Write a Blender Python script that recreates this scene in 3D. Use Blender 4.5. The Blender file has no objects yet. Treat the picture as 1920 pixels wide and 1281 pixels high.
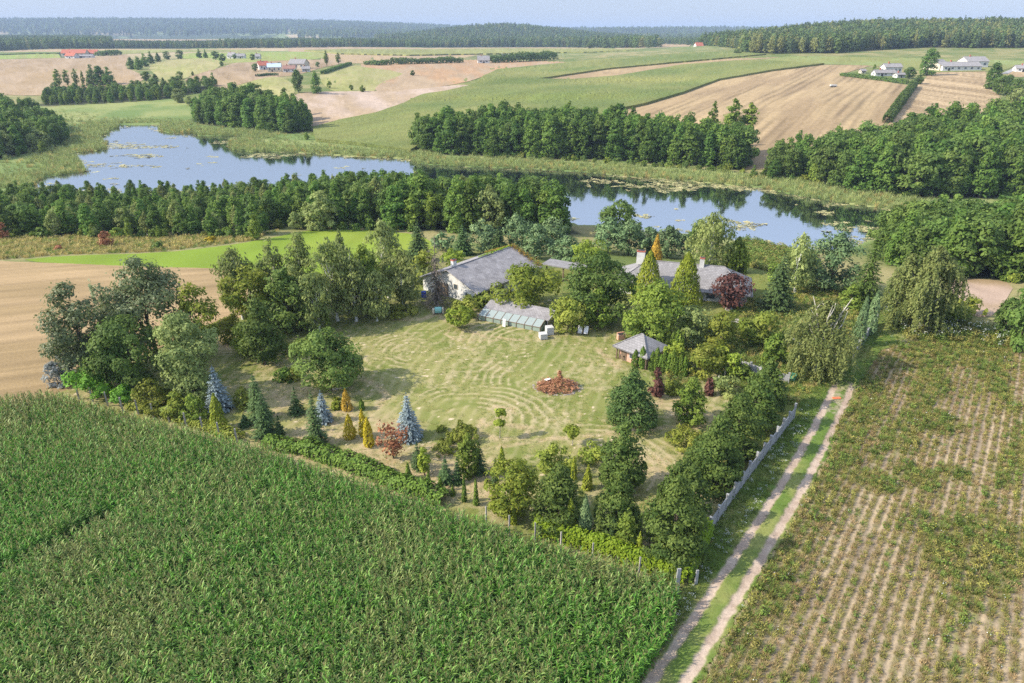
import bpy, math
import numpy as np
from mathutils import Vector
from mathutils.geometry import delaunay_2d_cdt

SC = bpy.context.scene
COL = SC.collection
RAD = math.radians
PI = math.pi

# ------------------------------------------------------------------ camera, light, sky, exposure
PITCH, FOC, CX, CY, CAMH = 24.4, 1280.0, 960.0, 640.5, 40.0
cam = bpy.data.objects.new('camera', bpy.data.cameras.new('camera'))
COL.objects.link(cam)
cam.location = (0, 0, CAMH)
cam.rotation_euler = (RAD(90 - PITCH), 0, 0)
cam.data.sensor_width = 36.0
cam.data.lens = 24.0
cam.data.clip_start = 0.5
cam.data.clip_end = 60000.0
SC.camera = cam

SUN_EL = 36.0
TRAVEL = Vector((0.985 * math.cos(RAD(SUN_EL)), 0.17 * math.cos(RAD(SUN_EL)), -math.sin(RAD(SUN_EL)))).normalized()
sun = bpy.data.objects.new('sun', bpy.data.lights.new('sun', 'SUN'))
COL.objects.link(sun)
sun.rotation_euler = TRAVEL.to_track_quat('-Z', 'Y').to_euler()
sun.data.energy = 3.6
sun.data.angle = RAD(0.53)
sun.data.color = (1.0, 0.91, 0.76)

world = bpy.data.worlds.new('World')
SC.world = world
world.use_nodes = True
wn, wl = world.node_tree.nodes, world.node_tree.links
wn.clear()
sky = wn.new('ShaderNodeTexSky')
sky.sky_type = 'NISHITA'
sky.sun_disc = False
sky.sun_elevation = RAD(SUN_EL)
sky.sun_rotation = math.atan2(-TRAVEL.x, -TRAVEL.y)
sky.altitude = 100
sky.air_density = 1.0
sky.dust_density = 0.6
sky.ozone_density = 2.2
bg = wn.new('ShaderNodeBackground')
bg.inputs['Strength'].default_value = 0.15
wo = wn.new('ShaderNodeOutputWorld')
hs = wn.new('ShaderNodeHueSaturation'); hs.inputs['Saturation'].default_value = .62; hs.inputs['Value'].default_value = 1.55
# pale hazy band low over the horizon, clear sky above it
wtc = wn.new('ShaderNodeTexCoord'); wsx = wn.new('ShaderNodeSeparateXYZ'); wl.new(wtc.outputs['Generated'], wsx.inputs[0])
wmr = wn.new('ShaderNodeMapRange'); wmr.interpolation_type = 'SMOOTHSTEP'
wmr.inputs[1].default_value = .10; wmr.inputs[2].default_value = .55; wmr.inputs[3].default_value = .9; wmr.inputs[4].default_value = .12
wl.new(wsx.outputs['Z'], wmr.inputs[0])
mxs = wn.new('ShaderNodeMix'); mxs.data_type = 'RGBA'; mxs.inputs[7].default_value = (1.32, 1.62, 2.2, 1)
wl.new(wmr.outputs[0], mxs.inputs[0])
wl.new(sky.outputs[0], hs.inputs['Color']); wl.new(hs.outputs[0], mxs.inputs[6]); wl.new(mxs.outputs[2], bg.inputs[0])
wl.new(bg.outputs[0], wo.inputs[0])

SC.view_settings.view_transform = 'Standard'
SC.view_settings.look = 'None'
SC.view_settings.exposure = 1.05
SC.view_settings.gamma = 1.0
SC.view_settings.use_curve_mapping = False
SC.cycles.max_bounces = 6
SC.cycles.diffuse_bounces = 3
SC.cycles.glossy_bounces = 2
SC.cycles.transmission_bounces = 3
SC.cycles.volume_bounces = 0
SC.cycles.transparent_max_bounces = 4
SC.cycles.caustics_reflective = False
SC.cycles.caustics_refractive = False
SC.cycles.use_denoising = False

# ------------------------------------------------------------------ perspective helpers (photo pixels 1920 x 1281)
SP, CP = math.sin(RAD(PITCH)), math.cos(RAD(PITCH))

def ray(px, py):
    u = (np.asarray(px, float) - CX) / FOC
    v = (np.asarray(py, float) - CY) / FOC
    return u, CP - v * SP, -(SP + v * CP)

# ground elevation as smooth table of (photo row, height) for a few photo columns
ZT = {
    -700: [(62, 9), (80, 9), (100, 6), (120, 2), (150, -2), (180, -7), (205, -9.7), (300, -9.7), (350, -9.6), (400, -8), (440, -5.5), (480, -2.5), (520, -.8), (600, 0), (640, 0)],
    0:    [(62, 8), (80, 8), (100, 5), (110, 3), (130, 1), (150, -2), (165, -5), (180, -8), (200, -9.6), (230, -9.8), (350, -9.8), (380, -9.3), (400, -8), (420, -6.8), (440, -5), (460, -3), (500, -1), (560, 0), (640, 0)],
    480:  [(62, 7), (80, 7), (100, 7.3), (110, 8), (130, 6), (150, 4), (180, -1), (200, -4.5), (225, -8.5), (240, -9.8), (350, -9.8), (380, -9), (400, -8), (420, -6.8), (440, -5.2), (460, -3.4), (500, -1), (560, 0), (640, 0)],
    960:  [(62, 4), (90, 4), (100, 4.4), (110, 5), (130, 4), (150, 3), (170, 1.6), (200, -1), (230, -3.6), (250, -5.6), (280, -9), (295, -9.8), (385, -9.8), (410, -8.8), (440, -5.5), (470, -2.6), (510, -.6), (560, 0), (640, 0)],
    1440: [(62, 6), (70, 9), (80, 13), (90, 17), (100, 19), (120, 14.5), (140, 9.5), (170, 5), (200, 2), (230, -2.4), (260, -6.2), (300, -9.3), (330, -9.8), (460, -9.8), (480, -7.5), (510, -3), (540, -1), (580, 0), (640, 0)],
    1920: [(62, 10), (70, 15), (80, 18), (90, 19.5), (100, 20), (120, 15), (140, 11), (170, 6), (200, 2), (230, -1), (260, -4), (300, -7.5), (350, -9.6), (380, -9.8), (420, -9.6), (460, -7.2), (500, -3.6), (530, -1.4), (580, 0), (640, 0)],
    2620: [(62, 10), (70, 15), (80, 18), (90, 19.5), (100, 20), (120, 15), (140, 11), (170, 6), (200, 2), (230, -1), (260, -4), (300, -7.5), (350, -9.6), (380, -9.8), (420, -9.6), (460, -7.2), (500, -3.6), (530, -1.4), (580, 0), (640, 0)],
}
ZC = np.array(sorted(ZT))
QN = 260
Q0, Q1 = math.log(62.0 - 56), math.log(660.0 - 56)
qrow = np.exp(np.linspace(Q0, Q1, QN)) + 56
zcols = np.array([np.interp(qrow, *zip(*ZT[c])) for c in ZC])
def blur(a, n, axis):
    k = np.hanning(2 * n + 3)[1:-1]; k /= k.sum()
    p = [(0, 0)] * a.ndim; p[axis] = (n, n)
    return np.apply_along_axis(lambda r: np.convolve(r, k, 'valid'), axis, np.pad(a, p, mode='edge'))
zcols = blur(zcols, 4, 1)
XN = 420
xs_t = np.linspace(ZC[0], ZC[-1], XN)
ztab = np.empty((XN, QN))
for j in range(QN):
    ztab[:, j] = np.interp(xs_t, ZC, zcols[:, j])
ztab = blur(ztab, 26, 0)
# swells of the far fields (photo position, spread, height in metres)
SWELL = [(560, 175, 70, 12, 1.2), (500, 158, 60, 10, 1.0), (380, 130, 60, 10, 1.6), (650, 150, 60, 12, 1.6), (620, 205, 90, 16, 1.2),
         (930, 150, 110, 9, 2.1), (1120, 178, 160, 9, 2.0), (900, 195, 160, 7, -1.7), (1180, 158, 140, 6, -1.8), (1000, 128, 120, 6, 1.36),
         (1330, 215, 130, 14, 1.0), (1560, 190, 120, 14, .9), (120, 135, 120, 10, 1.2), (250, 140, 60, 10, 1.0)]
XX, QQ = np.meshgrid(xs_t, qrow, indexing='ij')
for (sx, sy, wx, wy, a) in SWELL:
    ztab += a * np.exp(-((XX - sx) / wx) ** 2 - ((QQ - sy) / wy) ** 2)
ztab = np.where(ztab < -9.75, -9.75, ztab)

def zt(px, py):
    px = np.asarray(px, float); py = np.asarray(py, float)
    fx = np.clip((px - xs_t[0]) / (xs_t[1] - xs_t[0]), 0, XN - 1.001)
    fq = np.clip((np.log(np.clip(py, 62.0, 660.0) - 56) - Q0) / (Q1 - Q0) * (QN - 1), 0, QN - 1.001)
    i, j = fx.astype(int), fq.astype(int)
    a, b = fx - i, fq - j
    return (ztab[i, j] * (1 - a) * (1 - b) + ztab[i + 1, j] * a * (1 - b) + ztab[i, j + 1] * (1 - a) * b + ztab[i + 1, j + 1] * a * b)

def at(px, py, z=None, dz=0.0):
    """photo pixel -> point(s) on the ground (or on the level z)"""
    zz = zt(px, py) if z is None else np.asarray(z, float) + 0 * np.asarray(px, float)
    rx, ry, rz = ray(px, py)
    t = (zz - CAMH) / rz
    return np.stack([rx * t, ry * t, zz + dz], -1)

def depth(px, py):
    p = at(px, py)
    return p[..., 1] * CP + (CAMH - p[..., 2]) * SP

def project(p):
    p = np.asarray(p, float)
    y, d = p[..., 1], CAMH - p[..., 2]
    w = y * CP + d * SP
    return CX + FOC * p[..., 0] / w, CY + FOC * (d * CP - y * SP) / w

def height_for(px, py, top):
    """height of an upright that stands at photo pixel (px,py) and ends at row top"""
    p = at(px, py)
    v = (top - CY) / FOC
    # row of the top: (d*CP - y*SP) = v*(y*CP + d*SP)
    d = p[1] * (v * CP + SP) / (CP - v * SP)
    return float(CAMH - d - p[2])

# ------------------------------------------------------------------ small numeric helpers
def hash2(ix, iy, s):
    h = (ix * 374761393 + iy * 668265263 + s * 1442695041) & 0xFFFFFFFF
    h = ((h ^ (h >> 13)) * 1274126177) & 0xFFFFFFFF
    return ((h ^ (h >> 16)) & 0xFFFF) / 65535.0

def noise(x, y, s=0):
    x = np.asarray(x, float); y = np.asarray(y, float)
    ix = np.floor(x).astype(np.int64); iy = np.floor(y).astype(np.int64)
    fx, fy = x - ix, y - iy
    fx = fx * fx * (3 - 2 * fx); fy = fy * fy * (3 - 2 * fy)
    return (hash2(ix, iy, s) * (1 - fx) * (1 - fy) + hash2(ix + 1, iy, s) * fx * (1 - fy)
            + hash2(ix, iy + 1, s) * (1 - fx) * fy + hash2(ix + 1, iy + 1, s) * fx * fy)

def fbm(x, y, s=0, o=4):
    r, a, t = 0, .5, 0
    for k in range(o):
        r = r + a * noise(x * 2 ** k, y * 2 ** k, s + k * 17); t += a; a *= .55
    return r / t

def inside(px, py, poly):
    px = np.asarray(px, float); py = np.asarray(py, float)
    r = np.zeros(px.shape, bool)
    n = len(poly)
    for i in range(n):
        x0, y0 = poly[i]; x1, y1 = poly[(i + 1) % n]
        if y0 == y1: continue
        c = ((y0 > py) != (y1 > py)) & (px < (x1 - x0) * (py - y0) / (y1 - y0) + x0)
        r ^= c
    return r

def seg_dist(x, y, pts):
    """distance to polyline, world coordinates"""
    best = np.full(np.shape(x), 1e9)
    for (a, b) in zip(pts[:-1], pts[1:]):
        dx, dy = b[0] - a[0], b[1] - a[1]
        t = np.clip(((x - a[0]) * dx + (y - a[1]) * dy) / (dx * dx + dy * dy + 1e-9), 0, 1)
        best = np.minimum(best, np.hypot(x - a[0] - t * dx, y - a[1] - t * dy))
    return best

def sm(a, b, x):
    t = np.clip((x - a) / (b - a), 0, 1)
    return t * t * (3 - 2 * t)

def mix(a, b, t):
    return a + (b - a) * t

# ------------------------------------------------------------------ mesh building
class MB:
    """collects vertices, quads and triangles of ONE mesh"""
    def __init__(self):
        self.v, self.f, self.n = [], {3: [], 4: []}, 0
    def add(self, verts, faces, var=0.5, mat=0):
        verts = np.asarray(verts, float).reshape(-1, 3)
        faces = np.asarray(faces, int)
        if faces.ndim == 1: faces = faces[None]
        k = faces.shape[1]
        var = np.broadcast_to(np.asarray(var, float), (len(faces),))
        self.v.append(verts)
        self.f[k].append((faces + self.n, var, np.full(len(faces), mat)))
        self.n += len(verts)
    def box(self, c, s, rz=0.0, var=.5, mat=0, tilt=None):
        x, y, z = np.array(s, float) / 2
        v = np.array([(-x, -y, -z), (x, -y, -z), (x, y, -z), (-x, y, -z), (-x, -y, z), (x, -y, z), (x, y, z), (-x, y, z)])
        if tilt: # rotation about local x
            ca, sa = math.cos(tilt), math.sin(tilt)
            v = np.stack([v[:, 0], v[:, 1] * ca - v[:, 2] * sa, v[:, 1] * sa + v[:, 2] * ca], -1)
        ca, sa = math.cos(rz), math.sin(rz)
        v = np.stack([v[:, 0] * ca - v[:, 1] * sa, v[:, 0] * sa + v[:, 1] * ca, v[:, 2]], -1) + np.array(c, float)
        self.add(v, [(0, 3, 2, 1), (4, 5, 6, 7), (0, 1, 5, 4), (1, 2, 6, 5), (2, 3, 7, 6), (3, 0, 4, 7)], var, mat)
    def slab(self, poly, t, var=.5, mat=0):
        """closed polygon of 3-D points (3 or 4), thickened downward by t"""
        p = np.array(poly, float); n = len(p)
        q = p - np.array([0, 0, t])
        self.add(np.vstack([p, q]), [tuple(range(n))], var, mat)
        self.add(np.vstack([p, q]), [tuple(range(2 * n - 1, n - 1, -1))], var, mat)
        self.add(np.vstack([p, q]), [(i, n + i, n + (i + 1) % n, (i + 1) % n) for i in range(n)], var, mat)
    def tube(self, pts, rad, n=6, var=.5, mat=0, cap=True):
        pts = np.asarray(pts, float); m = len(pts)
        rad = np.broadcast_to(np.asarray(rad, float), (m,))
        d = np.gradient(pts, axis=0)
        d /= np.linalg.norm(d, axis=1, keepdims=True) + 1e-9
        ref = np.where(np.abs(d[:, 2:3]) > .9, [[1., 0, 0]], [[0, 0, 1.]])
        u = np.cross(ref, d); u /= np.linalg.norm(u, axis=1, keepdims=True) + 1e-9
        w = np.cross(d, u)
        a = np.arange(n) * 2 * PI / n
        v = pts[:, None] + rad[:, None, None] * (np.cos(a)[None, :, None] * u[:, None] + np.sin(a)[None, :, None] * w[:, None])
        i = np.arange(m - 1)[:, None] * n; k = np.arange(n)[None]; k2 = (k + 1) % n
        f = np.stack([i + k, i + k2, i + n + k2, i + n + k], -1).reshape(-1, 4)
        self.add(v.reshape(-1, 3), f, var, mat)
        if cap:
            base = self.n - m * n
            self.v.append(pts[-1:]); self.n += 1
            tip = np.stack([base + (m - 1) * n + np.arange(n), base + (m - 1) * n + (np.arange(n) + 1) % n, np.full(n, self.n - 1)], -1)
            self.f[3].append((tip, np.full(n, var), np.full(n, mat)))
    def leaves(self, c, nrm, L, Wd, rng, var, mat=0, along=None, fold=0.0):
        """diamond leaves at c facing nrm; along = preferred direction of the long axis"""
        c = np.asarray(c, float); k = len(c)
        nrm = nrm / (np.linalg.norm(nrm, axis=1, keepdims=True) + 1e-9)
        a = rng.normal(size=(k, 3)) if along is None else along + rng.normal(size=(k, 3)) * .25
        u = a - nrm * np.sum(a * nrm, 1, keepdims=True)
        u /= np.linalg.norm(u, axis=1, keepdims=True) + 1e-9
        w = np.cross(nrm, u)
        L = np.broadcast_to(np.asarray(L, float), (k,))[:, None]; Wd = np.broadcast_to(np.asarray(Wd, float), (k,))[:, None]
        v = np.stack([c - u * L, c + w * Wd - nrm * L * fold, c + u * L - nrm * L * fold * 1.6, c - w * Wd - nrm * L * fold], 1)
        self.add(v.reshape(-1, 3), np.arange(4 * k).reshape(k, 4), var, mat)
    def mesh(self, name, mats, smooth=False):
        me = bpy.data.meshes.new(name)
        V = np.vstack(self.v) if self.v else np.zeros((0, 3))
        loops, start, tot, var, mi = [], [], [], [], []
        o = 0
        for k in (3, 4):
            for (f, vr, mt) in self.f[k]:
                loops.append(f.ravel()); m = len(f)
                start.append(o + np.arange(m) * k); tot.append(np.full(m, k)); o += m * k
                var.append(vr); mi.append(mt)
        fill_mesh(me, V, np.concatenate(loops), np.concatenate(start), np.concatenate(mi), smooth)
        at_ = me.attributes.new('var', 'FLOAT', 'FACE')
        at_.data.foreach_set('value', np.concatenate(var).astype(np.float32))
        for m in (mats if isinstance(mats, (list, tuple)) else [mats]): me.materials.append(m)
        return me
    def build(self, name, mats, parent=None, smooth=False):
        o = bpy.data.objects.new(name, self.mesh(name, mats, smooth))
        COL.objects.link(o)
        if parent is not None: o.parent = parent
        return o

def fill_mesh(me, V, loops, start, mi=None, smooth=False):
    me.vertices.add(len(V)); me.vertices.foreach_set('co', np.ascontiguousarray(V, np.float32).ravel())
    me.loops.add(len(loops)); me.loops.foreach_set('vertex_index', loops.astype(np.int32))
    me.polygons.add(len(start)); me.polygons.foreach_set('loop_start', start.astype(np.int32))
    if mi is not None: me.polygons.foreach_set('material_index', mi.astype(np.int32))
    me.polygons.foreach_set('use_smooth', np.full(len(start), bool(smooth)))
    me.update(calc_edges=True)
    me.validate()

def tag(o, label=None, cat=None, group=None, kind=None):
    if label: o['label'] = label
    if cat: o['category'] = cat
    if group: o['group'] = group
    if kind: o['kind'] = kind
    return o

def empty(name, loc, rz=0.0):
    o = bpy.data.objects.new(name, None)
    COL.objects.link(o)
    o.location = [float(a) for a in loc]; o.rotation_euler = (0, 0, rz)
    o.empty_display_size = .3
    return o

# ------------------------------------------------------------------ materials
def newmat(name):
    m = bpy.data.materials.new(name); m.use_nodes = True
    m.node_tree.nodes.clear()
    return m, m.node_tree.nodes, m.node_tree.links

def rgb(c): return (c[0], c[1], c[2], 1.0)

LB = np.array([2.1, 1.98, 1.35])
def leaf_mat(name, ca, cb, trans=.42, objvar=.35, spec=.12, lb=None):
    """leaves: two albedos mixed by the per-leaf value, slight shift from plant to plant, light passing through"""
    lb = LB if lb is None else lb
    ca, cb = np.array(ca) * lb, np.array(cb) * lb
    m, N, L = newmat(name)
    a = N.new('ShaderNodeAttribute'); a.attribute_name = 'var'
    mx = N.new('ShaderNodeMix'); mx.data_type = 'RGBA'
    mx.inputs[6].default_value = rgb(ca); mx.inputs[7].default_value = rgb(cb)
    L.new(a.outputs['Fac'], mx.inputs[0])
    oi = N.new('ShaderNodeObjectInfo')
    hv = N.new('ShaderNodeHueSaturation')
    mr = N.new('ShaderNodeMapRange'); mr.inputs[3].default_value = 1 - objvar; mr.inputs[4].default_value = 1 + objvar
    L.new(oi.outputs['Random'], mr.inputs[0]); L.new(mr.outputs[0], hv.inputs['Value'])
    ml = N.new('ShaderNodeMath'); ml.operation = 'MULTIPLY'; ml.inputs[1].default_value = 7.31
    fr = N.new('ShaderNodeMath'); fr.operation = 'FRACT'
    L.new(oi.outputs['Random'], ml.inputs[0]); L.new(ml.outputs[0], fr.inputs[0])
    mh = N.new('ShaderNodeMapRange'); mh.inputs[3].default_value = .5 - .045 * objvar; mh.inputs[4].default_value = .5 + .04 * objvar
    L.new(fr.outputs[0], mh.inputs[0]); L.new(mh.outputs[0], hv.inputs['Hue'])
    L.new(mx.outputs[2], hv.inputs['Color'])
    p = N.new('ShaderNodeBsdfPrincipled'); p.inputs['Roughness'].default_value = .55
    p.inputs['Specular IOR Level'].default_value = spec
    L.new(hv.outputs[0], p.inputs['Base Color'])
    t = N.new('ShaderNodeBsdfTranslucent'); L.new(hv.outputs[0], t.inputs[0])
    ms = N.new('ShaderNodeMixShader'); ms.inputs[0].default_value = trans
    L.new(p.outputs[0], ms.inputs[1]); L.new(t.outputs[0], ms.inputs[2])
    o = N.new('ShaderNodeOutputMaterial'); L.new(ms.outputs[0], o.inputs[0])
    return m

def rough_mat(name, ca, cb, scale=3.0, rough=.9, bump=.3, stretch=(1, 1, 1), detail=6, spec=.2, contrast=(.3, .7), coord='Object', bscale=None):
    """matt surface: two albedos mixed by noise, fine bump"""
    m, N, L = newmat(name)
    tc = N.new('ShaderNodeTexCoord')
    mp = N.new('ShaderNodeMapping'); mp.inputs['Scale'].default_value = stretch
    L.new(tc.outputs[coord], mp.inputs[0])
    nz = N.new('ShaderNodeTexNoise'); nz.inputs['Scale'].default_value = scale; nz.inputs['Detail'].default_value = detail
    nz.inputs['Roughness'].default_value = .65
    L.new(mp.outputs[0], nz.inputs['Vector'])
    cr = N.new('ShaderNodeValToRGB')
    cr.color_ramp.elements[0].position, cr.color_ramp.elements[1].position = contrast
    cr.color_ramp.elements[0].color, cr.color_ramp.elements[1].color = rgb(ca), rgb(cb)
    L.new(nz.outputs['Fac'], cr.inputs[0])
    p = N.new('ShaderNodeBsdfPrincipled'); p.inputs['Roughness'].default_value = rough; p.inputs['Specular IOR Level'].default_value = spec
    L.new(cr.outputs[0], p.inputs['Base Color'])
    if bump:
        n2 = N.new('ShaderNodeTexNoise'); n2.inputs['Scale'].default_value = bscale or scale * 4; n2.inputs['Detail'].default_value = 4
        L.new(mp.outputs[0], n2.inputs['Vector'])
        b = N.new('ShaderNodeBump'); b.inputs['Strength'].default_value = bump; b.inputs['Distance'].default_value = .05
        L.new(n2.outputs['Fac'], b.inputs['Height']); L.new(b.outputs[0], p.inputs['Normal'])
    o = N.new('ShaderNodeOutputMaterial'); L.new(p.outputs[0], o.inputs[0])
    return m

def col_mat(name, scale=2.5, amp=.35, bump=.5, dist=.06, rough=.95):
    """ground sheets whose albedo is stored per vertex in 'col'; fine mottling and bump on top"""
    m, N, L = newmat(name)
    a = N.new('ShaderNodeAttribute'); a.attribute_name = 'col'
    tc = N.new('ShaderNodeTexCoord')
    nz = N.new('ShaderNodeTexNoise'); nz.inputs['Scale'].default_value = scale; nz.inputs['Detail'].default_value = 7; nz.inputs['Roughness'].default_value = .7
    L.new(tc.outputs['Object'], nz.inputs['Vector'])
    mr = N.new('ShaderNodeMapRange'); mr.inputs[1].default_value = .25; mr.inputs[2].default_value = .75
    mr.inputs[3].default_value = 1 - amp; mr.inputs[4].default_value = 1 + amp
    L.new(nz.outputs['Fac'], mr.inputs[0])
    hv = N.new('ShaderNodeHueSaturation'); L.new(a.outputs['Color'], hv.inputs['Color']); L.new(mr.outputs[0], hv.inputs['Value'])
    p = N.new('ShaderNodeBsdfPrincipled'); p.inputs['Roughness'].default_value = rough; p.inputs['Specular IOR Level'].default_value = .1
    L.new(hv.outputs[0], p.inputs['Base Color'])
    b = N.new('ShaderNodeBump'); b.inputs['Strength'].default_value = bump; b.inputs['Distance'].default_value = dist
    L.new(nz.outputs['Fac'], b.inputs['Height']); L.new(b.outputs[0], p.inputs['Normal'])
    o = N.new('ShaderNodeOutputMaterial'); L.new(p.outputs[0], o.inputs[0])
    return m

def plain_mat(name, c, rough=.6, spec=.3, metal=0.0):
    return rough_mat(name, tuple(x * .88 for x in c), tuple(min(1, x * 1.1) for x in c), scale=5, rough=rough, bump=.08, spec=spec)

def set_col(me, col):
    a = me.color_attributes.new('col', 'FLOAT_COLOR', 'POINT')
    c = np.ones((len(me.vertices), 4), np.float32); c[:, :3] = col
    a.data.foreach_set('color', c.ravel())
# ------------------------------------------------------------------ ground and water
LAKE = [(50, 358), (80, 332), (117, 327), (160, 322), (150, 312), (147, 303), (134, 294), (140, 285), (160, 285), (195, 281), (199, 268), (177, 257), (200, 253), (203, 245), (220, 240), (222, 233), (300, 232), (302, 238), (298, 245), (320, 249), (360, 250), (372, 254), (467, 256), (432, 267), (433, 280), (470, 285), (547, 285), (590, 288), (640, 291), (770, 298), (785, 307), (873, 312), (973, 316), (1073, 321), (1180, 330), (1280, 338), (1350, 345), (1427, 352), (1500, 367), (1580, 380), (1660, 390), (1723, 398), (1703, 417), (1643, 443), (1600, 462), (1540, 470), (1467, 466), (1397, 458), (1350, 440), (1200, 430), (1050, 415), (900, 385), (700, 362), (500, 352), (300, 356), (150, 362)]
WET = [(-700, 205), (100, 200), (230, 190), (320, 183), (370, 205), (370, 232), (480, 240), (590, 252), (640, 262), (770, 280), (900, 293), (1000, 297), (1150, 303), (1300, 315), (1400, 325), (1500, 341), (1600, 361), (1720, 371), (2620, 374), (2620, 400), (1730, 402), (1700, 420), (1600, 470), (1500, 478), (1390, 470), (1330, 445), (1100, 425), (0, 365), (-700, 370)]
WOODS = {
    'near': [(-80, 445), (0, 445), (480, 443), (520, 426), (600, 426), (760, 430), (900, 440), (1000, 442), (1090, 440), (1050, 418), (900, 390), (700, 368), (500, 360), (300, 362), (50, 370), (-80, 380)],
    'alder': [(770, 279), (830, 291), (1000, 297), (1150, 301), (1300, 311), (1398, 322), (1400, 308), (1330, 285), (1200, 270), (1120, 262), (1000, 258), (900, 258), (820, 265)],
    'right': [(1425, 327), (1500, 342), (1600, 362), (1720, 371), (1920, 372), (2150, 375), (2150, 262), (1850, 262), (1770, 268), (1700, 287), (1600, 305), (1500, 325), (1440, 320)],
    'lower': [(1640, 480), (1700, 505), (1780, 522), (1900, 527), (2100, 530), (2100, 470), (1900, 465), (1750, 460), (1680, 455)],
    'west': [(-150, 305), (0, 298), (50, 288), (100, 278), (135, 262), (110, 240), (60, 225), (0, 220), (-150, 225)],
    'upper': [(70, 200), (200, 194), (300, 187), (345, 180), (400, 168), (405, 160), (340, 165), (200, 172), (100, 178)],
    'mid': [(357, 228), (400, 237), (470, 241), (545, 252), (580, 243), (570, 225), (500, 215), (470, 205), (420, 205), (380, 212)],
}
rows = np.concatenate([np.arange(62.4, 130, 1.0), np.arange(130, 330, 2.0), np.arange(330, 620, 4.0), np.arange(620, 1400, 16.0), np.arange(1400, 2500, 60.0)])
cols = np.arange(-700, 2621, 8.0)
PX, PY = np.meshgrid(cols, rows)
P = at(PX, PY)
# wooded hills beyond the fields, in metres: x, y, spread across, spread along, height
HILLS = [(880, 1120, 420, 260, 22), (560, 1250, 170, 140, 12), (-3600, 5600, 2600, 900, 84), (-1500, 6200, 1500, 700, 45), (-40, 2900, 330, 350, 46), (-900, 4200, 700, 400, 22), (1500, 5200, 1800, 600, 26), (0, 14000, 12000, 2500, 60)]
def hill(x, y):
    h = 0
    for (cx, cy, wx, wy, a) in HILLS:
        h = h + a * np.exp(-((x - cx) / wx) ** 2 - ((y - cy) / wy) ** 2)
    return h * sm(690, 900, np.hypot(x, y))
P[..., 2] += hill(P[..., 0], P[..., 1])
lk = inside(PX, PY, LAKE)
P[..., 2] = np.where(lk, -11.2, P[..., 2])
nr, nc = PX.shape
idx = np.arange(nr * nc).reshape(nr, nc)
quads = np.stack([idx[:-1, :-1], idx[1:, :-1], idx[1:, 1:], idx[:-1, 1:]], -1).reshape(-1, 4)
me = bpy.data.meshes.new('ground')
fill_mesh(me, P.reshape(-1, 3), quads.ravel(), np.arange(len(quads)) * 4, None, True)
x, y = P[..., 0].ravel(), P[..., 1].ravel()
n1, n2 = fbm(x / 23, y / 23, 1), fbm(x / 6, y / 6, 5)
c = mix(np.array([.115, .15, .042]), np.array([.27, .235, .105]), sm(.35, .7, n1 * .6 + n2 * .4)[:, None])
wet = inside(PX + 14 * (noise(PX / 30, PY / 12, 3) - .5), PY + 6 * (noise(PX / 22, PY / 9, 4) - .5), WET).ravel()
cw = mix(np.array([.13, .185, .055]), np.array([.23, .25, .09]), sm(.35, .65, n1)[:, None])
c = np.where(wet[:, None], cw, c)
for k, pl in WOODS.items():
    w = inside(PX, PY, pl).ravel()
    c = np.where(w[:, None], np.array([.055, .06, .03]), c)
DRY = [(-700, 432), (0, 440), (250, 445), (480, 440), (540, 436), (470, 452), (300, 474), (120, 478), (0, 490), (-700, 500)]
dry = inside(PX, PY + 4 * (n2.reshape(PX.shape) - .5), DRY).ravel()
c = np.where(dry[:, None], mix(np.array([.30, .25, .125]), np.array([.23, .22, .09]), sm(.4, .65, n1)[:, None]), c)
far = sm(900, 1500, np.hypot(x, y))[:, None]
nf = fbm(x / 260, y / 420, 9)
cf = np.where((nf > .62)[:, None], np.array([.38, .30, .18]), np.where((nf > .5)[:, None], np.array([.16, .2, .07]), np.array([.05, .07, .03])))
c = mix(c, cf, far)
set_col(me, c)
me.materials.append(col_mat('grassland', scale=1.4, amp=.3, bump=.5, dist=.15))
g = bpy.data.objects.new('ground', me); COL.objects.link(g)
tag(g, 'rolling grassland around the garden, lake and farm fields', kind='structure')

# water: dark lake with a faint ripple
m, N, L = newmat('lake_water')
tc = N.new('ShaderNodeTexCoord')
mp = N.new('ShaderNodeMapping'); mp.inputs['Scale'].default_value = (.5, .9, 1)
L.new(tc.outputs['Object'], mp.inputs[0])
nz = N.new('ShaderNodeTexNoise'); nz.inputs['Scale'].default_value = .7; nz.inputs['Detail'].default_value = 4
L.new(mp.outputs[0], nz.inputs['Vector'])
b = N.new('ShaderNodeBump'); b.inputs['Strength'].default_value = .025; b.inputs['Distance'].default_value = .3
L.new(nz.outputs['Fac'], b.inputs['Height'])
p = N.new('ShaderNodeBsdfPrincipled')
p.inputs['Base Color'].default_value = (.012, .016, .018, 1); p.inputs['Roughness'].default_value = .05
p.inputs['IOR'].default_value = 3.2; p.inputs['Specular IOR Level'].default_value = .5
L.new(b.outputs[0], p.inputs['Normal'])
gl = N.new('ShaderNodeBsdfGlossy'); gl.inputs['Roughness'].default_value = .04; gl.inputs['Color'].default_value = (.86, .90, .97, 1)
L.new(b.outputs[0], gl.inputs['Normal'])
mw = N.new('ShaderNodeMixShader'); mw.inputs[0].default_value = .5
L.new(p.outputs[0], mw.inputs[1]); L.new(gl.outputs[0], mw.inputs[2])
o = N.new('ShaderNodeOutputMaterial'); L.new(mw.outputs[0], o.inputs[0])
LW = m
mb = MB()
wv = at(np.array([-60, 0, 900, 1800, 1800, 1100, 600, -60]), np.array([200, 226, 280, 372, 480, 480, 375, 375]), -10.0)
bmv = [Vector((a[0], a[1])) for a in wv]
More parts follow.
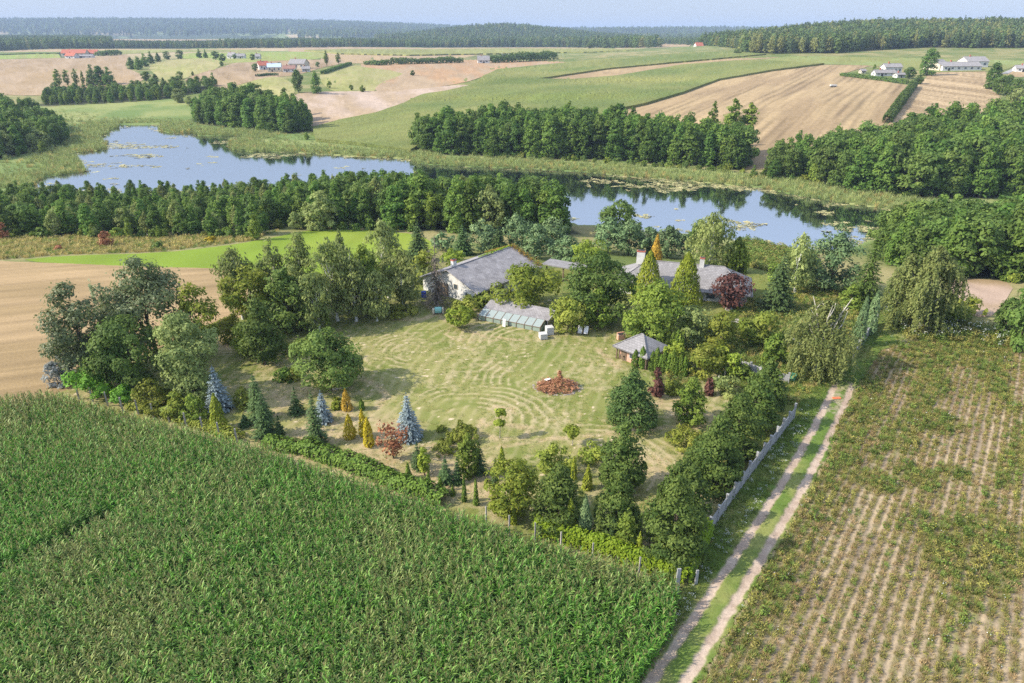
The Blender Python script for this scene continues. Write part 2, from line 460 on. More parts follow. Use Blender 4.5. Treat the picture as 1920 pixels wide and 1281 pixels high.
def clip_sheet(name, poly, mat, z):
    w = at(np.array([q[0] for q in poly]), np.array([q[1] for q in poly]), z)
    r = delaunay_2d_cdt([Vector((a[0], a[1])) for a in w], [], [list(range(len(w)))], 1, 1e-4)
    me = bpy.data.meshes.new(name)
    V = np.array([(v.x, v.y, z) for v in r[0]]); F = np.array(r[2])
    fill_mesh(me, V, F.ravel(), np.arange(len(F)) * 3)
    me.materials.append(mat)
    o = bpy.data.objects.new(name, me); COL.objects.link(o)
    return o
LAKE_BIG = [(-60, 215), (200, 215), (420, 235), (600, 270), (800, 290), (1300, 325), (1500, 350), (1760, 380), (1780, 440), (1640, 485), (1400, 478), (1150, 450), (900, 405), (600, 375), (0, 385), (-60, 340)]
w = clip_sheet('lake', LAKE_BIG, LW, -9.98)
tag(w, 'calm dark lake with lily pads between reed banks', kind='structure')

# ------------------------------------------------------------------ field sheets draped over the ground
def densify(poly, step):
    out = []
    n = len(poly)
    for i in range(n):
        a, b = np.array(poly[i], float), np.array(poly[(i + 1) % n], float)
        k = max(1, int(np.hypot(*(b - a)) / step))
        for j in range(k): out.append(tuple(a + (b - a) * j / k))
    return out

def round_poly(poly, it=2):
    p = np.array(poly, float)
    for _ in range(it):
        q = np.roll(p, -1, 0)
        p = np.stack([p * .75 + q * .25, p * .25 + q * .75], 1).reshape(-1, 2)
    return [tuple(a) for a in p]

def field(name, poly, colf, mat, dz=.12, step=(10, 3), raise_=0.0, smooth=1, label=None, wob=.5, kind='structure'):
    if smooth: poly = round_poly(poly, smooth)
    poly = densify(poly, 6)
    rg = np.random.default_rng(len(name) + len(poly))
    pa = np.array(poly)
    ys = np.arange(pa[:, 1].min(), pa[:, 1].max(), step[1]); xs = np.arange(pa[:, 0].min(), pa[:, 0].max(), step[0])
    gx, gy = np.meshgrid(xs, ys); gx = gx + rg.uniform(-.2, .2, gx.shape) * step[0]
    k = inside(gx, gy, poly)
    if wob:
        pa = pa + np.stack([wob * 4 * (noise(pa[:, 0] / 7, pa[:, 1] / 4, 1) - .5), wob * (noise(pa[:, 0] / 5, pa[:, 1] / 3, 2) - .5)], -1)
    pts = np.vstack([pa, np.stack([gx[k], gy[k]], -1)])
    r = delaunay_2d_cdt([Vector(a) for a in pts], [], [list(range(len(pa)))], 1, 1e-4)
    q = np.array([(v.x, v.y) for v in r[0]]); F = np.array(r[2])
    W = at(q[:, 0], q[:, 1], None, dz)
    a_, b_, c_ = W[F[:, 0]], W[F[:, 1]], W[F[:, 2]]
    flip = np.cross(b_ - a_, c_ - a_)[:, 2] < 0
    F[flip] = F[flip][:, ::-1]
    if raise_:   # standing crop: lift the sheet and hang walls round its edge
        top = W + np.array([0, 0, raise_])
        top[:, 2] += raise_ * .12 * (noise(W[:, 0] / 2.2, W[:, 1] / 2.2, 7) - .5)
        e = np.vstack([F[:, [0, 1]], F[:, [1, 2]], F[:, [2, 0]]])
        key = {}
        for s, t in e: key[(s, t)] = 1
        edge = [(s, t) for s, t in e if (t, s) not in key]
        n = len(W)
        wall = np.array([(s, s + n, t + n) for s, t in edge] + [(s, t + n, t) for s, t in edge])
        V = np.vstack([top, W]); F = np.vstack([F, wall])
    else:
        V = W
    me = bpy.data.meshes.new(name)
    fill_mesh(me, V, F.ravel(), np.arange(len(F)) * 3, None, not raise_)
    set_col(me, colf(V[:, 0], V[:, 1]))
    me.materials.append(mat)
    o = bpy.data.objects.new(name, me); COL.objects.link(o)
    tag(o, label, kind=kind)
    return o

def tone(ca, cb, sx=30.0, sy=30.0, ang=0.0, s=0, lines=0.0, amp=.25, lo=.35, hi=.65):
    """two soil or crop albedos mixed by noise stretched along the direction ang, with tramlines every 'lines' metres"""
    ca, cb = np.array(ca), np.array(cb)
    sa, co = math.sin(ang), math.cos(ang)
    def f(x, y):
        u, v = x * co - y * sa, x * sa + y * co
        t = fbm(u / sx, v / sy, s)
        c = mix(ca, cb, sm(lo, hi, t)[:, None])
        c = c * (.86 + .28 * noise(u / (sx / 9), v / (sy * .5), s + 21))[:, None]
        if lines:
            c = c * (1 - amp * (.5 + .5 * np.cos(2 * PI * (u + 2 * noise(u / 40, v / 40, s + 3)) / lines)) ** 2 * sm(.3, .6, noise(u / 9, v / 60, s + 8)))[:, None]
        return c
    return f

FM = col_mat('field_soil', scale=.35, amp=.22, bump=.35, dist=.12)
CROP = col_mat('field_crop', scale=.9, amp=.4, bump=1.0, dist=.5)
NEARM = col_mat('near_soil', scale=5.0, amp=.3, bump=.6, dist=.05)
TAN, TAN2, PINK, ORNG = (.35, .255, .14), (.28, .20, .112), (.325, .24, .152), (.35, .22, .12)
YGR, YGR2, BRT, CRN, CRN2 = (.25, .25, .085), (.30, .27, .12), (.215, .27, .065), (.125, .16, .045), (.20, .205, .065)
D = .12
field('stubble_field', [(-300, 112), (0, 112), (115, 109), (173, 107), (247, 102), (237, 115), (235, 127), (267, 141), (270, 153), (225, 162), (150, 178), (60, 180), (0, 178), (-300, 180)], tone(PINK, TAN2, 60, 18, 1.3, 1), FM, .2, label='wide pinkish stubble field on the far side of the lake')
field('green_field', [(-300, 104), (0, 104), (60, 101), (110, 101), (114, 109), (0, 111.5), (-300, 112)], tone(BRT, YGR, 40, 40, 0, 2), FM, .25, smooth=0, label='bright green field beside the red roofed farm')
field('far_corn', [(-300, 101), (10, 100.5), (60, 99), (112, 99.5), (112, 101.5), (60, 101.8), (0, 104)], tone(CRN, CRN, 40, 40), CROP, .2, raise_=1.5, smooth=0, label='narrow strip of dark standing corn behind a green field')
field('stubble_field', [(-300, 100), (0, 99), (40, 95), (120, 92.5), (240, 92), (480, 92.5), (480, 95.5), (330, 97), (230, 100), (180, 99), (110, 97.5), (30, 99)], tone(TAN, TAN, 40, 40, 0, 3), FM, .2, smooth=0, label='thin pale stubble strip in front of the far woods')
field('green_field', [(176, 95), (300, 93.2), (490, 93.5), (485, 97.5), (330, 98), (240, 101.5), (190, 104)], tone(YGR, CRN2, 40, 40, 0, 4), FM, .25, smooth=0, label='dull green strip field in front of far woods')
field('green_field', [(318, 100), (490, 98), (560, 97), (610, 99), (612, 111), (520, 114), (435, 119), (410, 117), (345, 111)], tone(BRT, YGR, 60, 30, 0, 5), FM, .2, label='bright green field behind the white farm buildings')
field('meadow', [(277, 127), (300, 115), (353, 110), (412, 110), (415, 127), (367, 140), (333, 153), (300, 151), (288, 138)], tone(YGR, YGR2, 30, 30, 0, 6), FM, .2, label='yellowish green rounded meadow beside dark tree clump')
field('stubble_field', [(335, 154), (383, 134), (415, 127), (433, 120), (467, 114), (600, 111), (650, 118), (600, 128), (560, 141), (487, 148), (417, 169), (403, 168), (390, 158)], tone(PINK, TAN2, 40, 12, 1.1, 7, 9, .2), FM, .16, label='pale brown field curving round the small farmstead')
field('meadow', [(405, 172), (440, 163), (487, 148), (520, 143), (550, 156), (556, 173), (540, 186), (505, 200), (480, 205), (450, 190)], tone(YGR, YGR2, 25, 25, 0, 8), FM, .22, label='yellowish green hump of meadow below the farmstead')
field('meadow', [(600, 131), (640, 124), (665, 122), (767, 136), (745, 147), (712, 160), (699, 174), (640, 176), (612, 166), (600, 150)], tone(YGR2, YGR, 25, 25, 0, 9), FM, .18, label='dry yellow meadow with scattered dark bushes')
field('stubble_field', [(505, 196), (550, 177), (600, 172.5), (640, 172.5), (773, 169.5), (862, 159), (885, 162), (840, 173), (793, 180), (757, 197), (707, 215), (640, 228), (587, 242), (560, 233), (545, 205)], tone(PINK, (.40, .31, .24), 50, 14, 1.2, 10), FM, .26, label='pale smooth harvested hump above the reed bank')
field('stubble_field', [(698, 172), (714, 155), (742, 146), (760, 136), (650, 122), (760, 116), (850, 113), (1060, 111), (1110, 113), (1007, 124), (933, 132), (907, 144), (870, 156), (800, 167), (745, 172)], tone(ORNG, PINK, 80, 14, 1.4, 11), FM, .2, label='orange tinted ploughed field beyond the yellow meadow')
field('stubble_field', [(540, 89), (640, 88), (790, 90), (1030, 89), (1160, 91), (1380, 95), (1380, 99), (1200, 104), (1060, 113), (850, 114.5), (745, 120), (640, 119), (600, 112), (612, 99), (540, 97)], tone(TAN, PINK, 120, 30, 1.5, 12), FM, .14, smooth=0, label='long pale stubble plateau in front of far woods')
field('far_corn', [(570, 96), (640, 94), (800, 94), (940, 92.5), (1140, 93.5), (1205, 96.5), (1100, 100), (930, 102.5), (767, 105.5), (640, 102.5)], tone(CRN2, YGR, 60, 60, 0, 13), CROP, .15, raise_=2.0, smooth=0, label='long level strip of pale green corn on the plateau')
field('far_corn', [(592, 266), (587, 243), (640, 228.5), (707, 215.5), (757, 197.5), (793, 180.5), (840, 173.5), (883, 163), (907, 145), (933, 133), (1007, 125), (1110, 115), (1200, 109), (1290, 100.5), (1370, 98), (1437, 104), (1280, 118), (1140, 131), (1040, 146), (1010, 151), (1073, 152), (1157, 145), (1280, 124), (1370, 117), (1410, 115), (1545, 122), (1447, 134.5), (1347, 152), (1280, 177), (1207, 199), (1140, 212), (1115, 228), (1000, 245), (800, 270), (770, 287), (700, 277), (640, 270)], tone(CRN, CRN2, 34, 60, .9, 14, lo=.25, hi=.75), CROP, .1, step=(8, 2), raise_=1.5, smooth=0, wob=.5, label='big sweeping field of green corn beyond the lake', kind='stuff')
field('stubble_field', [(1010, 151), (1040, 146), (1140, 131), (1280, 118), (1437, 104), (1482, 105), (1460, 108), (1370, 116), (1280, 123.5), (1157, 144.5), (1073, 151.5)], tone(TAN, TAN2, 60, 20, 1.2, 15), FM, .15, smooth=0, label='narrow stubble wedge between two blocks of corn')
field('stubble_field', [(1105, 232), (1140, 213), (1207, 199), (1280, 177), (1347, 152), (1447, 134), (1545, 122.5), (1640, 122), (1600, 133), (1577, 140), (1640, 150), (1712, 162.5), (1690, 193), (1655, 235), (1560, 275), (1450, 318), (1394, 318), (1370, 275), (1250, 250)], tone(TAN, TAN2, 10, 60, .55, 16, 5.5, .34), FM, .18, step=(4, 1.5), smooth=0, label='large striped stubble field above the alder wood')
field('stubble_field', [(1664, 236), (1695, 198), (1718, 164), (1745, 136.5), (1848, 134.5), (1855, 166), (1873, 179), (1880, 193), (1895, 216), (1850, 240), (1720, 270)], tone((.42, .31, .18), TAN2, 7, 60, -.42, 17, 5, .28), FM, .18, step=(4, 1.5), smooth=0, label='smaller striped stubble field below the long barn')
field('green_field', [(1440, 112), (1500, 102), (1560, 99), (1640, 99), (1740, 96.5), (2100, 97), (2100, 120), (1915, 118), (1880, 134), (1848, 134), (1740, 136), (1650, 124), (1545, 121), (1420, 114)], tone((.20, .235, .08), CRN2, 40, 40, 0, 18), FM, .2, label='light green crop below the wooded hill')
field('stubble_field', [(1885, 139), (1912, 131), (1960, 134), (1960, 142), (1900, 146)], tone(TAN, TAN2), FM, .2, label='corner of stubble beside the grey farm road')
field('farm_road', [(1876, 139), (1916, 121), (1960, 116), (1960, 119), (1919, 125), (1890, 139)], tone((.3, .29, .29), (.26, .25, .25)), FM, .28, smooth=0, label='grey farm road running up beside the barns')
for pl_, lb_ in (([(208, 67.5), (240, 66.5), (425, 69.5), (425, 75), (330, 78), (210, 78.5)], 'pale far field behind the straight forest belt'), ([(-60, 66), (30, 64.5), (62, 66), (30, 70), (-60, 71)], 'pale far field below the blue ridge'),
                 ([(1133, 87), (1180, 84), (1257, 80.5), (1300, 82), (1290, 90), (1200, 89)], 'pale far field among the wood strips'), ([(760, 77.5), (800, 76), (838, 77), (835, 79.5), (770, 79.5)], 'thin pale field before the far village'), ([(1500, 71), (1600, 70), (1590, 73), (1500, 74)], 'pale field far away on the plain'), ([(1370, 76), (1480, 74), (1490, 78), (1380, 80)], 'pale field beyond the wooded hill edge')):
    field('far_field', pl_, tone(TAN, PINK, 300, 120), FM, .8, step=(6, .8), smooth=0, label=lb_)
# nearer fields on this side of the lake
field('bright_meadow', [(20, 490), (120, 480), (300, 475), (420, 462), (520, 445), (560, 434), (640, 430), (750, 436), (800, 444), (830, 480), (700, 520), (440, 506), (240, 500)], tone((.165, .235, .026), (.215, .265, .036), 30, 30, 0, 20), NEARM, .06, step=(14, 5), label='vivid green meadow between the birches and the wood')
field('stubble_field', [(-400, 492), (0, 490), (240, 499), (440, 505), (470, 520), (460, 590), (440, 615), (330, 640), (210, 690), (130, 740), (60, 760), (0, 775), (-400, 830)], tone((.34, .24, .128), (.28, .198, .10), 6, 26, PI / 2 - .32, 21, 4.2, .16), NEARM, .06, step=(4, 2), smooth=0, label='tan harvested field behind the poplars')
field('stubble_field', [(1770, 520), (1830, 523), (1905, 530), (1880, 575), (1850, 600), (1790, 580)], tone((.37, .27, .2), TAN2, 10, 10, 0, 22), NEARM, .06, label='small bare field between birches and dark wood')
# ------------------------------------------------------------------ bark and leaves
BARK = rough_mat('bark', (.07, .055, .04), (.17, .135, .10), scale=9, stretch=(1, 1, .25), bump=.6)
BIRCH = rough_mat('birch_bark', (.06, .055, .05), (.68, .66, .62), scale=4, stretch=(1, 1, 2.2), bump=.3, contrast=(.28, .42))
GREY_BARK = rough_mat('grey_bark', (.16, .14, .12), (.38, .34, .30), scale=7, stretch=(1, 1, .3), bump=.4)
LM = {
    'alder': leaf_mat('alder_leaves', (.034, .074, .02), (.088, .142, .038), objvar=.28),
    'oak': leaf_mat('oak_leaves', (.038, .072, .022), (.09, .135, .046), objvar=.22),
    'maple': leaf_mat('maple_leaves', (.052, .088, .02), (.125, .172, .042), objvar=.18),
    'walnut': leaf_mat('walnut_leaves', (.07, .105, .02), (.155, .18, .04), objvar=.12),
    'birch': leaf_mat('birch_leaves', (.07, .098, .04), (.155, .182, .085), objvar=.16),
    'willow': leaf_mat('willow_leaves', (.085, .12, .055), (.17, .205, .10), objvar=.14),
    'poplar': leaf_mat('silver_leaves', (.095, .135, .04), (.21, .25, .11), objvar=.1, spec=.4, lb=1.0),
    'hornbeam': leaf_mat('hornbeam_leaves', (.03, .056, .018), (.08, .112, .036), objvar=.2),
    'spruce': leaf_mat('spruce_needles', (.016, .034, .016), (.045, .075, .034), trans=.1, objvar=.25),
    'bluespruce': leaf_mat('blue_needles', (.13, .175, .18), (.27, .33, .34), trans=.1, objvar=.1, lb=1.0),
    'pine': leaf_mat('pine_needles', (.016, .036, .013), (.045, .078, .028), trans=.12, objvar=.15),
    'palepine': leaf_mat('pale_pine_needles', (.036, .068, .038), (.092, .135, .082), trans=.12, objvar=.2),
    'thuja': leaf_mat('thuja_leaves', (.03, .058, .012), (.075, .115, .025), trans=.15, objvar=.22),
    'cypress': leaf_mat('yellow_green_leaves', (.062, .095, .014), (.16, .185, .03), trans=.2, objvar=.15),
    'gold': leaf_mat('golden_leaves', (.32, .25, .015), (.54, .43, .03), trans=.25, objvar=.14, lb=1.0),
    'amber': leaf_mat('amber_leaves', (.38, .23, .03), (.58, .38, .06), trans=.25, objvar=.1, lb=1.0),
    'plum': leaf_mat('purple_leaves', (.028, .014, .016), (.085, .04, .045), trans=.2, objvar=.12),
    'redbush': leaf_mat('red_brown_leaves', (.10, .04, .03), (.21, .10, .07), trans=.2, objvar=.1),
    'dead': leaf_mat('dead_twigs', (.095, .075, .055), (.20, .165, .125), trans=.05, objvar=.1, lb=1.0),
    'lime': leaf_mat('lime_leaves', (.085, .125, .02), (.165, .21, .045), objvar=.15),
    'shrub': leaf_mat('shrub_leaves', (.075, .105, .022), (.165, .185, .05), objvar=.22),
    'silver': leaf_mat('grey_leaves', (.20, .22, .20), (.42, .44, .42), objvar=.1, lb=1.0),
    'sumac': leaf_mat('sumac_leaves', (.06, .15, .025), (.12, .24, .05), objvar=.1),
    'ivy': leaf_mat('ivy_leaves', (.07, .13, .012), (.16, .22, .03), objvar=.15),
    'redivy': leaf_mat('red_ivy_leaves', (.10, .13, .03), (.26, .15, .055), objvar=.1),
    'farleaf': leaf_mat('far_wood_leaves', (.036, .066, .03), (.09, .13, .052), objvar=.3),
    'farpine': leaf_mat('far_pine_leaves', (.022, .044, .026), (.055, .08, .042), trans=.1, objvar=.3),
    'farbirch': leaf_mat('far_birch_leaves', (.085, .10, .045), (.16, .17, .085), objvar=.2),
}

def unit(v): return v / (np.linalg.norm(v, axis=-1, keepdims=True) + 1e-9)

SHAPES = {
    'round': lambda s: np.sqrt(np.clip(1 - (2 * s - 1) ** 2, 0, 1)) ** .8,
    'ovoid': lambda s: np.clip(np.sin(PI * np.clip(s, 0, 1) ** .72), 0, 1) ** .75,
    'broad': lambda s: np.clip(1 - s ** 2.6, 0, 1) ** .6 * sm(-.25, .22, s),
    'cone': lambda s: np.clip(1 - s, 0, 1) ** .75 * sm(-.12, .12, s),
    'column': lambda s: np.clip(1 - s ** 4, 0, 1) ** .8 * sm(-.3, .15, s),
    'egg': lambda s: np.clip(1 - s ** 1.7, 0, 1) ** .75 * sm(-.2, .16, s),
    'vase': lambda s: np.clip(.35 + .8 * s, 0, 1) * np.clip(1 - s ** 5, 0, 1) ** .7,
}

def broadleaf(h, w, seed, shape='ovoid', base=.12, nleaf=3500, leaf=.2, clump=None, gap=.15, hang=0.0, limbs=9, bark=0, trunk_r=None, rough=.28, aspect=.55, lean=0.0, stems=1, ragged=.5):
    """crown of leaf clumps on limbs: returns (trunk MB, crown MB)"""
    rng = np.random.default_rng(seed)
    R = w / 2
    clump = clump or max(.16 * w, leaf * 2)
    nc = max(14, int(1.5 * (h * (1 - base)) * w / (clump ** 2)))
    nc = min(nc, 260)
    s = rng.random(nc * 3)
    env = SHAPES[shape](s)
    keep = rng.random(nc * 3) < (.18 + env) ** 1.1
    s = s[keep][:nc]; env = SHAPES[shape](s)
    th = rng.random(len(s)) * 2 * PI
    ph = rng.random(4) * 6.28
    wob = 1 + rough * (.6 * np.sin(2 * th + ph[0] + 3 * s) + .5 * np.sin(3 * th + ph[1] - 5 * s) + .4 * np.sin(9 * s + ph[2] + th))
    rr = np.maximum(R * env * wob - clump * .45, 0) * (rng.random(len(s)) ** .42)
    zlo = h * base
    z = zlo + s * (h - zlo - clump * .4)
    cc = np.stack([rr * np.cos(th), rr * np.sin(th), z], -1)
    if gap: # leave holes
        drop = rng.random(len(s)) < gap
        cc, s, env = cc[~drop], s[~drop], env[~drop]
    cr = clump * rng.uniform(.55, 1.25, len(cc)) * (.65 + .35 * np.minimum(1, env + .2))
    lx = lean * (cc[:, 2] / h) ** 1.5
    cc[:, 0] += lx
    k = rng.choice(len(cc), nleaf, p=cr ** 2 / np.sum(cr ** 2))
    d = unit(rng.normal(size=(nleaf, 3)) + np.array([0, 0, .35]))
    rad = cr[k] * rng.uniform(.35, 1.0, nleaf) ** .5
    flat = np.array([1, 1, .72])
    p = cc[k] + d * rad[:, None] * flat
    stray = rng.random(nleaf) < .08 * ragged * 2
    p[stray] += d[stray] * clump * rng.uniform(.1, .5, (stray.sum(), 1))
    out = np.stack([p[:, 0], p[:, 1], np.zeros(nleaf)], -1); out = unit(out)
    n = unit(d * .75 + out * .35 + np.array([0, 0, .45]) + rng.normal(size=(nleaf, 3)) * .38)
    if hang:
        p[:, 2] -= hang * rng.random(nleaf) ** 2
        p[:, 2] = np.maximum(p[:, 2], .1 * leaf)
    for ax in (0, 1):
        q_ = np.percentile(np.abs(p[:, ax] - (lean if ax == 0 else 0) * .5), 97)
        f_ = np.clip((w / 2) / max(q_, 1e-3), .6, 1.6); p[:, ax] *= f_; cc[:, ax] *= f_
    f_ = h / max(np.percentile(p[:, 2], 99.6), .1); p[:, 2] *= f_; cc[:, 2] *= f_
    rr_ = np.hypot(p[:, 0] - lean * .5, p[:, 1]); f_ = np.minimum(1, w * .54 / (rr_ + 1e-6)); p[:, 0] *= f_; p[:, 1] *= f_
    p[:, 2] = np.maximum(p[:, 2], leaf * .6)
    cv = rng.normal(size=len(cc)) * .2
    var = np.clip(.48 + cv[k] + rng.normal(size=nleaf) * .17, 0, 1)
    crown = MB()
    L = leaf * rng.uniform(.6, 1.35, nleaf)
    crown.leaves(p, n, L, L * aspect, rng, var, along=np.tile([0, 0, -1.0], (nleaf, 1)) if hang else None, fold=.15)
    # trunk and limbs
    tr = MB()
    r0 = trunk_r or max(.05, .022 * h)
    for q in range(stems):
        ang = rng.random() * 6.28 if stems > 1 else 0
        sp = .16 * w if stems > 1 else .03 * w
        tt = np.linspace(0, 1, 8)
        cx = lean * tt ** 1.5 + sp * tt * math.cos(ang + 2 * PI * q / stems) + .02 * h * np.sin(tt * 5 + ph[3])
        cy = sp * tt * math.sin(ang + 2 * PI * q / stems) + .015 * h * np.sin(tt * 4 + ph[0])
        pts = np.stack([cx, cy, tt * h * (.9 if bark else .8) - .15 * (tt == 0)], -1)
        rad = r0 / math.sqrt(stems) * (1 - tt * .86); rad[0] *= 1.35
        tr.tube(pts, rad, 6)
        if limbs:
            order = rng.permutation(len(cc))[:limbs]
            for i in order:
                zz = np.clip(cc[i, 2] * rng.uniform(.4, .75), max(.1 * h, zlo * .7), .78 * h)
                f = zz / (h * (.9 if bark else .8))
                st = np.array([np.interp(f, tt, cx), np.interp(f, tt, cy), zz])
                md = (st + cc[i]) / 2 + np.array([0, 0, -.04 * h * rng.random()]) * (1 if not hang else -1)
                tr.tube(np.array([st, md, cc[i]]), np.array([.42, .26, .08]) * r0 * (1 - .5 * f), 4, cap=False)
    return tr, crown

def weeping(h, w, seed, base=.16, strands=240, per=16, leaf=.16, droop=.5, bark=1, top=.98, narrow=.5, fill=900, bare=0):
    """birch with hanging sprays"""
    rng = np.random.default_rng(seed)
    tr, crown = broadleaf(h, w * .8, seed + 1, 'ovoid', base + .1, fill, leaf, clump=.15 * w, gap=.2, bark=1, limbs=10, rough=.3, aspect=.5, trunk_r=.018 * h + .03)
    s = rng.random(strands) ** .9
    env = np.clip(np.sin(PI * np.clip(s * .94 + .06, 0, 1) ** .75), 0, 1) ** .75
    nb = 30
    bs, bt, bl = rng.random(nb) ** .9, rng.random(nb) * 6.28, rng.uniform(.6, 1.05, nb)
    kb = rng.integers(0, nb, strands)
    s = np.clip(bs[kb] + rng.normal(size=strands) * .05, 0, 1)
    env = np.clip(np.sin(PI * np.clip(s * .94 + .06, 0, 1) ** .75), 0, 1) ** .75
    th = bt[kb] + rng.normal(size=strands) * .22
    ph = rng.random(3) * 6.28
    wob = bl[kb] + .12 * np.sin(3 * th + ph[0] + 4 * s) + .1 * np.sin(5 * th + ph[1])
    rr = w / 2 * env * wob * rng.uniform(.35, 1.05, strands)
    z0 = h * base + s * h * (top - base)
    ln = droop * h * rng.uniform(.12, .42, strands) * (.5 + .5 * env)
    t = np.linspace(0, 1, per)[None]
    zz = np.maximum(z0[:, None] - ln[:, None] * t, .25)
    ro = rr[:, None] * (1 + .12 * np.sqrt(t)) + .04 * rng.normal(size=(strands, per))
    x = ro * np.cos(th)[:, None] + .09 * rng.normal(size=(strands, per))
    y = ro * np.sin(th)[:, None] + .09 * rng.normal(size=(strands, per))
    p = np.stack([x, y, zz], -1).reshape(-1, 3)
    k = len(p)
    f_ = (w / 2) / np.percentile(np.hypot(p[:, 0], p[:, 1]), 96); p[:, :2] *= f_
    f_ = h / np.percentile(p[:, 2], 99.7); p[:, 2] *= f_
    out = unit(np.stack([p[:, 0], p[:, 1], np.full(k, .35 * w)], -1))
    n = unit(out + rng.normal(size=(k, 3)) * .55)
    var = np.clip(np.repeat(rng.normal(.5, .18, strands), per) + rng.normal(size=k) * .15, 0, 1)
    L = leaf * rng.uniform(.7, 1.3, k)
    crown.leaves(p, n, L, L * narrow, rng, var, along=np.tile([0, 0, -1.], (k, 1)))
    return tr, crown

def conifer(h, w, seed, whorls=None, leaf=.2, droop=.25, dens=1.0, power=.85, base=.04, upturn=.12, aspect=.42, ragged=.2, sparse=0.0):
    """spruce or fir: whorls of drooping boughs clothed in flat sprays"""
    rng = np.random.default_rng(seed)
    tr, cr = MB(), MB()
    r0 = .016 * h + .03
    tt = np.linspace(0, 1, 6)
    tr.tube(np.stack([.01 * h * np.sin(tt * 4), 0 * tt, tt * h * .985 - .1 * (tt == 0)], -1), r0 * (1 - tt * .93), 6)
    whorls = whorls or int(np.clip(h * 2.6, 9, 26))
    P_, N_, A_, V_, S_ = [], [], [], [], []
    for i in range(whorls):
        s = (i + rng.uniform(-.25, .25)) / whorls
        s = min(max(s, 0), .97)
        z = h * (base + (1 - base) * s)
        L = w / 2 * (1 - s) ** power * rng.uniform(.82, 1.1) + .02 * w
        nb = int(np.clip(7 + 10 * (1 - s), 6, 16) * dens ** .5)
        off = rng.random() * 6.28
        for b_ in range(nb):
            if rng.random() < sparse: continue
            a = off + b_ * 2 * PI / nb + rng.normal() * .14
            l = L * rng.uniform(1 - ragged, 1 + ragged * .6)
            m = max(3, int(l / (leaf * .75) * dens * 1.6))
            t = (np.arange(m) + rng.random(m)) / m
            x = l * t
            zz = z - droop * l * t ** 1.3 + upturn * l * t ** 3
            side = rng.normal(size=m) * .28 * l * (1 - t * .75) * .6
            px = x * math.cos(a) - side * math.sin(a); py = x * math.sin(a) + side * math.cos(a)
            P_.append(np.stack([px, py, zz + rng.normal(size=m) * .05 * leaf - abs(side) * .25], -1))
            n = np.stack([np.full(m, .35 * math.cos(a)), np.full(m, .35 * math.sin(a)), np.full(m, 1.0)], -1) + rng.normal(size=(m, 3)) * .3
            N_.append(n)
            A_.append(np.stack([np.full(m, math.cos(a)), np.full(m, math.sin(a)), np.full(m, -.35)], -1) + rng.normal(size=(m, 3)) * .3)
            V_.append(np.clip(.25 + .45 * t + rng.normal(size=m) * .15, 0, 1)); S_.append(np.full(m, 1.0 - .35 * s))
    m = 14
    t = rng.random(m)
    P_.append(np.stack([rng.normal(size=m) * .012 * w, rng.normal(size=m) * .012 * w, h * (.93 + .07 * t)], -1)); N_.append(rng.normal(size=(m, 3))); A_.append(np.tile([0, 0, 1.], (m, 1))); V_.append(np.full(m, .6)); S_.append(np.full(m, .5))
    p = np.vstack(P_); p[:, 2] = np.maximum(p[:, 2], .04)
    k = len(p)
    sz = leaf * np.concatenate(S_) * rng.uniform(.75, 1.3, k)
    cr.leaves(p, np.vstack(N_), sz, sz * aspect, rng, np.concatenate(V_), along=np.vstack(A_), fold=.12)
    return tr, cr

def cone(h, w, seed, shape='cone', nleaf=1500, leaf=.13, lumps=.1, aspect=.4):
    """thuja, cypress or juniper: dense upright scale foliage over a cone or column"""
    rng = np.random.default_rng(seed)
    tr, cr = MB(), MB()
    tt = np.linspace(0, 1, 4)
    tr.tube(np.stack([0 * tt, 0 * tt, tt * h * .8 - .08 * (tt == 0)], -1), (.02 * h + .02) * (1 - .8 * tt), 5)
    nl = 46
    ls = rng.random(nl); lt = rng.random(nl) * 6.28
    s = rng.random(nleaf) ** (1.25 if shape in ('cone', 'egg') else 1.0)
    th = rng.random(nleaf) * 6.28
    env = SHAPES[shape](s)
    d2 = ((s[:, None] - ls) * h / (.16 * h)) ** 2 + (np.angle(np.exp(1j * (th[:, None] - lt))) * env[:, None] / .5) ** 2
    bump = np.max(np.exp(-d2), 1)
    r = w / 2 * env * (1 - lumps * 2.2 + lumps * 3.2 * bump) * rng.uniform(.74, 1.08, nleaf) * (1 + .1 * np.sin(7 * s + 2 * th))
    p = np.stack([r * np.cos(th), r * np.sin(th), .03 * h + s * h * .97 * rng.uniform(.985, 1.0, nleaf)], -1)
    n = unit(np.stack([np.cos(th), np.sin(th), np.full(nleaf, .35)], -1) + rng.normal(size=(nleaf, 3)) * .45)
    var = np.clip(.2 + .5 * bump + rng.normal(size=nleaf) * .17, 0, 1)
    L = leaf * rng.uniform(.7, 1.35, nleaf)
    cr.leaves(p, n, L, L * aspect, rng, var, along=np.tile([0, 0, 1.], (nleaf, 1)))
    return tr, cr

def plant(name, label, cat, loc, tr, cr, bark, leaf, rz=0.0, group=None):
    o = empty(name, loc, rz)
    tag(o, label, cat, group)
    if tr is not None and tr.n: tr.build('trunk', bark, o, smooth=True)
    cr.build('crown', leaf, o)
    return o

def copy_plant(src, loc, rz, sc, label, group):
    r = src.copy(); COL.objects.link(r)
    r.location = [float(a) for a in loc]; r.rotation_euler = (0, 0, rz); r.scale = sc
    r['label'] = label
    if group: r['group'] = group
    for ch in KIDS[src.name]:
        c_ = ch.copy(); COL.objects.link(c_); c_.parent = r
    return r
KIDS = {}

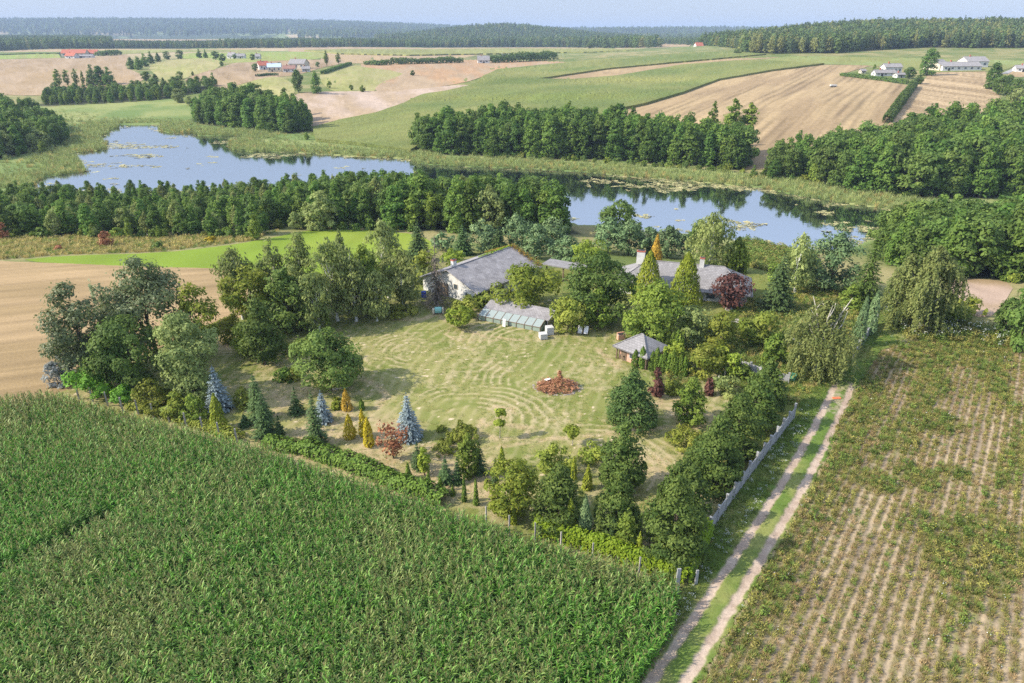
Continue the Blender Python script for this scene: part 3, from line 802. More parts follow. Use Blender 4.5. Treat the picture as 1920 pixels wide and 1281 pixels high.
# ------------------------------------------------------------------ stuff: one object, instances on points
def scatter(name, label, pts, protos, idx, rot, scl, kind='stuff'):
    """protos: list of meshes never linked to the scene; one object instancing them on its own points"""
    pc = bpy.data.collections.new(name + '_kinds')
    for i, pm in enumerate(protos):
        po = bpy.data.objects.new('%s_kind_%02d' % (name, i), pm); pc.objects.link(po)
    n = len(pts)
    me = bpy.data.meshes.new(name)
    me.vertices.add(n); me.vertices.foreach_set('co', np.ascontiguousarray(pts, np.float32).ravel())
    a = me.attributes.new('idx', 'INT', 'POINT'); a.data.foreach_set('value', np.asarray(idx, np.int32))
    a = me.attributes.new('rot', 'FLOAT_VECTOR', 'POINT'); a.data.foreach_set('vector', np.ascontiguousarray(rot, np.float32).ravel())
    a = me.attributes.new('scl', 'FLOAT_VECTOR', 'POINT'); a.data.foreach_set('vector', np.ascontiguousarray(scl, np.float32).ravel())
    o = bpy.data.objects.new(name, me); COL.objects.link(o)
    tag(o, label, kind=kind)
    ng = bpy.data.node_groups.new(name + '_scatter', 'GeometryNodeTree')
    ng.interface.new_socket('Geometry', in_out='INPUT', socket_type='NodeSocketGeometry')
    ng.interface.new_socket('Geometry', in_out='OUTPUT', socket_type='NodeSocketGeometry')
    N, L = ng.nodes, ng.links
    gi, go = N.new('NodeGroupInput'), N.new('NodeGroupOutput')
    ci = N.new('GeometryNodeCollectionInfo'); ci.inputs['Collection'].default_value = pc
    ci.inputs['Separate Children'].default_value = True; ci.inputs['Reset Children'].default_value = True
    ip = N.new('GeometryNodeInstanceOnPoints'); ip.inputs['Pick Instance'].default_value = True
    def na(nm, t):
        q = N.new('GeometryNodeInputNamedAttribute'); q.data_type = t; q.inputs['Name'].default_value = nm
        return q.outputs['Attribute']
    L.new(gi.outputs[0], ip.inputs['Points']); L.new(ci.outputs[0], ip.inputs['Instance'])
    L.new(na('idx', 'INT'), ip.inputs['Instance Index'])
    L.new(na('rot', 'FLOAT_VECTOR'), ip.inputs['Rotation']); L.new(na('scl', 'FLOAT_VECTOR'), ip.inputs['Scale'])
    L.new(ip.outputs[0], go.inputs[0])
    md = o.modifiers.new('scatter', 'NODES'); md.node_group = ng
    return o

def join_mesh(name, parts):
    """parts: list of (MB, material) -> one mesh"""
    mb = MB(); mats = []
    for (q, mt) in parts:
        i = len(mats); mats.append(mt)
        off = mb.n
        for v in q.v: mb.v.append(v)
        mb.n += q.n
        for k in (3, 4):
            for (f, vr, _) in q.f[k]: mb.f[k].append((f + off, vr, np.full(len(f), i)))
    return mb.mesh(name, mats)

def sample_poly(poly, spacing, rng, jitter=.45, world=False):
    """points about 'spacing' metres apart over a photo-pixel polygon, on the ground"""
    pa = np.array(poly, float)
    w = pa if world else at(pa[:, 0], pa[:, 1])[:, :2]
    # the outline in metres, densified so that straight photo edges stay straight on the ground
    if not world:
        d = np.array(densify(poly, 10)); w = at(d[:, 0], d[:, 1])[:, :2]
    x0, y0 = w.min(0); x1, y1 = w.max(0)
    gx, gy = np.meshgrid(np.arange(x0, x1, spacing), np.arange(y0, y1, spacing))
    gx = gx + np.where(np.arange(gx.shape[0])[:, None] % 2, spacing / 2, 0)
    gx = gx + rng.uniform(-jitter, jitter, gx.shape) * spacing; gy = gy + rng.uniform(-jitter, jitter, gy.shape) * spacing
    gx, gy = gx.ravel(), gy.ravel()
    k = inside(gx, gy, [tuple(a) for a in w])
    return gx[k], gy[k]

def ground_z(x, y):
    """elevation of the ground at a point in metres"""
    x = np.asarray(x, float); y = np.asarray(y, float)
    z = np.full(x.shape, -3.0)
    for _ in range(14):
        px, py = project(np.stack([x, y, z], -1))
        z = z + .7 * (zt(px, np.maximum(py, 62)) - z)
    return z + hill(x, y)
# ------------------------------------------------------------------ garden lawn, dirt track, right-hand crop field
GA = RAD(36.5)                                # rows, track and wall all run this way
E1 = np.array([math.sin(GA), math.cos(GA)])   # along the rows
E2 = np.array([math.cos(GA), -math.sin(GA)])  # across them
def uv(x, y): return x * E2[0] + y * E2[1], x * E1[0] + y * E1[1]
def pl(*q): return [tuple(at(a[0], a[1])[:2]) for a in q]

LAWN = [(95, 745), (150, 757), (300, 800), (445, 845), (600, 893), (700, 925), (830, 968), (955, 1015), (1100, 1060), (1290, 1110), (1320, 1010), (1400, 905), (1490, 778), (1560, 700), (1620, 640), (1655, 590), (1640, 560), (1570, 535), (1500, 520), (1400, 500), (1200, 500), (1000, 505), (850, 520), (740, 545), (600, 575), (430, 600), (330, 645), (210, 690), (120, 735)]
lw = [tuple(a) for a in at(np.array([q[0] for q in densify(LAWN, 12)]), np.array([q[1] for q in densify(LAWN, 12)]))[:, :2]]
def grid_sheet(name, poly, step, colf, mat, dz, label, kind='structure', wob=.3):
    pa = np.array(poly); x0, y0 = pa.min(0) - step; x1, y1 = pa.max(0) + step
    gx, gy = np.meshgrid(np.arange(x0, x1, step), np.arange(y0, y1, step))
    z = ground_z(gx, gy) + dz
    cx_, cy_ = gx[:-1, :-1] + step / 2, gy[:-1, :-1] + step / 2
    k = inside(cx_ + wob * 2 * (noise(cx_ / .6, cy_ / .6, 1) - .5), cy_ + wob * 2 * (noise(cx_ / .6, cy_ / .6, 2) - .5), poly)
    nr, nc = gx.shape
    ii = np.arange(nr * nc).reshape(nr, nc)
    q = np.stack([ii[:-1, :-1], ii[:-1, 1:], ii[1:, 1:], ii[1:, :-1]], -1)[k]
    used, inv = np.unique(q, return_inverse=True)
    V = np.stack([gx, gy, z], -1).reshape(-1, 3)[used]
    c, bump = colf(V[:, 0], V[:, 1])
    V[:, 2] += bump
    me = bpy.data.meshes.new(name)
    fill_mesh(me, V, inv.ravel(), np.arange(len(q)) * 4, None, True)
    set_col(me, c); me.materials.append(mat)
    o = bpy.data.objects.new(name, me); COL.objects.link(o)
    tag(o, label, kind=kind)
    return o

PATHS = [(pl((820, 590), (845, 608), (870, 620), (910, 632), (985, 640)), .55), (pl((742, 600), (790, 600), (820, 590), (800, 570), (815, 545)), .8), (pl((845, 620), (835, 628), (850, 637), (930, 640)), .35),
         (pl((655, 700), (705, 722), (727, 745), (700, 772), (690, 790)), .7), (pl((690, 790), (730, 800), (700, 840), (712, 868)), .5), (pl((520, 775), (535, 745), (575, 720)), 1.2),
         (pl((905, 790), (900, 812), (935, 826), (985, 822), (1000, 805), (940, 795)), .7), (pl((905, 800), (960, 775), (960, 768), (930, 765)), .5), (pl((905, 815), (860, 838), (800, 835), (780, 845)), .6),
         (pl((780, 845), (860, 850), (900, 845), (1000, 828), (1170, 812), (1320, 795)), .5), (pl((540, 870), (640, 855), (700, 868), (780, 905), (860, 930)), .9), (pl((1120, 655), (1130, 665), (1160, 690)), .6), (pl((1200, 900), (1215, 870), (1190, 850)), 1.0)]
BARE = [((620, 800), 5.5), ((720, 810), 5), ((560, 840), 5), ((700, 860), 5), ((540, 745), 4), ((860, 890), 6), ((810, 905), 5), ((930, 920), 4), ((1215, 880), 3.5), ((1300, 780), 4), ((440, 640), 5), ((480, 855), 4), ((1250, 755), 3)]
CEN = [(at(1040, 716)[:2], 4.5, 10.5, 1.15, 3.3), (at(790, 660)[:2], 3.0, 9.0, 1.25, 3.0), (at(1120, 880)[:2], 5, 10, 1.2, .3), (at(470, 610)[:2], 3, 12, 1.1, -1.8), (at(1240, 730)[:2], 3, 9, 1.1, -.8), (at(880, 790)[:2], 3, 10, 1.2, 1.2), (at(1000, 640)[:2], 4, 12, 1.3, 1.9)]
BARE_W = [(at(*b[0])[:2], b[1]) for b in BARE]
def lawn_col(x, y):
    a, b, c_ = fbm(x / 14, y / 14, 31), fbm(x / 3.2, y / 3.2, 33), noise(x / .55, y / .55, 35)
    green, yel, straw = np.array([.15, .175, .042]), np.array([.235, .228, .08]), np.array([.38, .315, .18])
    px, py = project(np.stack([x, y, 0 * x], -1))
    back = sm(585, 540, py) + sm(1190, 1300, px) * sm(700, 640, py) + sm(1350, 1420, px)
    t = sm(.36, .62, .55 * a + .45 * b - .16 * np.clip(back, 0, 1))
    c = mix(green, yel, t[:, None])
    dry = sm(.50, .66, .6 * fbm(x / 5, y / 5, 41) + .4 * c_)
    dry = dry * .5 * (1 - np.clip(back, 0, 1))
    # mown swathes: straight ones over the lawn, rings round the bonfire and the turning places
    u, v = uv(x, y)
    w = v * .35 + u + 2.5 * (fbm(x / 12, y / 12, 43) - .5) * 2
    sw = .5 + .5 * np.cos(2 * PI * w / 1.7)
    ring_w = np.zeros_like(x)
    for (c0, r0, r1, pitch, thc) in CEN:
        r = np.hypot((x - c0[0]), (y - c0[1]) * 1.15) + 1.5 * (fbm(x / 4, y / 4, 47) - .5)
        th = np.arctan2(y - c0[1], x - c0[0])
        m_ = sm(r0 - 1, r0 + 1, r) * sm(r1 + 2, r1 - 1, r) * sm(-.3, .5, np.cos(th - thc)) * sm(.25, .55, fbm(x / 5, y / 5, 49))
        sw = mix(sw, .5 + .5 * np.cos(2 * PI * r / pitch), m_); ring_w = np.maximum(ring_w, m_)
    line = sm(.62, .95, sw + .35 * (noise(x / .4, y / .4, 51) - .5)) * (.2 + .52 * ring_w + .2 * a)
    line = line * (1 - .85 * np.clip(back, 0, 1))
    dk = sm(.4, .05, sw) * (.1 + .3 * ring_w)
    c = c * (1 - .35 * dk)[:, None]
    c = mix(c, straw, np.clip(dry + line, 0, .92)[:, None])
    bare = np.zeros_like(x)
    for (c0, r0) in BARE_W:
        d = np.hypot(x - c0[0], y - c0[1]) / r0
        bare = np.maximum(bare, sm(1.15, .35, d + .5 * (fbm(x / 1.6, y / 1.6, 55) - .5)) * .9)
    for (pp, wd) in PATHS:
        d = seg_dist(x, y, pp)
        d = d + .5 * wd * (noise(x / .5, y / .5, 57) - .5)
        bare = np.maximum(bare, sm(wd * 1.15, wd * .35, d) * .8)
    sand = mix(np.array([.34, .26, .145]), np.array([.43, .335, .20]), noise(x / .8, y / .8, 59)[:, None])
    c = mix(c, sand, (bare * (.55 + .45 * sm(.3, .6, c_)))[:, None])
    sp = (noise(x / .35, y / .35, 61) > .93) & (b > .5) & (back < .5)
    c = np.where(sp[:, None], np.array([.56, .45, .31]), c)
    return c, .05 * line + .03 * c_ - .02 * bare
LAWNM = col_mat('lawn_grass', scale=9.0, amp=.3, bump=.5, dist=.05)
grid_sheet('lawn', lw, .22, lawn_col, LAWNM, .07, 'dry mown lawn with curved straw coloured swathes')

# the track: two sandy ruts with a grassy middle, from the bottom edge up past the wall
TRK = [(1180, 1400), (1254, 1281), (1330, 1165), (1400, 1055), (1480, 925), (1540, 815), (1574, 745), (1583, 722)]
TRK_W = np.array([at(a, b)[:2] for a, b in TRK])
def resample(pts, step):
    pts = np.asarray(pts); d = np.r_[0, np.cumsum(np.hypot(*np.diff(pts, axis=0).T))]
    s = np.arange(0, d[-1], step)
    return np.stack([np.interp(s, d, pts[:, 0]), np.interp(s, d, pts[:, 1])], -1)
TRK_C = resample(TRK_W, .3)
VERGE = [(1105, 1420), (1190, 1290), (1250, 1200), (1280, 1120), (1300, 1085), (1330, 1000), (1490, 770), (1545, 708), (1605, 660), (1650, 590), (1700, 600), (1760, 632), (1690, 645), (1650, 660), (1600, 740), (1555, 845), (1490, 975), (1420, 1090), (1300, 1300), (1240, 1420)]
vg = [tuple(a) for a in at(np.array([q[0] for q in densify(VERGE, 12)]), np.array([q[1] for q in densify(VERGE, 12)]))[:, :2]]
def track_d(x, y):
    """signed distance from the middle of the track (positive to the right)"""
    best = np.full(x.shape, 1e9); sg = np.zeros(x.shape)
    for a, b in zip(TRK_W[:-1], TRK_W[1:]):
        dx, dy = b - a; L2 = dx * dx + dy * dy
        t = np.clip(((x - a[0]) * dx + (y - a[1]) * dy) / L2, 0, 1)
        ex, ey = x - a[0] - t * dx, y - a[1] - t * dy
        d = np.hypot(ex, ey); s = np.sign(ex * dy - ey * dx)
        k = d < best
        best = np.where(k, d, best); sg = np.where(k, s, sg)
    return best * sg
def verge_col(x, y):
    d = track_d(x, y)
    a, b = fbm(x / 4, y / 4, 71), noise(x / .5, y / .5, 73)
    c = mix(np.array([.10, .155, .03]), np.array([.20, .215, .065]), sm(.35, .65, a)[:, None])
    px, py = project(np.stack([x, y, 0 * x], -1))
    rut = np.maximum(sm(.47, .26, abs(d + .98) + .25 * (b - .5)), sm(.46, .25, abs(d - .86) + .25 * (b - .5)))
    rut = rut * sm(700, 735, py)
    end = sm(.9, .2, abs(d) / 1.8) * sm(800, 760, py) * sm(718, 735, py) * .6
    rut = np.maximum(rut, end * sm(.3, .6, b))
    bank = sm(-2.4, -1.6, d) * sm(-1.2, -1.7, d) * sm(1100, 1180, py)
    c = mix(c, np.array([.17, .12, .085]), (bank * .7)[:, None])
    sand = mix(np.array([.33, .25, .19]), np.array([.43, .34, .265]), sm(.3, .7, fbm(x / 1.1, y / 1.1, 75))[:, None])
    c = mix(c, sand, rut[:, None])
    bk = sm(1680, 1705, px) * sm(652, 640, py) * sm(625, 632, py)
    c = mix(c, np.array([.42, .32, .22]), (bk * .7)[:, None])
    return c, -.06 * rut + .05 * b * (1 - rut)
grid_sheet('dirt_track', vg, .16, verge_col, NEARM, .13, 'sandy two rut farm track with grassy middle and verges')

# weedy crop field beside the track
CROPF = [(1240, 1420), (1300, 1300), (1420, 1090), (1490, 975), (1555, 845), (1600, 740), (1650, 662), (1690, 646), (1760, 640), (1920, 652), (2300, 690), (2500, 1000), (2500, 1420)]
cf = [tuple(a) for a in at(np.array([q[0] for q in densify(CROPF, 14)]), np.array([q[1] for q in densify(CROPF, 14)]))[:, :2]]
def weed_density(x, y):
    u, v = uv(x, y)
    px, py = project(np.stack([x, y, 0 * x], -1))
    d = track_d(x, y)
    a = .45 * sm(760, 680, py) + .6 * sm(6.5, 3.0, d)
    a = a + sm(.44, .66, fbm(u / 3.2, v / 15, 83)) * .7
    for (qx, qy, r) in ((1745, 790, 3.2), (1640, 905, 2.0), (1715, 895, 2.2), (1790, 890, 1.6)):
        c0 = at(qx, qy); a = a + 1.1 * sm(1.3, .5, np.hypot(x - c0[0], y - c0[1]) / r)
    return np.clip(.16 + a, 0, 1)
ROWP = .82
def soil_col(x, y):
    u, v = uv(x, y)
    uu = u + .12 * (noise(u / 3, v / 12, 85) - .5)
    r = .5 + .5 * np.cos(2 * PI * uu / ROWP)
    a = fbm(x / 2.2, y / 2.2, 81); b = noise(x / .35, y / .35, 87)
    c = mix(np.array([.22, .17, .115]), np.array([.315, .245, .165]), sm(.3, .7, .6 * a + .4 * b)[:, None])
    c = mix(c, np.array([.42, .325, .20]), (sm(.72, .98, r) * sm(.3, .55, noise(u / 1.6, v / 9, 89)) * .85)[:, None])
    w = weed_density(x, y)
    veg = sm(.78, .25, r + .5 * (b - .5)) * (.45 + .5 * sm(.25, .55, noise(u / 1.2, v / 5, 88)))
    c = mix(c, mix(np.array([.205, .165, .085]), np.array([.19, .19, .06]), sm(.2, .7, w)[:, None] * .7 + .3 * sm(.4, .6, a)[:, None]), np.clip(veg + .45 * sm(.4, .9, w), 0, .9)[:, None])
    return c, .07 * (1 - r) + .04 * b
grid_sheet('ploughed_field', cf, .2, soil_col, NEARM, .10, 'weedy crop field in straight rows beside the track')

# corn field soil
CORN = [(-500, 1010), (-260, 850), (-100, 800), (0, 772), (98, 762), (200, 790), (350, 828), (500, 868), (600, 905), (700, 936), (830, 980), (960, 1026), (1100, 1072), (1268, 1118), (1262, 1180), (1225, 1260), (1150, 1380), (1100, 1470), (-500, 1470)]
cs = [tuple(a) for a in at(np.array([q[0] for q in densify(CORN, 14)]), np.array([q[1] for q in densify(CORN, 14)]))[:, :2]]
def corn_soil(x, y):
    b = noise(x / .4, y / .4, 91)
    return mix(np.array([.10, .075, .05]), np.array([.17, .13, .085]), b[:, None]), .05 * b
grid_sheet('corn_soil', cs, .6, corn_soil, NEARM, .03, 'bare soil under the standing corn', wob=.1)

# ------------------------------------------------------------------ corn
CL = leaf_mat('corn_leaves', (.07, .15, .025), (.21, .31, .085), trans=.34, objvar=.34, spec=.35, lb=np.array([1.16,1.26,1.05]))
CT = leaf_mat('corn_tassel', (.27, .28, .11), (.46, .42, .20), trans=.3, objvar=.25, lb=1.0)
CL2 = leaf_mat('pale_corn_leaves', (.10, .15, .035), (.26, .31, .11), trans=.34, objvar=.3, spec=.4, lb=np.array([1.2,1.2,1.05]))
CL3 = leaf_mat('deep_corn_leaves', (.05, .14, .016), (.15, .28, .05), trans=.34, objvar=.3, spec=.3, lb=np.array([1.16,1.26,1.05]))
def corn_plant(seed, h=2.35):
    rng = np.random.default_rng(seed)
    mb = MB()
    lean = rng.normal(size=2) * .06
    tt = np.linspace(0, 1, 5)
    mb.tube(np.stack([lean[0] * tt ** 2, lean[1] * tt ** 2, tt * h * .9], -1), .022 - .014 * tt, 4, .35, 0)
    nl = 13
    for i in range(nl):
        f = .12 + .8 * i / (nl - 1)
        a = (i % 2) * PI + rng.normal() * .5 + seed
        L = (.72 - .45 * abs(f - .45)) * rng.uniform(.8, 1.1)
        arch = rng.uniform(.3, .85) * (1.0 if f < .8 else .7)
        s = np.linspace(0, 1, 5)
        ang = RAD(72) - arch * RAD(150) * s
        dx = np.r_[0, np.cumsum(np.cos((ang[1:] + ang[:-1]) / 2)) * L / 4]
        dz = np.r_[0, np.cumsum(np.sin((ang[1:] + ang[:-1]) / 2)) * L / 4]
        wd = .044 * np.array([.6, 1.0, .95, .65, .05])
        ca, sa = math.cos(a), math.sin(a)
        z0 = f * h * .9
        ctr = np.stack([lean[0] * f ** 2 + dx * ca, lean[1] * f ** 2 + dx * sa, np.maximum(z0 + dz, .05)], -1)
        side = np.stack([-sa * wd, ca * wd, 0 * wd], -1)
        tw = rng.normal() * .35
        side[:, 2] = wd * tw
        V = np.stack([ctr - side, ctr + side], 1).reshape(-1, 3)
        F = np.array([(2 * k, 2 * k + 1, 2 * k + 3, 2 * k + 2) for k in range(4)])
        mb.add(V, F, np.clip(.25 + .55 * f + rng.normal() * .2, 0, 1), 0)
    for q in range(4):
        a = rng.random() * 6.28; l = rng.uniform(.2, .34); sp = .0 if q == 0 else rng.uniform(.1, .4)
        b0 = np.array([lean[0], lean[1], h * .88]); t1 = b0 + np.array([math.cos(a) * sp * l, math.sin(a) * sp * l, l * (1.3 if q == 0 else 1.0)])
        mb.add([b0 + (.012, 0, 0), b0 - (.012, 0, 0), t1 - (0.015, .0, 0), t1 + (0.015, .0, 0)], [(0, 1, 2, 3)], rng.random(), 1)
        mb.add([b0 + (0, .012, 0), b0 - (0, .012, 0), t1 - (0, 0.015, 0), t1 + (0, 0.015, 0)], [(0, 1, 2, 3)], rng.random(), 1)
    return mb
CORNM = [corn_plant(k).mesh('corn_plant_kind', [(CL, CL2, CL3)[k % 3], CT]) for k in range(9)]
pa = np.array(cs)
uu, vv = uv(pa[:, 0], pa[:, 1])
rng = np.random.default_rng(5)
gu, gv = np.meshgrid(np.arange(uu.min(), uu.max(), .72), np.arange(vv.min(), vv.max(), .19))
gu = gu + rng.normal(size=gu.shape) * .05; gv = gv + rng.uniform(-.07, .07, gv.shape)
cx_ = (gu * E2[0] + gv * E1[0]).ravel(); cy_ = (gu * E2[1] + gv * E1[1]).ravel()
k = inside(cx_, cy_, cs)
cx_, cy_ = cx_[k], cy_[k]
px, py = project(np.stack([cx_, cy_, 0 * cx_ + 1.2], -1))
k = (px > -160) & (px < 2000) & (py < 1450)
cx_, cy_, px, py = cx_[k], cy_[k], px[k], py[k]
# a wheel-wide gap through the crop and thin patches
gap_a = pl((-60, 1130), (20, 1090), (215, 985)); gap_b = pl((420, 985), (500, 940))
k = (seg_dist(cx_, cy_, gap_a) > .55) & (seg_dist(cx_, cy_, gap_b) > .3) & (rng.random(len(cx_)) > .06 + .25 * sm(.62, .72, fbm(cx_ / 3, cy_ / 3, 95)))
cx_, cy_, px, py = cx_[k], cy_[k], px[k], py[k]
ht = .92 + .16 * fbm(cx_ / 6, cy_ / 6, 97) + rng.normal(size=len(cx_)) * .045
rz = rng.random(len(cx_)) * 6.28
near = np.argsort(np.hypot(cx_, cy_ - 0) + 1e3 * ((py > 1283) | (px < 2)))[:300]
mask = np.zeros(len(cx_), bool); mask[near] = True
z = ground_z(cx_, cy_) + .03
tl = rng.normal(size=(len(cx_), 2)) * .06
pt_ = fbm(cx_ / 9, cy_ / 9, 111) + rng.normal(size=len(cx_)) * .12
idx = np.where(pt_ > .64, 1, np.where(pt_ < .42, 2, 0)) + 3 * rng.integers(0, 3, len(cx_))
sel = ~mask
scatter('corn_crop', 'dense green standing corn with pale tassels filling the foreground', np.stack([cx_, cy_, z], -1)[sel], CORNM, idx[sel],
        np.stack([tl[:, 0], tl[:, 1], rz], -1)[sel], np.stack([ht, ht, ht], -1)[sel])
for i in np.flatnonzero(mask):
    o = bpy.data.objects.new('corn_plant', CORNM[idx[i]]); COL.objects.link(o)
    o.location = (cx_[i], cy_[i], z[i]); o.rotation_euler = (tl[i, 0], tl[i, 1], rz[i]); o.scale = (ht[i],) * 3
    tag(o, 'tall green corn plant with pale tassel along the bottom edge of the corn field', 'corn plant', 'corn plants nearest the bottom edge')

# ------------------------------------------------------------------ grass tufts, weeds, flowers
GR = leaf_mat('grass_blades', (.09, .145, .025), (.18, .225, .055), trans=.3, objvar=.3, lb=1.3)
GRD = leaf_mat('dry_grass_blades', (.27, .22, .075), (.44, .37, .14), trans=.3, objvar=.2, lb=1.3)
WD = leaf_mat('weed_leaves', (.15, .15, .034), (.29, .265, .08), trans=.3, objvar=.3, lb=1.15)
WB = leaf_mat('brown_weed_leaves', (.19, .14, .06), (.34, .25, .12), trans=.2, objvar=.25, lb=1.15)
WG = leaf_mat('fresh_weed_leaves', (.085, .135, .022), (.165, .215, .05), trans=.3, objvar=.25, lb=1.15)
FW = leaf_mat('white_flowers', (.55, .58, .52), (.78, .80, .74), trans=.1, objvar=.1, lb=.8)
FY = leaf_mat('yellow_flowers', (.26, .24, .03), (.40, .36, .06), trans=.1, objvar=.1, lb=1.0)
RD = leaf_mat('reed_blades', (.13, .175, .055), (.25, .265, .105), trans=.3, objvar=.25, lb=1.65)
def tuft(seed, h, r, n, wd, mats, flower=0.0, bend=.5):
    rng = np.random.default_rng(seed); mb = MB()
    a = rng.random(n) * 6.28; rr = r * np.sqrt(rng.random(n))
    b0 = np.stack([rr * np.cos(a), rr * np.sin(a), 0 * a], -1)
    l = h * rng.uniform(.55, 1.05, n); a2 = a + rng.normal(size=n) * .7
    d = np.stack([np.cos(a2), np.sin(a2), 0 * a], -1)
    sd = np.stack([-np.sin(a2), np.cos(a2), 0 * a], -1) * wd
    m_ = b0 + d * (bend * .3 * l)[:, None] + np.array([0, 0, 1.]) * (l * .6)[:, None]
    t_ = b0 + d * (bend * l)[:, None] + np.array([0, 0, 1.]) * l[:, None]
    V = np.stack([b0 - sd, b0 + sd, m_ + sd, m_ - sd, t_], 1).reshape(-1, 3)
    o = np.arange(n)[:, None] * 5
    v = np.clip(rng.normal(.5, .25, n), 0, 1)
    mb.add(V, o + np.array([[0, 1, 2, 3]]), v, 0)
    mb.f[3].append((o + np.array([[3, 2, 4]]) + mb.n - len(V), v, np.zeros(n, int)))
    if flower:
        k = max(2, int(n * flower))
        p = t_[:k] + rng.normal(size=(k, 3)) * .04
        mb.leaves(p, np.tile([0, 0, 1.], (k, 1)) + rng.normal(size=(k, 3)) * .3, wd * 2.2, wd * 2.0, rng, rng.random(k), 1)
    return mb.mesh('tuft', mats)
def weed(seed, h, r, n, leaf, mats, flower=0.0):
    rng = np.random.default_rng(seed); mb = MB()
    for _ in range(4):
        a = rng.random() * 6.28
        mb.tube([(0, 0, 0), (r * .5 * math.cos(a), r * .5 * math.sin(a), h * .6), (r * .8 * math.cos(a), r * .8 * math.sin(a), h)], [.012, .01, .004], 3, .3, 0, cap=False)
    a = rng.random(n) * 6.28; s = rng.random(n)
    rr = r * (.35 + .75 * s) * np.sqrt(rng.random(n))
    p = np.stack([rr * np.cos(a), rr * np.sin(a), h * (.08 + .92 * s)], -1)
    mb.leaves(p, np.stack([np.cos(a) * .5, np.sin(a) * .5, np.ones(n)], -1) + rng.normal(size=(n, 3)) * .5, leaf * rng.uniform(.6, 1.3, n), leaf * .45, rng, rng.random(n), 0)
    if flower:
        k = max(3, int(n * flower)); a = rng.random(k) * 6.28; rr = r * np.sqrt(rng.random(k))
        mb.leaves(np.stack([rr * np.cos(a), rr * np.sin(a), h * rng.uniform(.85, 1.12, k)], -1), np.tile([0, 0, 1.], (k, 1)) + rng.normal(size=(k, 3)) * .3, leaf * .55, leaf * .5, rng, rng.random(k), 1)
    return mb.mesh('weed', mats)

def spread(name, label, x, y, protos, rng, sc=(.7, 1.3), prob=None, dz=.02, z=None, flat=None):
    n = len(x)
    idx = rng.integers(0, len(protos), n) if prob is None else rng.choice(len(protos), n, p=prob) if np.ndim(prob) == 1 else (np.cumsum(prob, 1) > rng.random(n)[:, None]).argmax(1)
    s = rng.uniform(*sc, n)
    if flat is not None: s = s * flat
    rot = np.stack([rng.normal(size=n) * .08, rng.normal(size=n) * .08, rng.random(n) * 6.28], -1)
    zz = (ground_z(x, y) if z is None else z) + dz
    return scatter(name, label, np.stack([x, y, zz], -1), protos, idx, rot, np.stack([s, s, s * rng.uniform(.85, 1.2, n)], -1))

rng = np.random.default_rng(11)
# weeds standing in the rows of the crop field
W_PROT = [weed(1, .28, .22, 34, .075, [WD, FY]), weed(2, .26, .21, 34, .07, [WD, FW], .05), weed(3, .26, .22, 34, .07, [WB, FY]), weed(4, .46, .32, 50, .09, [WG, FY]), weed(5, .44, .3, 44, .085, [WD, FY], .10), tuft(6, .26, .2, 30, .012, [WB, FY], bend=.8), tuft(7, .28, .2, 30, .012, [WD, FY], bend=.8), tuft(8, .36, .22, 34, .014, [WG, FY], bend=.7)]
pa = np.array(cf); uu, vv = uv(pa[:, 0], pa[:, 1])
gu, gv = np.meshgrid(np.arange(math.floor(uu.min() / ROWP) * ROWP + ROWP / 2, uu.max(), ROWP), np.arange(vv.min(), vv.max(), .14))
gu = gu + rng.normal(size=gu.shape) * .085 + .12 * (noise(gu / 3, gv / 12, 85) - .5); gv = gv + rng.uniform(-.09, .09, gv.shape)
wx, wy = (gu * E2[0] + gv * E1[0]).ravel(), (gu * E2[1] + gv * E1[1]).ravel()
k = inside(wx, wy, cf); wx, wy = wx[k], wy[k]
px, py = project(np.stack([wx, wy, 0 * wx], -1))
k = (px > 1150) & (px < 2060) & (py < 1400); wx, wy = wx[k], wy[k]
dn = weed_density(wx, wy)
rowv = noise(np.round(uv(wx, wy)[0] / ROWP) * 3.7, uv(wx, wy)[1] / 14, 99)
wx = wx + rng.normal(size=len(wx)) * .14 * dn; wy = wy + rng.normal(size=len(wx)) * .14 * dn
k = rng.random(len(wx)) < np.clip(.40 + dn * .6 + .4 * sm(.3, .55, rowv), 0, .98); wx, wy, dn = wx[k], wy[k], dn[k]
g_ = sm(.45, .9, dn)
fy_ = sm(.55, .7, fbm(wx / 7, wy / 7, 101))
prob = np.stack([.09 + .06 * g_, .02 + 0 * g_, .09 * (1 - .8 * g_), .01 + .05 * g_, .02 + .10 * fy_, .40 * (1 - .75 * g_), .40 + .1 * g_, .05 + .22 * g_], -1); prob /= prob.sum(1, keepdims=True)
spread('field_weeds', 'brownish green weeds growing in the crop rows', wx, wy, W_PROT, rng, (.7, 1.3), prob, flat=.85 + .4 * dn, dz=.11)
# verges
V_PROT = [tuft(1, .32, .22, 36, .012, [GR, FW]), tuft(2, .4, .22, 36, .012, [GR, FW]), weed(11, .38, .3, 40, .08, [WG, FW]), weed(12, .42, .3, 36, .06, [WG, FW], .4), tuft(3, .3, .25, 30, .012, [GRD, FW])]
vx, vy = sample_poly(vg, .27, rng, world=True)
d = track_d(vx, vy); px, py = project(np.stack([vx, vy, 0 * vx], -1))
k = ((abs(d) > 1.42) | ((abs(d + .06) < .55) & (rng.random(len(vx)) < .9)) | (py < 722)) & (py < 1420)
vx, vy, d, px, py = vx[k], vy[k], d[k], px[k], py[k]
mid = (abs(d) < 1.3) & (py > 722)
fl = sm(.38, .55, fbm(vx / 2.2, vy / 2.2, 103)) * (d < -1.6) * (py > 800)
left = (d < -1.6)
prob = np.stack([.55 - .2 * fl, .25 + 0 * fl, .12 + .1 * left, .015 + .26 * fl, .06 + .10 * (py < 760)], -1); prob /= prob.sum(1, keepdims=True)
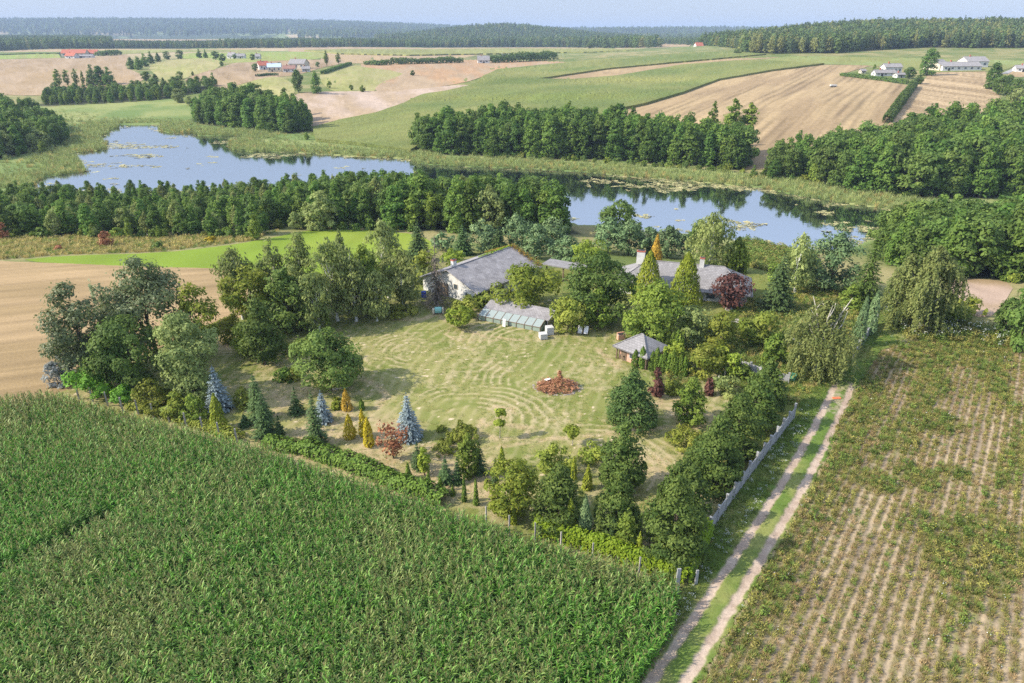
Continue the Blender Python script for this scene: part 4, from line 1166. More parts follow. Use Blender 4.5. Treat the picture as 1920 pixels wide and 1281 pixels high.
spread('verge_grass', 'green grass and white flowering weeds along the track', vx, vy, V_PROT, rng, (.6, 1.2), prob, flat=np.where(mid, .45, np.where(left, .95, .8)))
lx, ly = sample_poly(lw, .36, rng, world=True)
k = fbm(lx / 5, ly / 5, 41) + .3 * noise(lx / 1.5, ly / 1.5, 43) > .5
lx, ly = lx[k], ly[k]
spread('lawn_tufts', 'short dry and green grass tufts all over the lawn', lx, ly, [tuft(61, .10, .16, 16, .008, [GR, FW], bend=1.1), tuft(62, .09, .16, 16, .008, [GRD, FW], bend=1.2), tuft(63, .16, .14, 16, .008, [GR, FW])], rng, (.6, 1.3), [.45, .47, .08], dz=.07)
# rough grass round the back of the garden and the meadow towards the wood
ROUGH = [(1330, 700), (1290, 745), (1240, 735), (1215, 700), (1260, 665), (1330, 600), (1400, 570), (1500, 530), (1600, 545), (1650, 590), (1560, 700), (1490, 765), (1440, 760), (1390, 740)]
rx, ry = sample_poly(ROUGH, .55, rng)
spread('rough_grass', 'long unmown grass and weeds at the back of the garden', rx, ry, [tuft(21, .5, .3, 40, .014, [GR, FY]), tuft(22, .55, .3, 36, .014, [GRD, FY]), weed(23, .7, .4, 46, .11, [WD, FY], .2), weed(24, .6, .4, 46, .12, [WG, FY])], rng, (.6, 1.3), [.52, .18, .12, .18])
mx_, my_ = sample_poly([(-120, 445), (0, 445), (480, 444), (525, 432), (470, 452), (300, 473), (120, 478), (0, 488), (-120, 495)], .9, rng)
spread('meadow_grass', 'dry wild meadow grass in front of the wood', mx_, my_, [tuft(31, .7, .45, 40, .02, [GRD, FY]), tuft(32, .6, .45, 40, .02, [GR, FY]), weed(33, .7, .4, 40, .12, [WD, FY], .25)], rng, (.7, 1.4), [.6, .28, .12])
ex, ey = sample_poly([(1655, 585), (1720, 590), (1800, 600), (1870, 625), (1960, 640), (1960, 668), (1800, 645), (1700, 640)], .55, rng)
spread('bank_weeds', 'pale weeds on the bank behind the crop field', ex, ey, [tuft(41, .7, .3, 36, .014, [GR, FW]), weed(42, 1.0, .4, 46, .12, [WG, FW], .15), weed(43, .9, .4, 46, .12, [WD, FY])], rng, (.7, 1.5))
ix, iy = sample_poly([(1330, 480), (1400, 450), (1470, 470), (1530, 480), (1540, 525), (1480, 520), (1400, 500)], .7, rng)
spread('lakeside_weeds', 'lush green weeds between the house and the lake', ix, iy, [weed(51, 1.0, .5, 60, .16, [WG, FY]), weed(52, .8, .5, 60, .15, [WD, FY])], rng, (.7, 1.6))
# ------------------------------------------------------------------ trees and shrubs of the garden
# (kind, base px, base py, top row, width px, name, category, label)
def mk(kind, h, w, seed, t):
    px = 1.15 * t / 683.0                     # about one picture pixel, in metres
    lf = max(.11, 1.5 * px)
    def nl(k, leaf, lo=500, hi=12000): return int(np.clip(k * PI * w * h * .8 / (2 * leaf * leaf * .55), lo, hi))
    if kind in ('oak', 'maple', 'linden', 'green', 'ash', 'lime', 'fruit', 'grey', 'walnut', 'cherry', 'golden', 'plum', 'redplum', 'purplebeech', 'sapling', 'silver', 'sumac', 'wildshrub', 'poplar', 'locust', 'hornbeam', 'yellowshrub', 'whitewillow'):
        d = dict(oak=('round', .13, 'oak', BARK), maple=('egg', .1, 'maple', BARK), linden=('cone', .12, 'oak', BARK), green=('ovoid', .05, 'maple', BARK), ash=('ovoid', .2, 'walnut', BARK),
                 lime=('round', .15, 'lime', BARK), fruit=('round', .06, 'shrub', BARK), grey=('round', .06, 'willow', BARK), walnut=('round', .1, 'walnut', BARK), cherry=('broad', .06, 'oak', BARK),
                 golden=('round', .08, 'walnut', BARK), plum=('vase', .06, 'plum', BARK), redplum=('vase', .18, 'redbush', BARK), purplebeech=('cone', .1, 'plum', BARK), sapling=('round', .5, 'lime', GREY_BARK),
                 silver=('round', .02, 'silver', BARK), sumac=('broad', .2, 'sumac', BARK), wildshrub=('broad', .0, 'shrub', BARK), poplar=('ovoid', .16, 'poplar', BARK), locust=('round', .16, 'oak', BARK),
                 hornbeam=('egg', .02, 'hornbeam', BARK), yellowshrub=('broad', 0, 'cypress', BARK), whitewillow=('round', .04, 'willow', BARK))[kind]
        shape, base, leafm, bark = d
        kw = dict(gap=.16, rough=.26)
        k = 1.9
        if kind == 'poplar': kw.update(gap=.28, rough=.26, ragged=1.0); k = 1.5; lf *= .95
        if kind == 'locust': kw.update(gap=.28, rough=.4)
        if kind == 'ash': kw.update(gap=.35, rough=.45); k = 1.1
        if kind in ('plum', 'redplum'): kw.update(stems=4, gap=.22, ragged=1.0); k = 1.2 if kind == 'plum' else .7
        if kind == 'hornbeam': kw.update(clump=.13 * w, rough=.14, gap=.04); k = 2.3
        if kind == 'golden': kw.update(clump=.13 * w, rough=.12, gap=.04); k = 2.2
        if kind == 'sapling': k = .8; kw.update(trunk_r=.05)
        if kind in ('wildshrub', 'yellowshrub', 'silver'): kw.update(rough=.4, clump=.17 * w, gap=.22)
        if kind == 'cherry': kw.update(rough=.36, clump=.12 * w)
        if kind == 'oak': kw.update(clump=.15 * w, rough=.07, gap=0); k = 2.4
        if kind == 'maple' or kind == 'green': kw.update(clump=.15 * w)
        if kind == 'linden': kw.update(rough=.35, clump=.16 * w, gap=.2)
        tr, cr = broadleaf(h, w, seed, shape, base, nl(k, lf), lf, **kw)
        return tr, cr, bark, LM[leafm]
    if kind in ('birch', 'yellowbirch'):
        tr, cr = broadleaf(h, w, seed, 'ovoid', .13, nl(1.35, lf * .95), lf * .95, clump=.15 * w, gap=.26, rough=.36, hang=.05 * h, bark=1, limbs=12, aspect=.5, ragged=.8, trunk_r=.018 * h + .03)
        return tr, cr, BIRCH, LM['birch' if kind == 'birch' else 'willow']
    if kind == 'weepbirch':
        tr, cr = weeping(h, w, seed, .12, int(np.clip(h * w * 5, 160, 560)), 18, lf * .85, .8, fill=nl(.6, lf, 300, 3500))
        return tr, cr, BIRCH, LM['birch']
    if kind == 'weepwillow':
        tr, cr = weeping(h, w, seed, .1, 260, 22, lf * .9, 1.6, fill=500)
        return tr, cr, BARK, LM['lime']
    if kind in ('spruce', 'bluespruce', 'fir', 'deadlarch'):
        if kind == 'spruce': tr, cr = conifer(h, w, seed, leaf=max(.16, lf * 1.0), dens=1.25)
        elif kind == 'bluespruce': tr, cr = conifer(h, w, seed, whorls=int(np.clip(h * 3.0, 9, 15)), leaf=max(.14, lf * .95), droop=.3, dens=1.5, ragged=.12)
        elif kind == 'fir': tr, cr = conifer(h, w, seed, leaf=max(.16, lf), dens=1.2, power=.7, droop=.35, ragged=.35)
        else: tr, cr = conifer(h, w, seed, whorls=24, leaf=lf * .95, droop=.5, dens=.8, power=.55, base=.12, ragged=.4, sparse=.25, aspect=.28)
        return tr, cr, GREY_BARK if kind == 'deadlarch' else BARK, LM[{'spruce': 'spruce', 'bluespruce': 'bluespruce', 'fir': 'hornbeam', 'deadlarch': 'dead'}[kind]]
    if kind in ('pine', 'palepine'):
        tr, cr = broadleaf(h, w, seed, 'egg' if kind == 'pine' else 'ovoid', .0 if kind == 'pine' else .1, nl(2.8 if kind == 'pine' else 1.9, lf * .9), lf * .9, clump=.13 * w, gap=.04, rough=.1 if kind == 'pine' else .3, aspect=.42)
        return tr, cr, BARK, LM[kind]
    if kind in ('thuja', 'column', 'gold', 'amber', 'cypress', 'juniper', 'darkcone', 'bluejuniper'):
        sh = {'thuja': 'cone', 'column': 'column', 'gold': 'egg', 'amber': 'cone', 'cypress': 'cone', 'juniper': 'cone', 'darkcone': 'cone', 'bluejuniper': 'egg'}[kind]
        lm = {'thuja': 'thuja', 'column': 'thuja', 'gold': 'gold', 'amber': 'amber', 'cypress': 'cypress', 'juniper': 'spruce', 'darkcone': 'spruce', 'bluejuniper': 'palepine'}[kind]
        l2 = max(.085, lf * .8)
        n = int(np.clip(2.3 * PI * w / 2 * h / (2 * l2 * l2 * .42), 320, 6500))
        tr, cr = cone(h, w, seed, sh, n, l2, lumps=.11 if w > 1.5 else .07)
        return tr, cr, BARK, LM[lm]
    if kind == 'lowshrub':
        tr, cr = broadleaf(h, w, seed, 'broad', 0, nl(2.2, lf * .8, 300), lf * .8, clump=.11 * w, gap=.1, rough=.3, limbs=5)
        return None, cr, BARK, LM['shrub']
    if kind == 'lowjuniper':
        tr, cr = broadleaf(h, w, seed, 'broad', 0, nl(2.4, lf * .8, 300), lf * .8, clump=.13 * w, gap=.15, rough=.45, limbs=0)
        return None, cr, BARK, LM['thuja']
    raise ValueError(kind)

T_ = 'tree'; S_ = 'shrub'; C_ = 'conifer'
GARDEN = [
 # west corner by the corn
 ('poplar', 292, 668, 486, 138, 'silver_poplar', T_, 'tallest silver leaved poplar at the corner between harvested field and lawn'),
 ('poplar', 170, 716, 534, 116, 'silver_poplar', T_, 'silver poplar standing alone nearest the tan harvested field'),
 ('poplar', 232, 690, 560, 80, 'silver_poplar', T_, 'smaller silver poplar squeezed between the two big poplars'),
 ('locust', 255, 738, 602, 140, 'locust_tree', T_, 'dark spreading locust tree in front of the silver poplars'),
 ('whitewillow', 368, 752, 588, 108, 'grey_willow', T_, 'grey green willow behind the tall blue spruce'),
 ('ash', 378, 672, 538, 92, 'ash_tree', T_, 'feathery olive ash tree behind the grey willow'),
 ('silver', 110, 724, 678, 42, 'silver_shrub', S_, 'silvery grey shrub at the edge of the tan harvested field'),
 ('silver', 137, 716, 655, 34, 'silver_shrub', S_, 'taller silver green shrub at the foot of the outermost poplar'),
 ('sumac', 178, 742, 688, 80, 'sumac_bush', S_, 'bright fresh green sumac bush behind the concrete posts'),
 ('sumac', 236, 756, 722, 46, 'sumac_bush', S_, 'small bright sumac below the locust tree'),
 ('wildshrub', 292, 772, 712, 60, 'wild_shrub', S_, 'olive shrub between the locust and the corn edge'),
 ('wildshrub', 338, 780, 735, 62, 'wild_shrub', S_, 'yellowish green shrub in front of the grey willow'),
 ('green', 366, 790, 740, 46, 'dark_shrub', S_, 'dark green shrub beside the tall blue spruce'),
 ('bluespruce', 413, 770, 684, 54, 'blue_spruce', C_, 'tallest blue spruce beside the grey willow'),
 ('cypress', 413, 806, 738, 36, 'green_cypress', C_, 'yellow green cone conifer in front of the tall blue spruce'),
 ('spruce', 487, 786, 700, 54, 'dark_spruce', C_, 'dark spruce behind its twin at the west end of the lawn'),
 ('spruce', 500, 818, 732, 56, 'dark_spruce', C_, 'bigger dark spruce at the corn edge, in front of its twin'),
 ('spruce', 460, 800, 776, 30, 'small_spruce', C_, 'little dark spruce beside the pair of big dark spruces'),
 ('spruce', 526, 818, 778, 22, 'small_spruce', C_, 'slim young spruce beside the bigger dark spruce'),
 ('wildshrub', 458, 764, 728, 36, 'wild_shrub', S_, 'olive brown shrub behind the pair of dark spruces'),
 ('spruce', 557, 776, 726, 34, 'small_spruce', C_, 'short dark spruce alone on the bare ground'),
 ('spruce', 595, 834, 732, 44, 'dark_spruce', C_, 'thin dark spruce standing in front of a pale blue spruce'),
 ('bluespruce', 607, 792, 732, 40, 'blue_spruce', C_, 'pale blue spruce half hidden behind a thin dark spruce'),
 ('amber', 651, 769, 730, 24, 'golden_conifer', C_, 'orange gold dwarf conifer nearest the round oak'),
 ('yellowshrub', 631, 766, 746, 22, 'small_shrub', S_, 'small yellow green shrub beside the orange gold conifer'),
 ('gold', 657, 823, 777, 23, 'golden_conifer', C_, 'yellow conifer standing alone at the bare ground'),
 ('gold', 682, 818, 769, 17, 'golden_conifer', C_, 'yellow conifer behind the pair\'s front one'),
 ('gold', 692, 838, 783, 21, 'golden_conifer', C_, 'front yellow conifer of the close pair'),
 ('column', 679, 770, 750, 9, 'small_thuja', C_, 'tiny green column shrub on the lawn by the wheel tracks'),
 ('redplum', 738, 862, 796, 56, 'red_plum_tree', T_, 'small reddish brown leaved tree in front of a blue spruce'),
 ('bluespruce', 767, 822, 736, 56, 'blue_spruce', C_, 'blue spruce standing free on the lawn behind the red tree'),
 ('oak', 620, 730, 626, 118, 'round_oak', T_, 'big round crowned green tree alone on the lawn'),
 ('linden', 497, 684, 562, 84, 'linden_tree', T_, 'bright green pointed tree with pale top shoots near the birches'),
 ('lime', 470, 664, 602, 62, 'lime_shrub', S_, 'light green young tree touching the linden'),
 ('wildshrub', 440, 640, 596, 46, 'wild_shrub', S_, 'yellow green shrub in front of the birch grove edge'),
 ('lowshrub', 564, 660, 640, 62, 'flowering_shrub', S_, 'low yellow flowered shrub bed between linden and round tree'),
 ('lowjuniper', 535, 712, 690, 42, 'spreading_juniper', S_, 'bright green spreading juniper on the lawn'),
 ('lowshrub', 551, 712, 693, 32, 'grey_juniper', S_, 'greyish low shrub touching the spreading juniper'),
 ('column', 617, 630, 588, 11, 'thin_thuja', C_, 'single slim column thuja in front of the birch row'),
 # birch grove
 ('birch', 455, 600, 468, 78, 'birch_tree', T_, 'outermost birch of the grove beside the tan field'),
 ('ash', 480, 622, 500, 96, 'ash_tree', T_, 'dark olive broad tree in the front of the birch grove'),
 ('birch', 524, 592, 450, 62, 'birch_tree', T_, 'narrow dark birch rising against the vivid meadow, by the broad olive tree'),
 ('cherry', 545, 624, 505, 92, 'dark_tree', T_, 'dark shady broadleaf filling the gap in the birch grove'),
 ('birch', 575, 590, 438, 66, 'birch_tree', T_, 'birch with pale bare top in the middle of the grove'),
 ('birch', 562, 612, 500, 66, 'birch_tree', T_, 'leafy birch low in the grove behind the front birch'),
 ('birch', 599, 622, 512, 72, 'birch_tree', T_, 'front birch with its white trunk foot on the lawn edge'),
 ('birch', 632, 603, 452, 74, 'birch_tree', T_, 'tall birch behind the front one with white trunk showing'),
 ('birch', 650, 585, 436, 52, 'birch_tree', T_, 'slim birch with the highest thin top beside the tall birch'),
 ('birch', 668, 604, 474, 62, 'birch_tree', T_, 'birch with long white trunk midway along the lawn edge'),
 ('green', 690, 588, 462, 64, 'green_tree', T_, 'yellowish green rounded tree behind the birch trunks'),
 ('birch', 708, 602, 510, 66, 'birch_tree', T_, 'short full birch at the end of the row, white foot on the lawn'),
 ('yellowbirch', 727, 560, 416, 70, 'pale_birch', T_, 'tallest pale straw coloured birch behind the grove'),
 ('birch', 755, 578, 470, 74, 'birch_tree', T_, 'darker green birch nearest the brown dead larch'),
 ('lowshrub', 752, 590, 572, 62, 'low_shrub', S_, 'low rounded shrub bed below the darker birch'),
 ('deadlarch', 820, 575, 443, 62, 'dead_larch', C_, 'brown dried out larch in front of the barn house'),
 ('wildshrub', 795, 530, 470, 50, 'wild_shrub', S_, 'pale shrubby tree behind the brown larch'),
 ('spruce', 786, 490, 416, 60, 'dark_spruce', C_, 'dark bushy spruce at the vivid meadow behind the larch'),
 ('lime', 850, 500, 468, 44, 'lime_shrub', S_, 'bright green bush behind the barn house chimney'),
 # in front of the barn house
 ('fruit', 876, 594, 556, 54, 'fruit_tree', T_, 'leafy fruit tree below the barn house gable'),
 ('wildshrub', 908, 576, 548, 60, 'wild_shrub', S_, 'green shrub between the gable and the greenhouse'),
 ('lime', 862, 617, 576, 46, 'lime_shrub', S_, 'light green small tree at the lawn beside the greenhouse'),
 ('column', 842, 604, 578, 9, 'thin_thuja', C_, 'short column thuja beside the water tank'),
 ('walnut', 985, 574, 498, 122, 'walnut_tree', T_, 'wide yellow green walnut tree behind the greenhouse'),
 ('fruit', 1066, 622, 560, 66, 'fruit_tree', T_, 'bright leafy bush tree behind the deck chairs'),
 ('cherry', 1118, 600, 474, 130, 'cherry_tree', T_, 'broad dark tree with layered boughs in the middle of the garden'),
 ('maple', 1120, 616, 540, 52, 'small_maple', T_, 'small round tree in front of the layered dark tree'),
 ('lime', 1106, 520, 450, 66, 'lime_tree', T_, 'yellow green round tree behind the flat roofed link'),
 ('maple', 1228, 640, 528, 116, 'maple_tree', T_, 'light green maple behind the summer house'),
 ('grey', 1298, 648, 578, 72, 'grey_willow', T_, 'greyish round willow beside the light green maple'),
 ('cypress', 1213, 560, 470, 66, 'green_cypress', C_, 'yellow green cone conifer in front of the chimneys, nearer the cherry'),
 ('cypress', 1281, 574, 473, 72, 'green_cypress', C_, 'bigger yellow green cone conifer in front of the house roof'),
 ('amber', 1227, 510, 440, 30, 'golden_cypress', C_, 'orange yellow conifer behind the house ridge'),
 ('plum', 1366, 582, 514, 80, 'purple_plum', T_, 'dark purple leaved tree at the corner of the house'),
 ('spruce', 1455, 582, 472, 78, 'dark_spruce', C_, 'large dark green spruce on the back lawn'),
 ('fruit', 1350, 660, 586, 56, 'fruit_tree', T_, 'light green small tree behind the summer house hedge'),
 ('fruit', 1428, 642, 580, 84, 'fruit_tree', T_, 'round yellow green tree near the white bench'),
 ('green', 1450, 682, 625, 46, 'green_tree', T_, 'bright young tree beside the weeping birch'),
 ('lime', 1350, 690, 650, 40, 'lime_shrub', S_, 'pale green bush near the plank fence'),
 ('fruit', 1312, 704, 645, 70, 'fruit_tree', T_, 'yellow green spreading fruit tree by the plank fence'),
 ('lime', 1262, 690, 642, 38, 'lime_shrub', S_, 'light green young tree beside the dark thuja hedge'),
 ('lime', 1372, 712, 664, 30, 'sapling_tree', T_, 'lime green mop headed sapling at the plank fence'),
 ('green', 1393, 714, 682, 38, 'green_shrub', S_, 'dense green shrub in front of the plank fence'),
 ('whitewillow', 1362, 742, 708, 50, 'grey_shrub', S_, 'olive grey shrub beside the row of hornbeams'),
 ('purplebeech', 1229, 745, 690, 27, 'purple_beech', T_, 'slim purple black tree beside the dense pine'),
 ('purplebeech', 1328, 742, 710, 17, 'purple_beech', T_, 'small purple column beside the wooden posts'),
 ('pine', 1181, 800, 696, 90, 'dense_pine', C_, 'dense dark green pine on the lawn near the bonfire heap'),
 ('maple', 1292, 792, 712, 64, 'small_maple', T_, 'bright green round maple between pine and hornbeams'),
 ('wildshrub', 1262, 738, 712, 40, 'yellow_shrub', S_, 'yellowish wild shrub between the pine and the bright maple'),
 ('lowshrub', 1285, 838, 808, 72, 'low_shrub', S_, 'low green yellow shrub at the lawn in front of the bright maple'),
 ('wildshrub', 1040, 880, 836, 74, 'low_shrub', S_, 'broad yellow green shrub on the lawn near the golden maple'),
 ('wildshrub', 1112, 864, 834, 52, 'low_shrub', S_, 'smaller yellow green shrub close to the tall hornbeam'),
 ('lowshrub', 870, 822, 796, 62, 'low_shrub', S_, 'neat oval green shrub on the lawn'),
 ('lowshrub', 838, 846, 830, 54, 'low_shrub', S_, 'flat olive shrub in front of the oval one'),
 ('lowshrub', 828, 808, 797, 20, 'low_shrub', S_, 'tiny dark shrub beside the oval shrub'),
 # saplings
 ('sapling', 937, 822, 768, 22, 'sapling_tree', T_, 'thin stemmed sapling with sparse head on the lawn'),
 ('sapling', 1073, 836, 799, 32, 'sapling_tree', T_, 'small round headed sapling with darker leaves on the lawn'),
 ('lime', 797, 892, 840, 22, 'sapling_tree', T_, 'yellow green sapling in front of the bluish small spruce'),
 # along the corn, from the dark spruces to the hornbeams
 ('spruce', 784, 880, 828, 32, 'small_spruce', C_, 'bluish young spruce behind the yellow green sapling'),
 ('thuja', 766, 898, 868, 15, 'young_thuja', C_, 'squat young thuja on the bare ground near the corn, before the sapling'),
 ('thuja', 804, 914, 885, 13, 'young_thuja', C_, 'young thuja in front of the small conifer group'),
 ('thuja', 826, 922, 894, 12, 'young_thuja', C_, 'thin young thuja touching the small conifer group'),
 ('thuja', 849, 930, 910, 11, 'young_thuja', C_, 'lowest stubby thuja at the corn edge'),
 ('thuja', 871, 942, 892, 12, 'young_thuja', C_, 'tall slim thuja, first of two standing apart'),
 ('thuja', 893, 948, 898, 13, 'young_thuja', C_, 'tall slim thuja, second of two standing apart'),
 ('spruce', 836, 908, 856, 36, 'small_spruce', C_, 'grey green spruce in the small conifer group'),
 ('spruce', 858, 906, 856, 24, 'small_spruce', C_, 'narrow spruce in the middle of the small conifer group'),
 ('green', 878, 896, 816, 42, 'green_tree', T_, 'fresh green young tree towering over the small conifer group'),
 ('spruce', 899, 888, 828, 38, 'small_spruce', C_, 'dark spruce behind the fresh green young tree'),
 ('darkcone', 929, 918, 862, 18, 'dark_juniper', C_, 'narrow dark juniper behind the golden maple'),
 ('cypress', 941, 882, 838, 19, 'green_cypress', C_, 'small yellow green cone on the lawn behind the golden maple'),
 ('golden', 958, 968, 868, 92, 'golden_maple', T_, 'round tree with golden green leaves at the corn edge'),
 ('cypress', 963, 984, 938, 14, 'young_thuja', C_, 'bright narrow thuja in front of the golden maple'),
 ('hornbeam', 1045, 990, 872, 98, 'hornbeam_tree', T_, 'dark broad hornbeam next to the golden maple'),
 ('cypress', 1075, 900, 858, 16, 'golden_cypress', C_, 'bright yellow green cypress behind the dark broad hornbeam'),
 ('cypress', 1101, 918, 872, 22, 'brown_thuja', C_, 'olive brown barrel shaped thuja behind the hornbeams'),
 ('hornbeam', 1165, 918, 796, 80, 'hornbeam_tree', T_, 'tall pointed hornbeam standing behind the front row'),
 ('hornbeam', 1155, 1002, 888, 80, 'hornbeam_tree', T_, 'olive gold hornbeam in front of the tall pointed one'),
 ('cypress', 1068, 1008, 934, 32, 'green_cypress', C_, 'yellow green cone between the dark hornbeam and the hedge'),
 ('bluejuniper', 1095, 1012, 930, 30, 'blue_juniper', C_, 'grey green soft conifer behind the clipped hedge'),
 ('fir', 1121, 1016, 936, 32, 'olive_fir', C_, 'olive slim conifer behind the clipped hedge'),
 ('darkcone', 1147, 1024, 970, 20, 'dark_juniper', C_, 'short dark juniper behind the clipped hedge'),
 ('maple', 1172, 1040, 958, 38, 'small_maple', T_, 'bright green narrow young tree behind the clipped hedge'),
 ('cypress', 1196, 1050, 998, 20, 'young_thuja', C_, 'bright slim thuja at the foot of the biggest hornbeam'),
 ('hornbeam', 1256, 1052, 896, 116, 'hornbeam_tree', T_, 'biggest round hornbeam at the corner of the wall'),
 ('hornbeam', 1286, 984, 876, 77, 'hornbeam_tree', T_, 'hornbeam behind the biggest one, along the concrete wall'),
 ('hornbeam', 1262, 960, 868, 60, 'hornbeam_tree', T_, 'thinner hornbeam between the biggest one and the lawn'),
 ('hornbeam', 1334, 916, 785, 93, 'hornbeam_tree', T_, 'wide hornbeam midway along the concrete wall'),
 ('hornbeam', 1308, 895, 820, 66, 'hornbeam_tree', T_, 'hornbeam on the lawn side of the wide wall row'),
 ('hornbeam', 1376, 856, 740, 86, 'hornbeam_tree', T_, 'dense hornbeam beside the wall, third from its far end'),
 ('hornbeam', 1412, 806, 702, 77, 'hornbeam_tree', T_, 'yellow green hornbeam second from the wall\'s far end'),
 ('hornbeam', 1432, 766, 674, 66, 'hornbeam_tree', T_, 'hornbeam at the far end of the concrete wall'),
 # back right
 ('weepbirch', 1528, 702, 566, 150, 'weeping_birch', T_, 'wide weeping birch with bare white branches on top'),
 ('fir', 1618, 575, 428, 66, 'olive_fir', C_, 'tall brownish green conifer beside the concrete fence'),
 ('bluejuniper', 1606, 650, 556, 24, 'blue_juniper', C_, 'bluish column conifer in front of the brownish one'),
 ('bluejuniper', 1628, 628, 546, 24, 'blue_juniper', C_, 'second bluish column conifer nearest the fence posts'),
 ('weepbirch', 1722, 622, 464, 120, 'weeping_birch', T_, 'great weeping birch with white trunk above the crop field'),
 ('weepbirch', 1680, 610, 478, 80, 'weeping_birch', T_, 'weeping birch standing next to the great one, nearer the fence'),
 ('green', 1770, 606, 552, 74, 'dark_shrub', S_, 'dark round shrub behind the great weeping birch'),
 ('wildshrub', 1808, 590, 556, 60, 'wild_shrub', S_, 'olive shrub at the edge of the small bare field'),
 ('birch', 1326, 512, 400, 84, 'birch_tree', T_, 'grey trunked birch behind the house with dark leaves'),
 ('weepwillow', 1378, 512, 446, 44, 'weeping_willow', T_, 'small hanging willow beside the lake behind the house'),
 ('yellowbirch', 1488, 552, 440, 66, 'pale_birch', T_, 'yellowish thin birch between the big spruce and the pine'),
 ('palepine', 1556, 548, 424, 98, 'grey_pine', C_, 'bluish green broad pine by the lake, beside the brownish conifer'),
 ('green', 1470, 540, 490, 60, 'green_shrub', S_, 'grey green bush tree behind the big spruce'),
 ('lime', 1465, 560, 540, 30, 'lime_shrub', S_, 'bright low bush on the back lawn beside the big spruce'),
 ('maple', 1592, 580, 535, 46, 'green_shrub', S_, 'green shrub at the foot of the brownish conifer'),
 # pines behind the houses
 ('palepine', 830, 470, 436, 44, 'grey_pine', C_, 'first small pine of the belt, at the vivid meadow'),
 ('spruce', 868, 478, 420, 46, 'dark_spruce', C_, 'dark pointed spruce behind the barn roof, nearest the meadow'),
 ('palepine', 905, 474, 412, 60, 'grey_pine', C_, 'bluish pine behind the barn roof ridge'),
 ('spruce', 935, 480, 422, 48, 'dark_spruce', C_, 'dark spruce above the barn roof peak'),
 ('palepine', 968, 474, 402, 66, 'grey_pine', C_, 'tall bluish pine above the barn roof peak'),
 ('palepine', 1006, 486, 420, 58, 'grey_pine', C_, 'bluish pine behind the vine covered roof edge'),
 ('palepine', 1036, 472, 408, 60, 'grey_pine', C_, 'bluish pine behind the flat roofed link'),
 ('palepine', 1062, 502, 442, 66, 'grey_pine', C_, 'low broad pine touching the flat roofed link'),
 ('palepine', 1140, 474, 408, 64, 'grey_pine', C_, 'dusty green pine behind the yellow green lime'),
 ('palepine', 1178, 478, 414, 66, 'grey_pine', C_, 'dusty green pine behind the big white chimney'),
 ('palepine', 1215, 474, 426, 52, 'grey_pine', C_, 'pine behind the orange yellow conifer'),
 ('palepine', 1250, 484, 424, 56, 'grey_pine', C_, 'dark bluish pine between chimney and lake'),
 ('palepine', 1280, 486, 440, 44, 'grey_pine', C_, 'last bluish pine of the belt, nearest the grey birch'),
 ('cherry', 1160, 440, 378, 76, 'dark_tree', T_, 'dark round tree against the water behind the pines'),
 ('cherry', 1308, 462, 412, 40, 'dark_tree', T_, 'dark tree at the lake shore beside the grey birch'),
]
GN_ = 0
for i, (kind, bx, by, top, wpx, name, cat, label) in enumerate(GARDEN):
    t = float(depth(bx, by))
    h = height_for(bx, by, top); w = wpx * t / FOC
    tr, cr, bark, lm = mk(kind, h, w, 100 + i * 7, t)
    plant(name, label, cat, at(bx, by), tr, cr, bark, lm, rz=(i * 2.4) % 6.28)
# bare white branches in the crown of the broken weeping birch
wb = [o for o in COL.objects if o.name.startswith('weeping_birch') and 'bare white' in o['label']][0]
rng = np.random.default_rng(3); mb = MB()
for k in range(11):
    a = rng.random() * 6.28; z0 = rng.uniform(4.5, 7.0); l = rng.uniform(2.6, 5.0)
    d = np.array([math.cos(a) * .55, math.sin(a) * .4, 1.0]); d /= np.linalg.norm(d)
    p0 = np.array([.6 * math.cos(a), .6 * math.sin(a), z0]); p1 = p0 + d * l
    mb.tube([p0, (p0 + p1) / 2 + rng.normal(size=3) * .2, p1], [.11, .08, .025], 5)
    q = p0 + d * l * .6
    mb.tube([q, q + np.array([rng.normal() * .8, rng.normal() * .6, .9])], [.05, .015], 4)
mb.build('bare_branches', plain_mat('bare_wood', (.55, .50, .43)), wb)

